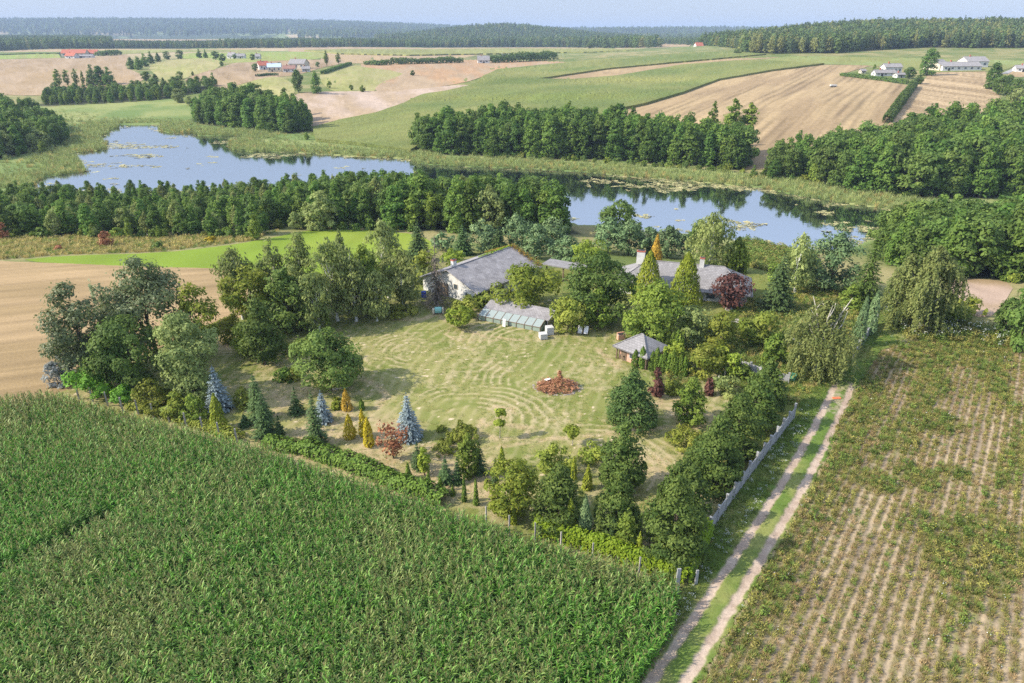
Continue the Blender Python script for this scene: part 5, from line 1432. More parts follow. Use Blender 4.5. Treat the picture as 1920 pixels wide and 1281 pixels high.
# the long low laurel hedge between the corn and the lawn, clipped hedge further on, dark thuja hedge
def hedge(name, label, line, wd, h, leafm, seed, leaf=.15, dens=1.0, step=.5, rag=.3):
    pts = resample([at(a, b)[:2] for a, b in line], step)
    rng = np.random.default_rng(seed); mb = MB()
    hh = h * (1 - rag + 2 * rag * fbm(pts[:, 0] / 1.6, pts[:, 1] / 1.6, seed)); ww = wd * (1 - rag * .6 + rag * 1.2 * fbm(pts[:, 0] / 2.1, pts[:, 1] / 2.1, seed + 4))
    n = int(dens * len(pts) * step * (2 * h + wd) * 1.7 / (2 * leaf * leaf * .55))
    k = rng.integers(0, len(pts), n)
    th = rng.random(n) * PI
    tg = np.gradient(pts, axis=0); tg /= np.linalg.norm(tg, axis=1, keepdims=True) + 1e-9
    nx = np.stack([-tg[:, 1], tg[:, 0]], -1)
    r = rng.uniform(.72, 1.06, n)
    sx = np.cos(th); sx = np.sign(sx) * np.abs(sx) ** .6; sz = np.sin(th) ** .5
    xy = pts[k] + nx[k] * (sx * ww[k] / 2 * r)[:, None] + tg[k] * rng.uniform(-.5, .5, n)[:, None] * step * 1.4
    base = ground_z(xy[:, 0], xy[:, 1])
    c = pts.mean(0); z0 = float(ground_z(c[0], c[1]))
    p = np.stack([xy[:, 0] - c[0], xy[:, 1] - c[1], base - z0 + np.maximum(sz * hh[k] * r, .05)], -1)
    nrm = np.stack([nx[k, 0] * sx, nx[k, 1] * sx, sz + .2], -1) + rng.normal(size=(n, 3)) * .45
    L = leaf * rng.uniform(.7, 1.3, n)
    mb.leaves(p, nrm, L, L * .6, rng, np.clip(rng.normal(.5, .17, n) + .5 * (fbm(xy[:, 0] / .9, xy[:, 1] / .9, 5) - .5), 0, 1))
    o = mb.build(name, leafm); o.location = (c[0], c[1], z0)
    tag(o, label, 'hedge')
    return o
hedge('laurel_hedge', 'loose low evergreen hedge between corn and lawn', [(505, 838), (580, 850), (640, 868), (700, 892), (760, 918), (830, 944)], 2.0, 1.5, LM['thuja'], 5, .16, rag=.55)
hedge('clipped_hedge', 'bright green climber covered wire fence along the corn', [(1010, 1006), (1090, 1030), (1170, 1056), (1285, 1094)], .9, 2.05, LM['ivy'], 6, .13, rag=.2)
hedge('clipped_hedge', 'bright green climber hedge at the corner by the wall end', [(1285, 1094), (1306, 1050), (1326, 1008)], .9, 1.9, LM['ivy'], 7, .13, rag=.2)
hedge('field_hedge', 'low trimmed hedge row at the edge of the tan field', [(384, 632), (410, 620), (446, 606)], 1.0, 1.5, LM['shrub'], 8, .16, rag=.3)
hedge('brush_hedge', 'rough brown green brambles along the corn by the posts', [(250, 764), (330, 786), (400, 808), (450, 826)], 1.6, .9, LM['shrub'], 9, .16, rag=.6)
# thujas planted round the summer house
q = cone(3.0, .85, 900, 'column', 900, .12); thm = [join_mesh('thuja_kind', [(cone(3.0, .85, 900 + k, 'column', 900, .12)[1], LM['thuja'])]) for k in range(3)]
TH = [(1190, 690, 'thuja at the brick wall of the summer house, nearer the lawn'), (1203, 692, 'second thuja at the brick wall of the summer house')] + \
     [(1222 + 7.5 * k, 696 + 1.3 * k, 'dark thuja in the tight hedge in front of the summer house') for k in range(9)] + \
     [(1236 + 8 * k, 650 + 2.6 * k, 'yellow green thuja in the tight hedge behind the summer house') for k in range(6)]
for k, (bx, by, lb) in enumerate(TH):
    o = empty('thuja_column', at(bx, by), k * 1.7)
    o.scale = (1.05, 1.05, (.88, 1.08, .97, 1.15)[k % 4])
    tag(o, lb, C_, 'thuja hedge by the summer house' if k > 1 else None)
    c_ = bpy.data.objects.new('crown', thm[k % 3]); COL.objects.link(c_); c_.parent = o
# ------------------------------------------------------------------ buildings, walls and garden things
def roof_mat(name, ca, cb, rows=3.2):
    m = rough_mat(name, ca, cb, scale=.9, rough=.85, bump=0, contrast=(.25, .75), detail=8)
    N, L = m.node_tree.nodes, m.node_tree.links
    tc = [n for n in N if n.type == 'TEX_COORD'][0]; p = [n for n in N if n.type == 'BSDF_PRINCIPLED'][0]
    br = N.new('ShaderNodeTexBrick'); br.inputs['Scale'].default_value = 1.0
    br.inputs['Brick Width'].default_value = .45; br.inputs['Row Height'].default_value = .3; br.inputs['Mortar Size'].default_value = .02
    br.inputs['Color1'].default_value = (.75, .75, .75, 1); br.inputs['Color2'].default_value = (1, 1, 1, 1); br.inputs['Mortar'].default_value = (.45, .45, .45, 1)
    L.new(tc.outputs['Object'], br.inputs['Vector'])
    src = p.inputs['Base Color'].links[0].from_socket
    mu = N.new('ShaderNodeMix'); mu.data_type = 'RGBA'; mu.blend_type = 'MULTIPLY'; mu.inputs[0].default_value = .8
    L.new(src, mu.inputs[6]); L.new(br.outputs['Color'], mu.inputs[7]); L.new(mu.outputs[2], p.inputs['Base Color'])
    b = N.new('ShaderNodeBump'); b.inputs['Strength'].default_value = .5; b.inputs['Distance'].default_value = .03
    L.new(br.outputs['Color'], b.inputs['Height']); L.new(b.outputs[0], p.inputs['Normal'])
    return m
ROOFG = roof_mat('grey_shingle', (.20, .185, .185), (.42, .395, .39))
ROOFH = roof_mat('house_shingle', (.215, .205, .205), (.33, .315, .315))
ROOFR = rough_mat('red_roof', (.36, .11, .07), (.47, .17, .11), scale=.8, bump=.2)
ROOFD = rough_mat('dull_roof', (.20, .19, .19), (.32, .30, .29), scale=.7, bump=.2)
WHITE = rough_mat('white_plaster', (.45, .44, .41), (.64, .63, .60), scale=.9, bump=.1, contrast=(.3, .6))
CREAM = rough_mat('cream_plaster', (.50, .44, .33), (.62, .56, .44), scale=.8, bump=.1)
DARK = plain_mat('dark_opening', (.03, .03, .032), rough=.4)
GLASSW = plain_mat('window_glass', (.06, .075, .09), rough=.12, spec=.8)
TIMBER = rough_mat('timber', (.13, .09, .06), (.24, .18, .12), scale=3, stretch=(1, 1, .2), bump=.3)
GREYW = rough_mat('weathered_wood', (.30, .27, .245), (.50, .46, .42), scale=3.5, stretch=(1, 1, .2), bump=.4)
CONC = rough_mat('concrete', (.24, .24, .24), (.40, .395, .385), scale=1.8, bump=.3, contrast=(.3, .65))
REDB = rough_mat('red_brick', (.33, .10, .07), (.46, .17, .12), scale=8, bump=.3)
def brick_mat():
    m, N, L = newmat('brickwork')
    tc = N.new('ShaderNodeTexCoord'); br = N.new('ShaderNodeTexBrick')
    br.inputs['Scale'].default_value = 1; br.inputs['Brick Width'].default_value = .25; br.inputs['Row Height'].default_value = .08; br.inputs['Mortar Size'].default_value = .012
    br.inputs['Color1'].default_value = (.50, .22, .13, 1); br.inputs['Color2'].default_value = (.60, .29, .18, 1); br.inputs['Mortar'].default_value = (.5, .42, .36, 1)
    mp = N.new('ShaderNodeMapping'); mp.inputs['Rotation'].default_value = (RAD(90), 0, 0)
    L.new(tc.outputs['Object'], mp.inputs[0]); L.new(mp.outputs[0], br.inputs['Vector'])
    p = N.new('ShaderNodeBsdfPrincipled'); p.inputs['Roughness'].default_value = .9; L.new(br.outputs['Color'], p.inputs['Base Color'])
    o = N.new('ShaderNodeOutputMaterial'); L.new(p.outputs[0], o.inputs[0])
    return m
BRICK = brick_mat()

def walls(L, W, eave, ridge=None, base=.6, ov=0.0):
    """outer walls of a gabled (or flat topped) house, local x along the ridge, y to the back"""
    mb = MB()
    V = [(0, 0, -base), (L, 0, -base), (L, W, -base), (0, W, -base), (0, 0, eave), (L, 0, eave), (L, W, eave), (0, W, eave)]
    mb.add(V, [(0, 1, 5, 4), (1, 2, 6, 5), (2, 3, 7, 6), (3, 0, 4, 7)])
    if ridge:
        mb.add([(0, 0, eave), (0, W, eave), (0, W / 2, ridge)], [(0, 2, 1)]); mb.add([(L, 0, eave), (L, W, eave), (L, W / 2, ridge)], [(0, 1, 2)])
    else:
        mb.add(V[4:], [(0, 1, 2, 3)])
    return mb
def gable_roof(L, W, eave, ridge, ov=.45, th=.16):
    mb = MB(); s = (ridge - eave) / (W / 2); e = eave - s * ov
    r = ridge + .03
    mb.slab([(-ov, -ov, e + .03), (L + ov, -ov, e + .03), (L + ov, W / 2, r), (-ov, W / 2, r)], th)
    mb.slab([(-ov, W / 2 + .004, r), (L + ov, W / 2 + .004, r), (L + ov, W + ov, e + .03), (-ov, W + ov, e + .03)], th)
    mb.tube([(-ov, W / 2, r + .03), (L + ov, W / 2, r + .03)], .09, 6)
    return mb
def hip_roof(L, W, eave, ridge, ov=.5, th=.16):
    mb = MB(); s = (ridge - eave) / (W / 2); e = eave - s * ov; h = min(W / 2, L / 2)
    a, b, c, d = (-ov, -ov, e), (L + ov, -ov, e), (L + ov, W + ov, e), (-ov, W + ov, e)
    p, q = (h, W / 2, ridge), (L - h + .001, W / 2, ridge)
    mb.add([a, b, q, p], [(0, 1, 2, 3)]); mb.add([b, c, q], [(0, 1, 2)]); mb.add([c, d, p, q], [(0, 1, 2, 3)]); mb.add([d, a, p], [(0, 1, 2)])
    lo = [(x, y, z - th) for (x, y, z) in (a, b, c, d)]
    mb.add([a, b, c, d] + lo, [(0, 4, 5, 1), (1, 5, 6, 2), (2, 6, 7, 3), (3, 7, 4, 0), (4, 7, 6, 5)])
    for (u, v) in ((a, p), (b, q), (p, q)): mb.tube([np.array(u) + (0, 0, .03), np.array(v) + (0, 0, .03)], .08, 5)
    return mb
def window(parent, x, z, w, h, side, L, W, frame=WHITE, name='window'):
    """opening on the wall: side f front, b back, l left end, r right end"""
    f, g = MB(), MB()
    def put(mb, dep, ww, hh):
        if side == 'f': mb.box((x, -dep, z), (ww, .06, hh))
        elif side == 'b': mb.box((x, W + dep, z), (ww, .06, hh))
        elif side == 'l': mb.box((-dep, x, z), (.06, ww, hh))
        else: mb.box((L + dep, x, z), (.06, ww, hh))
    put(f, .02, w, h); put(g, .045, w * .84, h * .86)
    o = f.build(name, frame, parent)
    g.build('pane' if name == 'window' else 'panel', GLASSW if name == 'window' else TIMBER, o)
def chimney(parent, x, y, z0, z1, w, d, cap=True):
    mb = MB(); mb.box((x, y, (z0 + z1) / 2), (w, d, z1 - z0))
    o = mb.build('chimney', WHITE, parent)
    if cap:
        mb = MB(); mb.box((x, y, z1 + .1), (w + .08, d + .08, .2)); mb.build('chimney_cap', REDB, o)
        mb = MB(); mb.box((x, y, z1 + .24), (w * .8, d * .7, .08)); mb.build('chimney_pot', DARK, o)
    return o

# barn house
r0 = empty('barn_house', (-5.6, 102.2, float(ground_z(-5.6, 102.2))), math.atan2(.78, .627))
tag(r0, 'low white barn house with weathered grey shingle roof and vines on its ridge', 'house')
L_, W_ = 16.4, 12.2
walls(L_, W_, 2.45, 4.85).build('wall', WHITE, r0)
rf = gable_roof(L_, W_, 2.45, 4.85, .5).build('roof', ROOFG, r0)
chimney(rf, 1.9, 6.7, 4.3, 5.75, .75, .6)
for x in (3, 6.2, 9.6, 12.8): window(r0, x, 1.35, 1.4, 1.1, 'f', L_, W_)
mb = MB(); mb.box((1.2, -.03, 1.0), (1.5, .08, 2.0)); mb.build('door', TIMBER, r0)
mb = MB(); mb.box((-.04, 7.6, 1.0), (.08, 2.6, 2.4)); mb.build('barn_door', TIMBER, r0)
window(r0, 4.6, 2.2, .9, .9, 'l', L_, W_, CREAM); window(r0, 2.0, 1.2, 1.0, 1.0, 'l', L_, W_)
mb = MB()
for x in (3.5, 8, 12.5): mb.box((x, -.45, 1.1), (.14, .14, 2.4))
mb.build('porch_post', TIMBER, r0)
rng = np.random.default_rng(8)
v = MB(); n = 900
t = rng.random(n)
p = np.stack([L_ + .3 + rng.normal(size=n) * .35, t * (W_ + .8) - .4, 0 * t], -1); p[:, 2] = 4.95 - np.abs(p[:, 1] - W_ / 2) * (2.4 / 6.1) + rng.uniform(0, .35, n)
v.leaves(p, np.tile([.3, 0, 1.], (n, 1)) + rng.normal(size=(n, 3)) * .4, .16, .11, rng, rng.random(n), 0)
n = 500; t = rng.random(n)
p = np.stack([L_ * (.5 + .52 * t), W_ / 2 + .5 + rng.normal(size=n) * .3, 0 * t], -1); p[:, 2] = 4.95 - np.abs(p[:, 1] - W_ / 2) * (2.4 / 6.1) + rng.uniform(0, .3, n)
v.leaves(p, np.tile([0, .2, 1.], (n, 1)) + rng.normal(size=(n, 3)) * .4, .16, .11, rng, rng.random(n), 1)
v.build('roof_vine', [LM['redivy'], LM['ivy']], r0)
# flat link
r1 = empty('flat_canopy', (5.9, 117.4, float(ground_z(7, 116))), math.atan2(-3.6, 6.3))
tag(r1, 'flat grey roofed canopy on timber posts between the two houses', 'canopy')
mb = MB(); mb.box((3.4, 1.3, 2.75), (7.6, 3.4, .22)); mb.build('roof', ROOFH, r1)
for x in (.3, 3.6, 6.8):
    mb = MB(); mb.box((x, .2, 1.1), (.2, .2, 3.1)); mb.build('post', TIMBER, r1)
mb = MB(); mb.tube([(5.6, 1.5, 2.86), (5.6, 1.5, 3.6)], .03, 5); mb.tube([(5.2, 1.5, 3.5), (6.0, 1.5, 3.5)], .02, 4); mb.build('aerial', CONC, r1)
# main house
L_, W_ = 20.7, 8.0
r2 = empty('main_house', (18.1, 109.0, float(ground_z(22, 109))), math.atan2(-.283, .959))
tag(r2, 'long low house with hipped grey roof and two white chimneys', 'house')
walls(L_, W_, 2.5).build('wall', WHITE, r2)
rf = hip_roof(L_, W_, 2.5, 5.05, .8).build('roof', ROOFH, r2)
chimney(rf, 2.9, W_ / 2 - .3, 4.4, 6.55, 1.35, .7)
chimney(rf, 13.0, W_ / 2 - .2, 4.3, 6.2, .75, .6)
for x in (2, 5, 11.5, 15, 18.4): window(r2, x, 1.3, 1.6, 1.3, 'f', L_, W_)
for x in (2.5, 5.5): window(r2, x, 1.3, 1.3, 1.2, 'r', L_, W_)
mb = MB(); mb.box((8.2, -.03, 1.0), (1.3, .08, 2.1)); mb.build('door', TIMBER, r2)
mb = MB(); mb.box((18.2, -3.0, .15), (5.0, 4.6, .3)); mb.build('terrace', CONC, r2)
# greenhouse lean-to with shed roof
r3 = empty('greenhouse_shed', (-5.45, 96.2, float(ground_z(0, 94))), math.atan2(-.455, .891))
tag(r3, 'long low greenhouse with slanting glass panes and grey shingled shed behind', 'greenhouse')
L_ = 10.8
GLS = plain_mat('frosted_panes', (.27, .31, .29), rough=.4, spec=.4); GLS2 = plain_mat('dirty_panes', (.26, .32, .27), rough=.3, spec=.6)
mb = MB(); mb.slab([(.3, 1.75, 1.38), (L_ + .5, 1.75, 1.38), (L_ + .5, 4.9, 1.95), (.1, 4.9, 1.95)], .12); mb.build('roof', ROOFG, r3)
mb = MB(); mb.box((L_ / 2 + .2, 4.7, .7), (L_ - .2, .15, 2.2)); mb.box((L_ + .2, 3.3, .5), (.12, 2.8, 1.9)); mb.build('wall', GREYW, r3)
for k in range(8):
    x0, x1 = .35 + k * 1.3, .35 + (k + 1) * 1.3 - .09
    mb = MB(); mb.slab([(x0, .0, .80), (x1, .0, .80), (x1, 1.7, 1.36), (x0, 1.7, 1.36)], .03); mb.build('roof_pane', GLS, r3)
    mb = MB(); mb.box(((x0 + x1) / 2, .03, .36), (x1 - x0, .04, .76)); mb.build('front_pane', GLS2, r3)
mb = MB()
for k in range(9):
    x = .3 + k * 1.3
    mb.slab([(x - .04, -.02, .84), (x + .04, -.02, .84), (x + .04, 1.7, 1.40), (x - .04, 1.7, 1.40)], .09); mb.box((x, 0, .36), (.09, .09, .84))
mb.box((L_ / 2, -.01, .03), (L_, .1, .14)); mb.box((L_ / 2, -.02, .79), (L_, .08, .07))
mb.build('glazing_bars', TIMBER, r3)
mb = MB(); mb.add([(L_, 0, 0), (L_, 1.7, 0), (L_, 1.7, 1.3), (L_, 0, .76)], [(0, 1, 2, 3)]); mb.build('end_pane', GLS2, r3)
# summer house
r4 = empty('summer_house', (13.8, 82.5, 0.0), math.atan2(-.717, .697))
tag(r4, 'small brick summer house with grey pyramid roof beside the lawn', 'summer house')
mb = MB(); W_ = 4.7
V = walls(5.0, W_, 2.1)
mb = MB(); mb.box((2.5, 2.45, 1.0), (4.5, 4.0, 2.15)); mb.build('wall', BRICK, r4)
hip_roof(5.0, W_, 2.15, 3.7, .3).build('roof', ROOFH, r4)
for (x, y) in ((.15, .15), (4.85, .15), (.15, 4.5)):
    mb = MB(); mb.box((x, y, 1.0), (.16, .16, 2.2)); mb.build('post', TIMBER, r4)
window(r4, 2.5, 1.2, 1.0, .9, 'f', 5.0, W_)
for ch in r4.children:
    if ch.name.startswith('window'): ch.location = (0, .43, 0)
mb = MB(); mb.box((1.1, .42, .95), (.9, .06, 1.9)); mb.build('door', TIMBER, r4)
# garden table in front of it
def small(name, label, cat, px, py, rz=0.0):
    o = empty(name, at(px, py, None, .07), rz); tag(o, label, cat); return o
t = small('garden_table', 'dark garden table by the brick summer house', 'table', 1171, 674, .5)
mb = MB(); mb.box((0, 0, .72), (1.3, .8, .06)); mb.build('table_top', TIMBER, t)
for sx in (-.55, .55):
    for sy in (-.32, .32): mb = MB(); mb.box((sx, sy, .345), (.07, .07, .69)); mb.build('leg', TIMBER, t)
t = small('brick_barbecue', 'pinkish brick barbecue behind the summer house', 'barbecue', 1164, 637, .3)
mb = MB(); mb.box((0, 0, .4), (1.1, .6, .8)); mb.box((0, .2, .9), (1.1, .2, .2)); mb.build('brick_base', BRICK, t)
mb = MB(); mb.box((0, -.1, .83), (.9, .35, .05)); mb.build('grill', DARK, t)
# deck chairs
CLOTH = plain_mat('white_canvas', (.78, .76, .74), rough=.8)
def deck(px, py, label, rz):
    t = small('deck_chair', label, 'deck chair', px, py, rz)
    mb = MB(); mb.slab([(-.3, -.45, .32), (.3, -.45, .32), (.3, .1, .28), (-.3, .1, .28)], .03); mb.slab([(-.3, .1, .28), (.3, .1, .28), (.3, .55, 1.1), (-.3, .55, 1.1)], .03); mb.build('canvas_seat', CLOTH, t)
    for s in (-.34, .34):
        mb = MB(); mb.tube([(s, -.6, .0), (s, -.45, .34), (s, .1, .27), (s, .6, 1.15)], .028, 5); mb.tube([(s, .45, 0), (s, .1, .3), (s, -.2, .5)], .028, 5); mb.build('frame', TIMBER, t)
deck(1087, 627, 'white canvas deck chair at the lawn edge, next to the leafy bush', -.2)
deck(1098, 628, 'white canvas deck chair nearer the layered dark tree', -.25)
# wrapped pallets
PAL = rough_mat('pale_blocks', (.40, .385, .365), (.58, .56, .53), scale=3, bump=.4)
for (px, py, w, h, lb) in ((1018, 636, 1.05, .75, 'lower stack of pale stone blocks at the greenhouse end'), (1030, 628, 1.05, 1.15, 'taller stack of pale stone blocks at the greenhouse end')):
    t = small('block_stack', lb, 'block stack', px, py, .25)
    mb = MB()
    nz = int(round(h / .19))
    for k in range(nz):
        for i in range(3):
            for j in range(2):
                mb.box(((i - 1) * w / 3.0, (j - .5) * w / 2, .12 + .19 * k + .09), (w / 3.05, w / 2.06, .18), var=.5)
    mb.build('blocks', PAL, t)
    mb = MB()
    for k in (-1, 0, 1): mb.box((k * .42 * w, 0, .05), (.1, w, .1))
    mb.build('pallet', GREYW, t)
# water tank, barrel, leaning white panel
t = small('water_tank', 'pale turquoise water tank with cream ends by the dead larch', 'water tank', 822, 589, .1)
TQ = plain_mat('turquoise_plastic', (.22, .46, .42), rough=.4); 
mb = MB(); mb.tube([(-.55, 0, .62), (-.5, 0, .62), (.5, 0, .62), (.55, 0, .62)], [.3, .48, .48, .3], 14); mb.box((0, 0, .62), (.9, .8, .7)); mb.build('tank_body', TQ, t, smooth=False)
mb = MB(); mb.box((-.75, 0, .45), (.3, .7, .75)); mb.box((.72, 0, .5), (.2, .8, .85)); mb.build('end_frame', CREAM, t)
mb = MB(); mb.box((0, 0, .09), (1.7, .8, .12)); mb.build('skid', TIMBER, t)
t = small('blue_barrel', 'bright blue barrel at the shady barn wall', 'barrel', 795, 558)
BL = plain_mat('blue_plastic', (.02, .06, .42), rough=.35)
mb = MB(); mb.tube([(0, 0, 0), (0, 0, .05), (0, 0, .45), (0, 0, .5), (0, 0, .55), (0, 0, .95), (0, 0, 1.0)], [.38, .42, .42, .45, .42, .42, .38], 16); mb.build('drum', BL, t)
mb = MB(); mb.tube([(0, 0, 1.0), (0, 0, 1.03)], .3, 12); mb.build('lid', BL, t)
t = small('leaning_board', 'white board leaning on the greenhouse front', 'board', 946, 613, math.atan2(-.455, .891))
mb = MB(); mb.box((0, -.12, .6), (.5, .04, 1.25), tilt=RAD(-10)); mb.build('board', WHITE, t)
mb = MB(); mb.box((0, -.15, .6), (.36, .03, 1.05), tilt=RAD(-10)); mb.build('inset', CLOTH, t)
t = small('garden_bench', 'pale wooden bench among the trees behind the house garden', 'bench', 1382, 610, -.5)
mb = MB(); [mb.box((0, y, .45), (1.7, .11, .04)) for y in (-.14, 0, .14)]; mb.build('seat', GREYW, t)
mb = MB(); [mb.box((0, .27, z), (1.7, .04, .1)) for z in (.65, .8)]; mb.build('backrest', GREYW, t)
for x in (-.75, .75): mb = MB(); mb.box((x, .0, .215), (.08, .4, .43)); mb.box((x, .24, .45), (.07, .06, .85)); mb.build('leg', GREYW, t)
# boulder
def rock(name, label, px, py, s, seed, mat):
    rng = np.random.default_rng(seed); mb = MB()
    nt, npz = 14, 9
    V = []
    for j in range(npz):
        ph = PI * j / (npz - 1)
        for i in range(nt):
            th = 2 * PI * i / nt
            d = np.array([math.sin(ph) * math.cos(th), math.sin(ph) * math.sin(th), math.cos(ph)])
            r = .75 + .4 * float(fbm(np.array([d[0] * 1.3 + 5 + seed]), np.array([d[1] * 1.3 + d[2] * 2 + 7]), seed)[0])
            V.append(d * r * np.array(s))
    V = np.array(V); V[:, 2] += s[2] * .55
    F = [(j * nt + i, j * nt + (i + 1) % nt, (j + 1) * nt + (i + 1) % nt, (j + 1) * nt + i) for j in range(npz - 1) for i in range(nt)]
    mb.add(V, [f[::-1] for f in F])
    o = mb.build(name, mat, None, True); o.location = at(px, py); tag(o, label, 'boulder'); return o
rock('boulder', 'grey boulder in front of the dark purple tree', 1366, 583, (.6, .55, .55), 3, CONC)
# bonfire heap: fire ring and brush
t = small('brush_heap', 'big heap of rusty brown dead branches on the lawn', 'brush heap', 1046, 728)
rng = np.random.default_rng(21)
DRYB = leaf_mat('rusty_needles', (.27, .12, .055), (.50, .26, .14), trans=.1, objvar=.05, lb=1.0)
mb, lv = MB(), MB()
for k in range(150):
    a = rng.random() * 6.28; r = 2.5 * math.sqrt(rng.random()); z = .12 + max(0, 1.0 - r / 2.7) * 1.15 * rng.random()
    c = np.array([r * math.cos(a) - .1, r * .75 * math.sin(a), z]); b = rng.random() * 6.28; l = rng.uniform(.5, 1.3)
    d = np.array([math.cos(b), math.sin(b), rng.normal() * .25]) * l
    e0, e1 = c - d / 2, c + d / 2
    e0[2] = max(e0[2], .02); e1[2] = max(e1[2], .02)
    mb.tube([e0, (e0 + e1) / 2 + rng.normal(size=3) * .06, e1], [.035, .025, .008], 4, cap=False)
    n = 16; q = rng.random((n, 1))
    lv.leaves(e0 + (e1 - e0) * q + rng.normal(size=(n, 3)) * .09 + (0, 0, .08), np.tile([0, 0, 1.], (n, 1)) + rng.normal(size=(n, 3)) * .6, .16, .035, rng, rng.random(n), 0, along=np.tile(d, (n, 1)))
for k in range(26): # the spire of old fir boughs on top
    a = rng.random() * 6.28; z = rng.uniform(.7, 2.25); l = .75 * (2.5 - z) * .6
    c = np.array([.15, 0, z]); d = np.array([math.cos(a), math.sin(a), -.3]) * l
    mb.tube([c, c + d], [.03, .008], 4, cap=False)
    n = 22; q = rng.random((n, 1))
    lv.leaves(c + d * q + rng.normal(size=(n, 3)) * .08, np.tile([0, 0, 1.], (n, 1)) + rng.normal(size=(n, 3)) * .6, .16, .035, rng, rng.random(n), 0, along=np.tile(d, (n, 1)))
mb.build('branches', rough_mat('dry_wood', (.22, .10, .06), (.36, .20, .13), scale=6, bump=0), t); lv.build('dead_needles', DRYB, t)
t = small('fire_ring', 'ring of grey ash and stones round the brush heap', 'fire ring', 1046, 727)
t.location.z -= .05
mb = MB()
for k in range(230):
    a = rng.random() * 6.28; r = rng.uniform(1.9, 3.15) if k > 60 else 2.95
    s = rng.uniform(.05, .14)
    mb.box((r * math.cos(a), r * .72 * math.sin(a), s * .3), (s * 2, s * 1.5, s), rng.random() * 3)
mb.build('stones', rough_mat('fire_stones', (.22, .19, .165), (.40, .35, .30), scale=4, bump=.3), t)
mb = MB(); th = np.arange(28) * 2 * PI / 28
V = np.vstack([[(0, 0, .045)], np.stack([2.9 * np.cos(th) * (1 + .06 * np.sin(5 * th)), 2.1 * np.sin(th) * (1 + .06 * np.sin(4 * th)), np.full(28, .02)], -1)])
mb.add(V, [(0, i + 1, (i + 1) % 28 + 1) for i in range(28)]); mb.build('ash_bed', rough_mat('ash', (.25, .22, .20), (.42, .37, .33), scale=6), t)
t = small('white_sheet', 'torn white sheet lying on the brush heap', 'sheet', 1026, 721)
t.location.z += .55
mb = MB(); gx, gy = np.meshgrid(np.linspace(-.35, .35, 6), np.linspace(-.2, .2, 5)); z = .1 * fbm(gx * 4 + 3, gy * 4 + 9, 2) * 2 + .25 * gx
ii = np.arange(30).reshape(5, 6); mb.add(np.stack([gx, gy, z], -1).reshape(-1, 3), np.stack([ii[:-1, :-1], ii[:-1, 1:], ii[1:, 1:], ii[1:, :-1]], -1).reshape(-1, 4)); mb.build('sheet', CLOTH, t, True)
t = small('cut_log', 'pale cut log lying under the big round tree', 'log', 637, 731, .3)
t.name = 'cut_log'; mb = MB(); mb.tube([(-.9, 0, .12), (0, .03, .13), (.9, 0, .12)], [.13, .12, .11], 8); mb.build('log', GREYW, t)
t = small('orange_board', 'orange plastic board lying across the track end', 'board', 1568, 749, .1)
mb = MB(); mb.box((0, 0, .12), (1.0, .35, .06)); mb.box((.0, .12, .17), (.9, .06, .05)); mb.build('board', plain_mat('orange_plastic', (.72, .20, .09)), t)

PANEL = rough_mat('old_panel', (.21, .21, .21), (.38, .375, .365), scale=1.4, bump=.3)
# concrete panel wall along the track
def panel_wall(name, label, line, n, hp, hpost, drop=0.0):
    w = np.array([at(a, b) for a, b in line]); d = resample(w[:, :2], .05)
    q = np.linspace(0, len(d) - 1, n + 1).astype(int); pts = d[q]
    o = empty(name, (pts[0][0], pts[0][1], float(ground_z(*pts[0])))); tag(o, label, 'wall')
    rng = np.random.default_rng(n)
    for i in range(n + 1):
        x, y = pts[i] - pts[0]; z = float(ground_z(*pts[i])) - o.location.z
        j = min(i, n - 1); a = math.atan2(*(pts[j + 1] - pts[j])[::-1])
        mb = MB(); hh = hpost * rng.uniform(.95, 1.08)
        mb.box((x, y, z + hh / 2 - .2), (.2, .2, hh + .4), a); mb.box((x, y, z + hh + .02), (.24, .24, .05), a)
        mb.build('post', CONC, o)
        if i < n:
            e = pts[i + 1] - pts[i]; l = np.hypot(*e); m_ = (pts[i] + pts[i + 1]) / 2 - pts[0]
            zz = float(ground_z(*(pts[i] + e / 2))) - o.location.z
            mb = MB(); k = 4
            for s in range(k): mb.box((m_[0], m_[1], zz + hp / k * (s + .5) - .08), (l - .21, .07 if s % 2 else .085, hp / k - .012), a, var=rng.random())
            mb.box((m_[0], m_[1], zz + hp - .05), (l - .205, .1, .06), a)
            mb.build('panel', PANEL, o)
    return o
panel_wall('concrete_wall', 'grey concrete panel wall with posts beside the two rut track', [(1328, 1003), (1400, 901), (1487, 787)], 12, 1.55, 1.95)
panel_wall('concrete_wall', 'stepped grey concrete wall below the brownish conifer', [(1599, 676), (1618, 645), (1641, 610)], 6, 1.5, 2.0)
panel_wall('plank_fence', 'pale plank fence panel behind the mop headed sapling', [(1386, 697), (1424, 712)], 2, 1.7, 1.8)
panel_wall('garden_wall', 'short pale wall piece beside the green bin', [(1452, 716), (1477, 720)], 1, 1.3, 1.5)
t = small('green_bin', 'green plastic bin beside the short pale wall', 'bin', 1486, 716, .2)
GBN = plain_mat('green_plastic', (.10, .30, .18), rough=.45)
mb = MB(); mb.tube([(0, 0, .1), (0, 0, .95)], [.36, .44], 4); mb.build('body', GBN, t); mb = MB(); mb.box((0, 0, .99), (.68, .68, .07), PI / 4); mb.build('lid', GBN, t)
for s in (-.25, .25): mb = MB(); mb.tube([(s - .04, .3, .1), (s + .04, .3, .1)], .1, 8); mb.build('wheel', DARK, t)
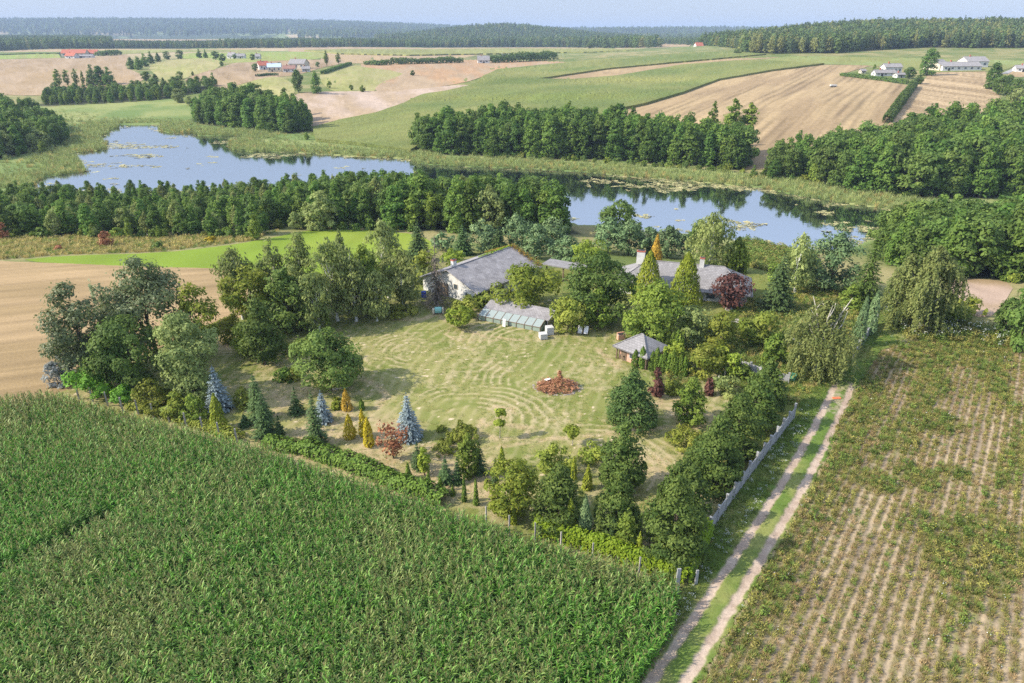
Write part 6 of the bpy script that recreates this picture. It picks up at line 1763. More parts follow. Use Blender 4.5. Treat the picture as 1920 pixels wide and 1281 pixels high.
# posts
def post(px, py, top, label, name='concrete_post', mat=CONC, w=.17, group=None, cat='post', d=None):
    h = height_for(px, py, top); o = empty(name, at(px, py), .35 + .2 * math.sin(px)); tag(o, label, cat, group)
    mb = MB(); s = w / 2; q = (d or w) / 2
    V = [(-s, -q, -.2), (s, -q, -.2), (s, q, -.2), (-s, q, -.2), (-s * .85, -q * .85, h), (s * .85, -q * .85, h * .985), (s * .85, q * .85, h * .985), (-s * .85, q * .85, h)]
    mb.add(V, [(0, 1, 5, 4), (1, 2, 6, 5), (2, 3, 7, 6), (3, 0, 4, 7), (4, 5, 6, 7)]); mb.build('shaft', mat, o)
for k, (x, y) in enumerate([(149, 722), (175, 727), (203, 735), (231, 745), (260, 750), (289, 757), (318, 765), (350, 774), (381, 782), (412, 792), (445, 804)]):
    post(x, y + 28, y, 'weathered fence post in the row at the corn edge below the poplars', group='fence posts at the corn edge', mat=GREYW)
for k, (x, y) in enumerate([(912, 949), (955, 966), (1003, 980), (1051, 997), (1110, 1018), (1197, 1044)]):
    post(x, y + 42, y, 'pale fence post in the row at the corn edge by the hornbeams', group='fence posts by the hornbeams', mat=GREYW, w=.12)
post(1268, 1112, 1066, 'broad pale concrete slab post at the corn corner', w=.35, d=.12)
post(1304, 1098, 1069, 'narrow pale concrete post beside the track at the corn corner', w=.26, d=.12)
for (x, y, tp, lb) in ((1326, 742, 716, 'wooden post beside the small purple column'), (1346, 724, 704, 'tall pale wooden post in the rough grass'), (1358, 712, 690, 'slanting wooden post near the mop headed sapling'), (1254, 696, 689, 'short stub post by the thuja hedge')):
    post(x, y, tp, lb, 'wooden_post', GREYW, .14)

# ------------------------------------------------------------------ far farmsteads
def farmhouse(label, px, py, wpx, eave, ridge, depth_m, rz, wall=WHITE, roof=ROOFD, cat='house', name='farm_house', win=3, door=True, chim=True, wing=None):
    t = float(depth(px, py)); L = wpx * t / FOC; W = depth_m
    o = empty(name, at(px, py), rz); tag(o, label, cat)
    q = Vector((-L / 2 * math.cos(rz), -L / 2 * math.sin(rz), 0)); o.location = o.location + q
    walls(L, W, eave, ridge, 1.0).build('wall', wall, o)
    rf = gable_roof(L, W, eave, ridge, .5, .25).build('roof', roof, o)
    if chim:
        mb = MB(); mb.box((L * .3, W / 2, ridge + .5), (.8, .8, 1.6)); mb.build('chimney', REDB, rf)
    for k in range(win):
        window(o, L * (k + .5) / win, eave * .55, L / win * .4, eave * .38, 'f', L, W)
    window(o, W * .5, eave * .6, 1.3, 1.4, 'l', L, W)
    if door: mb = MB(); mb.box((L * .5 / win + L / win * .5, -.03, 1.1), (min(3.2, L / win * .3), .1, 2.2)); mb.build('door', DARK, o)
    return o
farmhouse('long red roofed farm building beside a bright green field', 138, 106, 44, 5, 10, 14, .05, CREAM, ROOFR, 'barn', 'farm_barn', 4)
farmhouse('smaller red roofed building at the end of the long red farm', 172, 105, 20, 4, 9, 12, .1, WHITE, ROOFR, 'barn', 'farm_barn', 2)
farmhouse('white walled red roofed house in front of the long red farm', 131, 110, 20, 4, 8, 10, -.2, WHITE, ROOFR, 'house', 'farm_house', 2)
farmhouse('low white shed beside the red roofed farm', 158, 109, 30, 3, 4.6, 8, .08, WHITE, ROOFD, 'shed', 'farm_shed', 3)
farmhouse('white gabled farm house behind the bright green field', 432, 110, 14, 4, 7.5, 9, -.3, WHITE, ROOFD, win=2)
farmhouse('second white house beside a dark round tree', 451, 110, 15, 3.4, 6.2, 9, .1, WHITE, ROOFD, win=2)
farmhouse('small white house at the far end of the white farm', 483, 111, 9, 3.6, 6.6, 8, .1, WHITE, ROOFD, win=2)
farmhouse('red roofed house of the valley farmstead', 496, 131, 18, 4.5, 8, 9, .5, WHITE, ROOFR, win=2)
farmhouse('pale blue roofed barn of the valley farmstead', 515, 135, 24, 4.5, 7.5, 12, .25, CREAM, plain_mat('pale_blue_roof', (.42, .50, .62)), 'barn', 'farm_barn', 3)
farmhouse('grey roofed long barn behind the valley farmstead', 556, 129, 30, 5, 9, 14, -.15, CREAM, ROOFD, 'barn', 'farm_barn', 3)
farmhouse('rust roofed low barn of the valley farmstead', 542, 136, 22, 3.5, 6, 9, .1, WHITE, rough_mat('rust_roof', (.22, .12, .10), (.32, .19, .15), scale=1), 'barn', 'farm_barn', 3)
farmhouse('white shed at the end of the valley farmstead', 574, 135, 14, 3, 5, 8, .2, WHITE, ROOFD, 'shed', 'farm_shed', 2)
farmhouse('lonely grey roofed farm house between hedges on the plateau', 907, 119, 22, 4, 8.5, 10, .1, WHITE, ROOFD, win=2)
farmhouse('grey roofed barn half hidden in plateau bushes', 947, 113, 14, 4, 8, 10, -.1, CREAM, ROOFD, 'barn', 'farm_barn', 2)
farmhouse('red roofed house far off in front of the woods', 1312, 92, 14, 5, 10, 12, .2, WHITE, ROOFR, win=2)
farmhouse('white two storey house in the walled plot', 1674, 139, 32, 5.2, 7.4, 8, .05, WHITE, ROOFD, win=4)
farmhouse('low grey roofed annex in front of the white two storey house', 1660, 143, 40, 2.6, 4.4, 6, .08, WHITE, ROOFD, 'house', 'farm_house', 3)
farmhouse('white shed beside the low annex', 1690, 146, 18, 2.3, 3.3, 5, .2, WHITE, ROOFD, 'shed', 'farm_shed', 2)
farmhouse('long low grey roofed barn above the striped field', 1803, 133, 74, 3.6, 6.4, 13, .03, WHITE, ROOFD, 'barn', 'farm_barn', 6)
farmhouse('cream gabled barn at the near end of the long barn', 1770, 132, 30, 4.4, 7.8, 14, .5, CREAM, ROOFD, 'barn', 'farm_barn', 3)
farmhouse('higher grey roofed barn behind the long low barn', 1832, 127, 40, 5, 8.2, 14, .04, WHITE, ROOFD, 'barn', 'farm_barn', 3)
farmhouse('white roofed building end at the grey farm road', 1925, 136, 36, 3.2, 5, 9, -.3, WHITE, ROOFD, 'barn', 'farm_barn', 3)
farmhouse('small cream garden shed in the walled plot', 1619, 138, 9, 2.2, 3.2, 4, .1, CREAM, ROOFD, 'shed', 'farm_shed', 2, chim=False)
for i, (px, py, w, lb) in enumerate(((40, 62.5, 9, 'pale village house before the far ridge'), (70, 62.3, 8, 'second pale village house before the far ridge'), (178, 63, 8, 'white village house at the edge of the far wood'), (124, 62.6, 7, 'red roofed village house above the far wood'), (225, 66, 9, 'pink house in front of the far ridge'), (696, 67, 9, 'pale village house far away, beside a church'), (742, 66, 12, 'long pale building of the far village'), (767, 66, 10, 'end building of the far village'), (1176, 65, 8, 'white house far away on the plain'), (600, 63.5, 10, 'pale block building on the far horizon'))):
    farmhouse(lb, px, py + 2.5, w, 6, 12, 14, .1 * i, CREAM if i % 3 else WHITE, ROOFR if 'red' in lb or 'pink' in lb else ROOFD, 'house', 'village_house', 2, door=False, chim=False)
t = empty('farm_trailer', at(1562, 164), .1); tag(t, 'white farm trailer standing alone on the striped stubble field', 'trailer')
mb = MB(); mb.box((0, 0, 1.3), (4.2, 1.8, .9)); mb.build('body', WHITE, t)
mb = MB(); mb.box((0, 0, .75), (4.6, 1.4, .15)); mb.tube([(2.3, 0, .75), (3.4, 0, .6)], .07, 5); mb.build('chassis', DARK, t)
for sx in (-1.1, 1.1):
    for sy in (-.85, .85): mb = MB(); mb.tube([(sx, sy - .12, .42), (sx, sy + .12, .42)], .42, 10); mb.build('wheel', DARK, t)
# ------------------------------------------------------------------ woods round the lake
def proto(kind, seed):
    if kind == 'alder': tr, cr = broadleaf(14, 7.4, seed, 'egg', .03, 2300, .46, clump=1.25, gap=.1, rough=.24, limbs=4); return (tr, BARK, cr, LM['alder'])
    if kind == 'round': tr, cr = broadleaf(12, 8.5, seed, 'round', .05, 2300, .46, clump=1.4, gap=.1, rough=.28, limbs=5); return (tr, BARK, cr, LM['oak'])
    if kind == 'birch': tr, cr = broadleaf(13, 6, seed, 'ovoid', .12, 2200, .36, clump=.9, gap=.25, rough=.35, hang=.6, bark=1, limbs=8); return (tr, BIRCH, cr, LM['birch'])
    if kind == 'spruce': tr, cr = conifer(14, 5.2, seed, leaf=.5, whorls=16); return (tr, BARK, cr, LM['spruce'])
    if kind == 'light': tr, cr = broadleaf(11, 6, seed, 'ovoid', .03, 1900, .42, clump=1.1, gap=.12, rough=.28, limbs=4); return (tr, BARK, cr, LM['maple'])
    if kind == 'willow': tr, cr = broadleaf(11, 9, seed, 'round', .02, 2400, .44, clump=1.3, gap=.1, rough=.25, limbs=5); return (tr, BARK, cr, LM['willow'])
    if kind == 'poplar': tr, cr = broadleaf(19, 6.5, seed, 'ovoid', .14, 1900, .5, clump=1.2, gap=.3, rough=.35, limbs=6); return (tr, BARK, cr, LM['maple'])
KINDS = {}
for k, n in (('alder', 6), ('round', 4), ('birch', 2), ('spruce', 1), ('light', 3), ('willow', 2), ('poplar', 2)):
    KINDS[k] = []
    for j in range(n):
        tr, bk, cr, lm = proto(k, 700 + j * 13 + len(k))
        KINDS[k].append((tr.mesh('trunk', bk, True), cr.mesh('crown', lm), join_mesh('tree_kind', [(tr, bk), (cr, lm)])))
NOMH = dict(alder=14, round=12, birch=13, spruce=14, light=11, willow=11, poplar=19)
SPEC = {  # wood: spacing, height range across photo columns, mix of kinds
    'near': (4.6, [(0, 8), (250, 6.6), (450, 7.6), (560, 10.6), (760, 12.6), (1090, 12.4)], dict(alder=.56, round=.16, light=.12, birch=.1, spruce=.02, willow=.04)),
    'alder': (5.2, [(770, 14), (900, 16), (1150, 16), (1400, 14)], dict(alder=.86, round=.08, light=.06)),
    'right': (5.6, [(1425, 12), (1560, 15), (1700, 16.5), (2150, 17)], dict(alder=.6, round=.34, light=.06)),
    'lower': (4.8, [(1640, 9), (1720, 11.5), (2100, 12.5)], dict(alder=.5, round=.45, light=.05)),
    'west': (5.6, [(-150, 15), (0, 15), (135, 9)], dict(alder=.6, round=.2, light=.08, willow=.12)),
    'upper': (6.5, [(70, 9.5), (200, 7.5), (400, 9)], dict(alder=.3, light=.45, round=.25)),
    'mid': (5.4, [(357, 12), (470, 17), (580, 14)], dict(alder=.85, round=.12, willow=.03)),
}
WHERE = {'near': 'in the wood on the near lake shore', 'alder': 'in the alder wood on the far lake shore', 'right': 'in the big wood beyond the reeds at the lake end', 'lower': 'in the wood beside the small bare field',
         'west': 'in the wood beside the open lake basin', 'upper': 'in the wood behind the wet meadow', 'mid': 'in the grove above the lake inlet'}
ADJ = {'alder': 'dark green alder', 'round': 'round crowned green tree', 'birch': 'pale birch', 'spruce': 'dark spruce', 'light': 'light green young tree', 'willow': 'pale grey willow', 'poplar': 'tall poplar'}
rng = np.random.default_rng(77)
T = []
for wname, (sp, hp, mx) in SPEC.items():
    x, y = sample_poly(WOODS[wname], sp, rng, .32)
    z = ground_z(x, y); px, py = project(np.stack([x, y, z], -1))
    for i in range(len(x)):
        k = rng.choice(list(mx), p=np.array(list(mx.values())) / sum(mx.values()))
        h = np.interp(px[i], *zip(*hp)) * rng.uniform(.78, 1.12) * (.8 if k in ('light', 'willow') else 1) * (np.interp(py[i], [362, 385, 440], [.66, .78, 1.04]) if wname == 'near' else 1)
        T.append((x[i], y[i], z[i], k, h, wname, px[i], py[i]))
# single trees and shrubs round the lake and the fields: kind, base x, base y, top, label, name
ONE = [
 ('willow', 603, 432, 360, 1.0, 'round pale willow at the far side of the vivid meadow', 'pale_willow'),
 ('willow', 556, 430, 398, 1.0, 'small pale willow beside the big round one', 'pale_willow'),
 ('light', 482, 450, 402, .9, 'light green tree at the corner of the vivid meadow', 'young_tree'),
 ('light', 245, 447, 410, .7, 'slim light tree before the near wood, midway along the dry meadow', 'young_tree'),
 ('light', 178, 446, 418, .9, 'small bright tree at the dry meadow edge', 'young_tree'),
 ('light', 299, 448, 424, .7, 'little bright tree at the dry meadow edge, nearer the vivid meadow', 'young_tree'),
 ('poplar', 1066, 268, 191, 1.0, 'tall grey poplar rising out of the alder wood', 'tall_poplar'),
 ('poplar', 1331, 278, 190, .7, 'slim tall poplar at the end of the alder wood', 'tall_poplar'),
 ('poplar', 1366, 292, 187, 1.0, 'tallest poplar at the end of the alder wood', 'tall_poplar'),
 ('poplar', 1396, 290, 195, 1.3, 'broad sunlit poplar at the edge of the striped stubble', 'tall_poplar'),
 ('alder', 1488, 325, 246, .6, 'lone slim tree standing above the reed bank', 'slim_tree'),
 ('light', 1459, 322, 262, .8, 'lighter tree next to the lone slim one', 'slim_tree'),
 ('light', 1562, 300, 236, .6, 'slim tree top rising from the big wood\'s edge', 'slim_tree'),
 ('alder', 1450, 338, 300, 1.2, 'bushy tree at the reeds between the two woods', 'bushy_tree'),
 ('alder', 1412, 334, 310, 1.2, 'low bushy tree at the end of the alder wood', 'bushy_tree'),
 ('round', 560, 174, 131, .75, 'yellowish rounded tree below the valley farmstead', 'field_tree'),
 ('alder', 594, 176, 134, .85, 'dark tree beside the yellowish rounded one', 'field_tree'),
 ('poplar', 613, 124, 95, 1.0, 'poplar on the plateau above the dry yellow meadow', 'field_tree'),
 ('poplar', 635, 121, 99, 1.3, 'second plateau poplar, the fuller one', 'field_tree'),
 ('round', 596, 126, 116, 1.2, 'dark bush tree beside the plateau poplars', 'field_bush'),
 ('alder', 1738, 142, 92, 1.15, 'big dark tree in front of the long barn', 'farm_tree'),
 ('alder', 1858, 168, 118, 1.0, 'dark tree at the end of the long barn', 'farm_tree'),
 ('light', 1638, 134, 121, .9, 'young tree in the walled plot beside the white house', 'farm_tree'),
 ('round', 1704, 148, 126, 1.5, 'leafy tree in the walled plot below the big dark tree', 'farm_tree'),
 ('round', 1722, 158, 140, 1.4, 'lower leafy tree in the walled plot at the hedge', 'farm_tree'),
 ('round', 1872, 178, 142, 1.2, 'round tree at the edge of the smaller striped field', 'farm_tree'),
 ('round', 1900, 190, 148, 1.3, 'broad tree below the barns at the picture edge', 'farm_tree'),
 ('willow', 1905, 205, 165, 1.2, 'pale round willow below the barns', 'farm_tree'),
 ('round', 1888, 165, 140, 1.1, 'small dark tree beside the grey farm road', 'farm_tree'),
 ('willow', 337, 192, 166, 1.2, 'pale willow at the edge of the wet meadow', 'pale_willow'),
 ('willow', 357, 198, 180, 1.3, 'low pale willow at the edge of the wet meadow', 'pale_willow'),
 ('poplar', 112, 165, 130, 1.2, 'poplar at the near end of the row on the big stubble field', 'tall_poplar'),
 ('poplar', 128, 164, 131, 1.0, 'second poplar of the row on the big stubble field', 'tall_poplar'),
 ('poplar', 145, 162, 129, 1.0, 'slim poplar standing apart on the big stubble field', 'tall_poplar'),
 ('poplar', 158, 160, 133, .9, 'small slim poplar beside the one standing apart', 'tall_poplar'),
 ('alder', 176, 160, 122, 1.2, 'first dark poplar of the dense group', 'dark_poplar'),
 ('alder', 190, 160, 124, 1.2, 'middle dark poplar of the dense group', 'dark_poplar'),
 ('alder', 206, 160, 126, 1.3, 'last dark poplar of the dense group', 'dark_poplar'),
 ('round', 275, 152, 134, 1.4, 'pale round tree where the big stubble field narrows', 'field_tree'),
 ('alder', 292, 154, 139, 1.4, 'dark round tree where the big stubble field narrows', 'field_tree'),
 ('round', 338, 149, 134, 1.3, 'dark bush tree on the rounded meadow', 'field_bush'),
 ('light', 362, 142, 134, 1.3, 'small bush at the corner of the rounded meadow', 'field_bush'),
 ('alder', 247, 130, 108, 1.3, 'dark tree at the foot of the hillside clump', 'clump_tree'),
 ('alder', 261, 131, 106, 1.3, 'second dark tree at the foot of the hillside clump', 'clump_tree'),
 ('alder', 272, 125, 101, 1.3, 'dark tree in the middle of the hillside clump', 'clump_tree'),
 ('alder', 284, 119, 97, 1.3, 'dark tree with pointed top in the hillside clump', 'clump_tree'),
 ('alder', 297, 116, 99, 1.3, 'upper dark tree of the hillside clump', 'clump_tree'),
 ('round', 314, 112, 96, 1.2, 'dark round tree at the upper end of the hillside clump', 'clump_tree'),
 ('round', 338, 111, 94, 1.2, 'separate dark round tree above the hillside clump', 'clump_tree'),
 ('alder', 374, 109, 92, 1.2, 'dark tree at the start of the farm windbreak', 'windbreak_tree'),
 ('alder', 386, 109, 93, 1.1, 'second dark tree of the farm windbreak', 'windbreak_tree'),
 ('round', 404, 112, 96, 1.4, 'broad dark tree of the farm windbreak', 'windbreak_tree'),
 ('round', 418, 115, 101, 1.4, 'lower dark tree of the farm windbreak', 'windbreak_tree'),
 ('round', 416, 125, 115, 1.2, 'small dark bush below the farm windbreak', 'field_bush'),
 ('round', 440, 111, 102, 1.4, 'round dark tree between two white farm houses', 'farm_tree'),
 ('round', 474, 113, 101, 1.2, 'round tree beside the small white farm house', 'farm_tree'),
 ('round', 479, 134, 119, 1.2, 'dark tree beside the red roofed valley house', 'farm_tree'),
 ('round', 524, 126, 117, 1.4, 'dark tree behind the pale blue roofed barn', 'farm_tree'),
 ('light', 618, 166, 152, 1.2, 'small round bush on the dry yellow meadow', 'field_bush'),
 ('round', 659, 170, 159, 1.1, 'dark bush at the foot of the dry yellow meadow', 'field_bush'),
 ('light', 680, 173, 160, 1.6, 'olive bush at the foot of the dry yellow meadow', 'field_bush'),
 ('round', 774, 142, 132, 1.4, 'dark round bush on the orange tinted field', 'field_bush'),
 ('round', 1382, 102, 92, 2.0, 'round bush at the edge of the wooded hill', 'field_bush'),
 ('light', 1105, 91, 80, 2.4, 'pale round tree far off at the plateau edge', 'field_tree'),
 ('spruce', 79, 290, 260, 1.2, 'small bright conifer at the reed edge of the lake basin', 'young_conifer'),
 ('light', 82, 290, 262, .9, 'light green young tree at the reed edge of the lake basin', 'young_tree'),
 ('light', 35, 294, 278, .9, 'tiny bright tree in the reeds', 'young_tree'),
 ('light', 575, 262, 249, 1.4, 'small bush on the reed bank below the grove', 'field_bush'),
 ('alder', 571, 246, 188, .8, 'tall tree at the open end of the grove', 'slim_tree'),
 ('alder', 470, 205, 160, 1.3, 'highest broad tree behind the grove', 'slim_tree'),
 ('round', 1905, 660, 520, .55, 'dark tree at the picture edge beside the crop field', 'edge_tree'),
 ('round', 1880, 632, 560, .9, 'dark leafy tree at the edge of the small bare field', 'edge_tree'),
]
for (k, bx, by, top, wf, lb, nm) in ONE:
    p = at(bx, by); h = height_for(bx, by, top)
    src = KINDS[k][int(bx) % len(KINDS[k])]
    s = h / NOMH[k]
    o = empty(nm, p, (bx * .37) % 6.28); o.scale = (s * wf, s * wf, s)
    tag(o, lb, 'bush' if 'bush' in nm else 'tree')
    for nme, me_ in (('trunk', src[0]), ('crown', src[1])):
        c_ = bpy.data.objects.new(nme, me_); COL.objects.link(c_); c_.parent = o
# which trees of the woods show largest: nearest first, against the skyline built so far
ok = [t for t in T if -140 < t[6] < 2060]
ok.sort(key=lambda t: math.hypot(t[0], t[1]))
sky_ = np.full(2300, 2000.0)
vis = []
for i, t in enumerate(ok):
    pt = np.array([t[0], t[1], t[2] + t[4]]); tx, ty = project(pt)
    wpx = t[4] * .5 * FOC / (t[1] * CP + (CAMH - t[2]) * SP)
    a, b = int(max(0, tx - wpx / 2 + 150)), int(min(2299, tx + wpx / 2 + 150))
    if b <= a: vis.append(0); continue
    seg = sky_[a:b]
    v = float(np.sum(np.clip(np.minimum(seg, t[7]) - ty, 0, None)))
    vis.append(v if 0 < t[6] < 1920 else v * .2)
    sky_[a:b] = np.minimum(seg, ty + 2)
order = np.argsort(-np.array(vis))
NIND = 175
pick = set(order[:NIND].tolist())
first = {}
rest = []
for i, t in enumerate(ok):
    x, y, z, k, h, wname, px, py = t
    j = int(rng.integers(len(KINDS[k]))); s = h / NOMH[k]; wf = s * rng.uniform(.85, 1.15); rz = rng.random() * 6.28
    if i in pick:
        o = empty({'alder': 'alder_tree', 'round': 'broadleaf_tree', 'birch': 'birch_tree', 'spruce': 'spruce_tree', 'light': 'young_tree', 'willow': 'willow_tree'}[k], (x, y, z - .1), rz)
        o.scale = (wf, wf, s)
        tag(o, '%s %s' % (ADJ[k], WHERE[wname]), 'tree', '%s %s' % (ADJ[k] + 's', WHERE[wname]))
        for nme, me_ in (('trunk', KINDS[k][j][0]), ('crown', KINDS[k][j][1])):
            c_ = bpy.data.objects.new(nme, me_); COL.objects.link(c_); c_.parent = o
    elif vis[i] > 0.5 or rng.random() < .5:
        rest.append((x, y, z - .1, k, j, wf, s, rz))
flat_p, off = [], {}
for k in KINDS:
    off[k] = len(flat_p); flat_p += [q[2] for q in KINDS[k]]
R = rest
scatter('woodland', 'remaining trees of the woods round the lake, seen as one mass', np.array([r[:3] for r in R]), flat_p, [off[r[3]] + r[4] for r in R],
        np.array([(0, 0, r[7]) for r in R]), np.array([(r[5], r[5], r[6]) for r in R]))

# undergrowth along the wood edges, bushes on the dry meadow
BU = [join_mesh('bush_kind', [(broadleaf(2.4, 3.2, 800 + k, 'broad', 0, 500, .3, clump=.6, gap=.1, rough=.4, limbs=0)[1], LM[m_])]) for k, m_ in enumerate(('shrub', 'maple', 'oak', 'thuja'))]
bx_, by_ = [], []
for (a, b) in (((-60, 446), (480, 446)), ((520, 428), (780, 434)), ((1640, 484), (1900, 530)), ((770, 281), (1398, 324)), ((1425, 330), (1720, 372)), ((1860, 640), (1960, 640)), ((1800, 612), (1960, 628)), ((1330, 430), (1370, 440))):
    pa_, pb_ = at(*a), at(*b); L_ = np.hypot(*(pb_ - pa_)[:2]); n = int(L_ / 2.0); t = rng.random(n)
    q = np.array([a]) + (np.array([b]) - np.array([a])) * t[:, None]; w = at(q[:, 0], q[:, 1] + rng.normal(size=n) * .8)
    bx_.append(w[:, 0]); by_.append(w[:, 1])
bx_, by_ = np.concatenate(bx_), np.concatenate(by_)
spread('undergrowth', 'low bushes and undergrowth along the wood edges', bx_, by_, BU, rng, (.4, 1.1))
for (px, py, w, h, lf_, lb) in ((200, 462, 26, 3.4, 'redbush', 'brownish bush tree on the dry meadow'), (110, 470, 16, 1.2, 'redbush', 'low brown bush on the dry meadow'), (297, 467, 20, 1.6, 'thuja', 'small green bush on the dry meadow'), (396, 454, 24, 1.3, 'gold', 'patch of yellow flowering weeds on the dry meadow'), (4, 450, 26, 4.2, 'redbush', 'reddish brown tree at the end of the dry meadow'), (22, 447, 20, 1.6, 'cypress', 'yellow green bush beside the reddish brown tree'), (62, 446, 16, 1.5, 'maple', 'bright green bush at the wood edge')):
    t = float(depth(px, py)); tr, cr = broadleaf(h, w * t / FOC, 40 + px, 'broad', 0, 700, .24, clump=.6, rough=.4, limbs=3)
    plant('meadow_bush', lb, 'bush', at(px, py), tr, cr, BARK, LM[lf_])

# ------------------------------------------------------------------ reeds and lily pads
lw_ = at(np.array([q[0] for q in LAKE]), np.array([q[1] for q in LAKE]), -10.0)[:, :2]
shore = [tuple(a) for a in lw_] + [tuple(lw_[0])]
RE = [tuft(60 + k, 2.1, .7, 46, .03, [RD, GRD], bend=.25) for k in range(3)] + [tuft(66, 1.7, .7, 46, .03, [GRD, GRD], bend=.3)]
FARWET = [q for q in WET if q[0] < 1760]
gx, gy = sample_poly([(-160, 240), (100, 205), (370, 225), (590, 252), (770, 281), (1000, 297), (1300, 314), (1500, 341), (1720, 371), (1800, 380), (1780, 410), (1500, 400), (1000, 330), (400, 300), (150, 340), (-160, 370)], 1.5, rng)
px, py = project(np.stack([gx, gy, np.full(gx.shape, -9.8)], -1))
d = seg_dist(gx, gy, shore)
inl = inside(px, py, LAKE)
k = (~inl) & ((d < 12 + 8 * noise(gx / 14, gy / 14, 3)) | (rng.random(len(gx)) < .22)) & ~np.any([inside(px, py, WOODS[w_]) for w_ in WOODS], axis=0)
k |= inl & (d < 1.4 * noise(gx / 5, gy / 5, 8))
gx, gy, px = gx[k], gy[k], px[k]
spread('reeds', 'yellowish green reed belt along the lake shore', gx, gy, RE, rng, (.55, 1.2), [.3, .3, .25, .15], z=np.full(gx.shape, -9.95), dz=0)
LP = leaf_mat('lily_pads_green', (.12, .13, .07), (.24, .215, .135), trans=.05, objvar=.25, spec=.5)
def pads(seed, n=26, R=1.1):
    rg = np.random.default_rng(seed); mb = MB()
    for _ in range(n):
        a = rg.random() * 6.28; r = R * math.sqrt(rg.random()); s = rg.uniform(.10, .24)
        th = np.linspace(.25, 2 * PI - .25, 8) + rg.random() * 6.28
        V = np.vstack([[(0, 0, .0)], np.stack([s * np.cos(th), s * np.sin(th), rg.normal(size=8) * .004], -1)]) + (r * math.cos(a), r * math.sin(a), .012 + .012 * rg.random())
        mb.add(V, [(0, i + 1, i + 2) for i in range(7)], rg.random())
    return mb.mesh('lily_patch', [LP])
gx, gy = sample_poly(LAKE, 1.7, rng)
px, py = project(np.stack([gx, gy, np.full(gx.shape, -9.98)], -1))
d = seg_dist(gx, gy, shore)
f = fbm(gx / 16, gy / 9, 12); f2 = noise(gx / 4.5, gy / 3.0, 14)
w_ = .34 * sm(1150, 1250, px) * sm(368, 350, py) + .22 * sm(9, 2, d) + .12 * sm(1500, 1560, px) * sm(395, 420, py)
for (qx, qy, rx_, ry_) in ((1390, 422, 55, 14), (1250, 352, 100, 12), (1540, 398, 40, 6), (1680, 425, 35, 8), (1625, 450, 40, 10), (240, 275, 70, 5), (225, 313, 60, 5), (500, 292, 50, 5), (255, 292, 50, 4), (1190, 405, 30, 4), (1130, 340, 60, 6)):
    w_ = np.maximum(w_, .5 * np.exp(-((px - qx) / rx_) ** 2 - ((py - qy) / ry_) ** 2))
k = f * .6 + f2 * .4 + w_ > .76
gx, gy = gx[k], gy[k]
spread('lily_pads', 'patches of floating water lily pads on the lake', gx, gy, [pads(k) for k in range(4)], rng, (.8, 1.5), z=np.full(gx.shape, -9.98), dz=0)
# ------------------------------------------------------------------ far woods, hedges, haze
rng = np.random.default_rng(301)
def far_proto(kind, seed):
    if kind == 'round': return join_mesh('far_tree', [(broadleaf(18, 10, seed, 'round', .02, 260, 1.25, clump=2.6, gap=.05, rough=.3, limbs=0)[1], LM['farleaf'])])
    if kind == 'birch': return join_mesh('far_tree', [(broadleaf(18, 8, seed, 'ovoid', .1, 240, 1.1, clump=2.2, gap=.05, rough=.3, limbs=0)[1], LM['farbirch'])])
    return join_mesh('far_tree', [(broadleaf(19, 7, seed, 'egg', .15, 240, 1.1, clump=2.0, gap=.05, rough=.3, limbs=0)[1], LM['farpine'])])
FAR = [far_proto('round', 1), far_proto('round', 2), far_proto('round', 3), far_proto('birch', 4), far_proto('birch', 5), far_proto('pine', 6), far_proto('pine', 7), far_proto('pine', 8)]
def far_wood(name, label, x, y, sc, birch=.1, pine=.4):
    n = len(x)
    b = np.clip(birch * (1 + 2.2 * (fbm(x / 90, y / 90, 5) - .5) * 2), 0, 1); p = np.clip(pine + .9 * (fbm(x / 120, y / 120, 6) - .5), 0, 1)
    u = rng.random(n)
    kind = np.where(u < b, 3 + rng.integers(0, 2, n), np.where(u < b + (1 - b) * p, 5 + rng.integers(0, 3, n), rng.integers(0, 3, n)))
    s = sc * rng.uniform(.8, 1.15, n)
    scatter(name, label, np.stack([x, y, ground_z(x, y) - .5], -1), FAR, kind, np.stack([0 * x, 0 * x, rng.random(n) * 6.28], -1), np.stack([s, s, s * rng.uniform(.9, 1.1, n)], -1))
# the wooded hill behind the right-hand fields
fr = [(1392, 101), (1447, 103), (1500, 101.5), (1563, 102), (1613, 98.5), (1727, 96), (1827, 97), (1913, 97), (2200, 97)]
fw = [at(a, b)[:2] for a, b in fr]
back = [(fw[-1] * 1.0 + np.array([260, 620])), np.array([520, 1560]), np.array([330, 1330]), fw[0] + np.array([40, 160])]
x, y = sample_poly([tuple(a) for a in fw] + [tuple(a) for a in back], 6.8, rng, world=True)
far_wood('hill_forest', 'mixed forest covering the low hill beyond the fields', x, y, .95, .26, .5)
def belt(name, label, poly, spacing, sc, birch, pine):
    x, y = sample_poly(poly, spacing, rng)
    far_wood(name, label, x, y, sc, birch, pine)
belt('far_forest', 'dark mixed forest behind the red roofed farm', [(-500, 98), (0, 96.5), (60, 93), (110, 92), (210, 91), (210, 79), (150, 73), (60, 75), (-500, 76)], 11, 1.0, .08, .45)
belt('far_forest', 'long straight forest belt beyond the plateau stubble', [(205, 91), (330, 90.5), (410, 91), (410, 86.5), (330, 86), (205, 85)], 9, .68, .1, .6)
belt('far_forest', 'dark forest belt behind the valley fields', [(412, 91), (520, 90.5), (620, 89), (640, 88.5), (720, 89), (880, 88.5), (880, 83), (620, 82), (560, 82), (412, 86)], 11, .85, .06, .5)
belt('far_forest', 'forest on the low round hill on the horizon', [(700, 79), (880, 88.5), (1030, 88.5), (1150, 91), (1240, 90), (1200, 78), (1100, 72), (950, 68), (780, 72)], 15, 1.1, .08, .4)
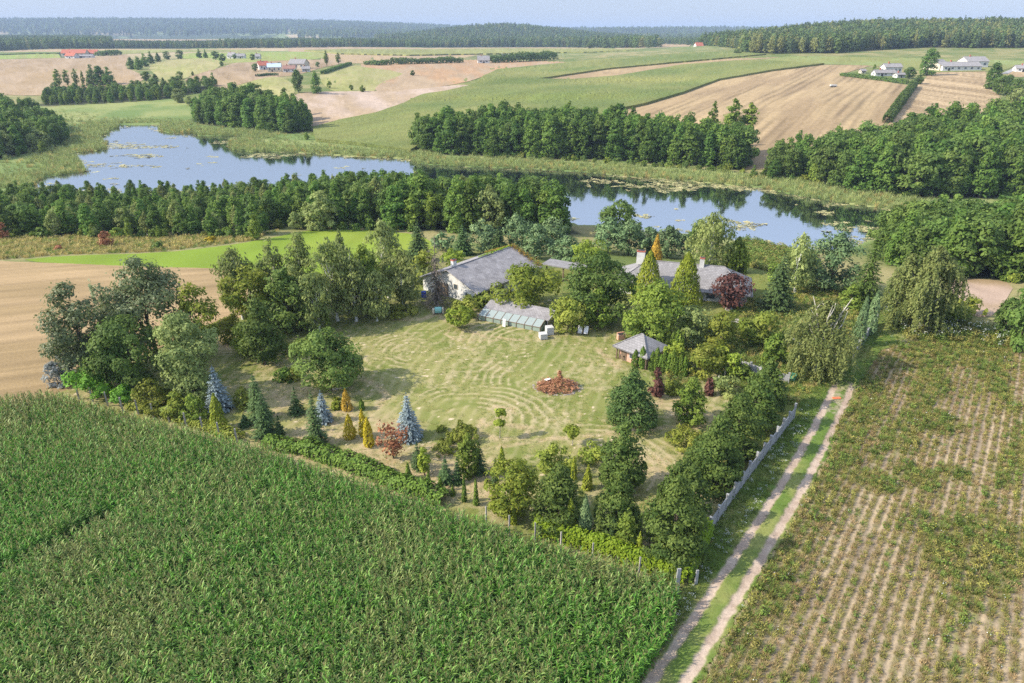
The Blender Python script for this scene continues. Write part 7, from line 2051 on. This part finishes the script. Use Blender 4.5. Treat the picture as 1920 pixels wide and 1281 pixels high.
belt('far_forest', 'bluish wood strips on the far plain', [(1150, 82), (1280, 85), (1400, 93), (1420, 84), (1330, 78), (1180, 76)], 20, .8, .1, .3)
belt('far_forest', 'far wood line along the plain under the horizon', [(1130, 74), (1500, 77), (1700, 74), (1500, 68), (1130, 69)], 34, 1.3, .1, .3)
belt('far_forest', 'thin far wood strip before the village', [(560, 74), (900, 74), (900, 70), (560, 70)], 34, 1.4, .1, .3)
# wooded ridges kilometres away: clumps of crowns
def ridge(name, label, cx, cy, wx, wy, n, sc):
    x = cx + rng.normal(size=n) * wx * .75; y = cy + rng.normal(size=n) * wy * .6
    k = (np.hypot(x, y) > 4300); x, y = x[k], y[k]
    far_wood(name, label, x, y, sc, .05, .5)
ridge('ridge_forest', 'long blue wooded ridge on the horizon', -3600, 5600, 2600, 900, 15000, 2.0)
ridge('ridge_forest', 'lower blue wooded rise on the horizon', -1500, 6200, 1700, 700, 6000, 2.2)
ridge('ridge_forest', 'distant wooded plain far beyond the village', 1500, 5400, 2600, 700, 7000, 2.0)
# hedges between the far fields
hedge('field_hedge', 'dark hedge between the two striped stubble fields', [(1712, 164), (1690, 193), (1662, 232)], 4.5, 4.2, LM['oak'], 31, .55, step=1.5, rag=.35)
hedge('field_hedge', 'dark green hedge under the white house plot', [(1578, 143), (1620, 148), (1660, 153), (1700, 158)], 3.5, 2.6, LM['oak'], 32, .5, step=1.5, rag=.5)
hedge('field_hedge', 'dark hedge running up beside the plateau poplars', [(605, 140), (630, 131), (657, 122)], 4, 3.0, LM['alder'], 33, .8, step=2.5)
hedge('field_hedge', 'bushy hedge on the plateau nearest the dry meadow', [(690, 122), (710, 123), (728, 122)], 10, 5, LM['alder'], 34, 1.1, step=4, rag=.5)
hedge('field_hedge', 'long bushy hedge on the plateau', [(740, 121), (780, 120), (820, 119), (862, 118)], 14, 6, LM['oak'], 35, 1.1, step=4, rag=.5)
hedge('field_hedge', 'bushy hedge round the lonely grey roofed house', [(922, 118), (960, 117), (1000, 115), (1036, 113)], 22, 9, LM['oak'], 36, 1.2, step=4, rag=.5)
hedge('field_hedge', 'low dark hedge below the valley farmstead', [(484, 144), (505, 142), (522, 142)], 4, 2.0, LM['spruce'], 37, .7, step=2.5)
hedge('field_hedge', 'green thicket between the red farm and the clump', [(186, 105), (200, 105), (222, 103)], 14, 7, LM['alder'], 38, 1.2, step=4, rag=.5)

# air: pale even haze round everything
hz, N, L = newmat('haze_air')
pv = N.new('ShaderNodeVolumePrincipled')
pv.inputs['Color'].default_value = (.5, .64, .88, 1)
pv.inputs['Density'].default_value = 1.2e-4
pv.inputs['Anisotropy'].default_value = 0.0
o = N.new('ShaderNodeOutputMaterial'); L.new(pv.outputs[0], o.inputs['Volume'])
mb = MB(); mb.box((0, 12000, 70), (64000, 44000, 166))
o = mb.build('haze', hz); tag(o, 'thin pale summer haze over the landscape', kind='stuff')
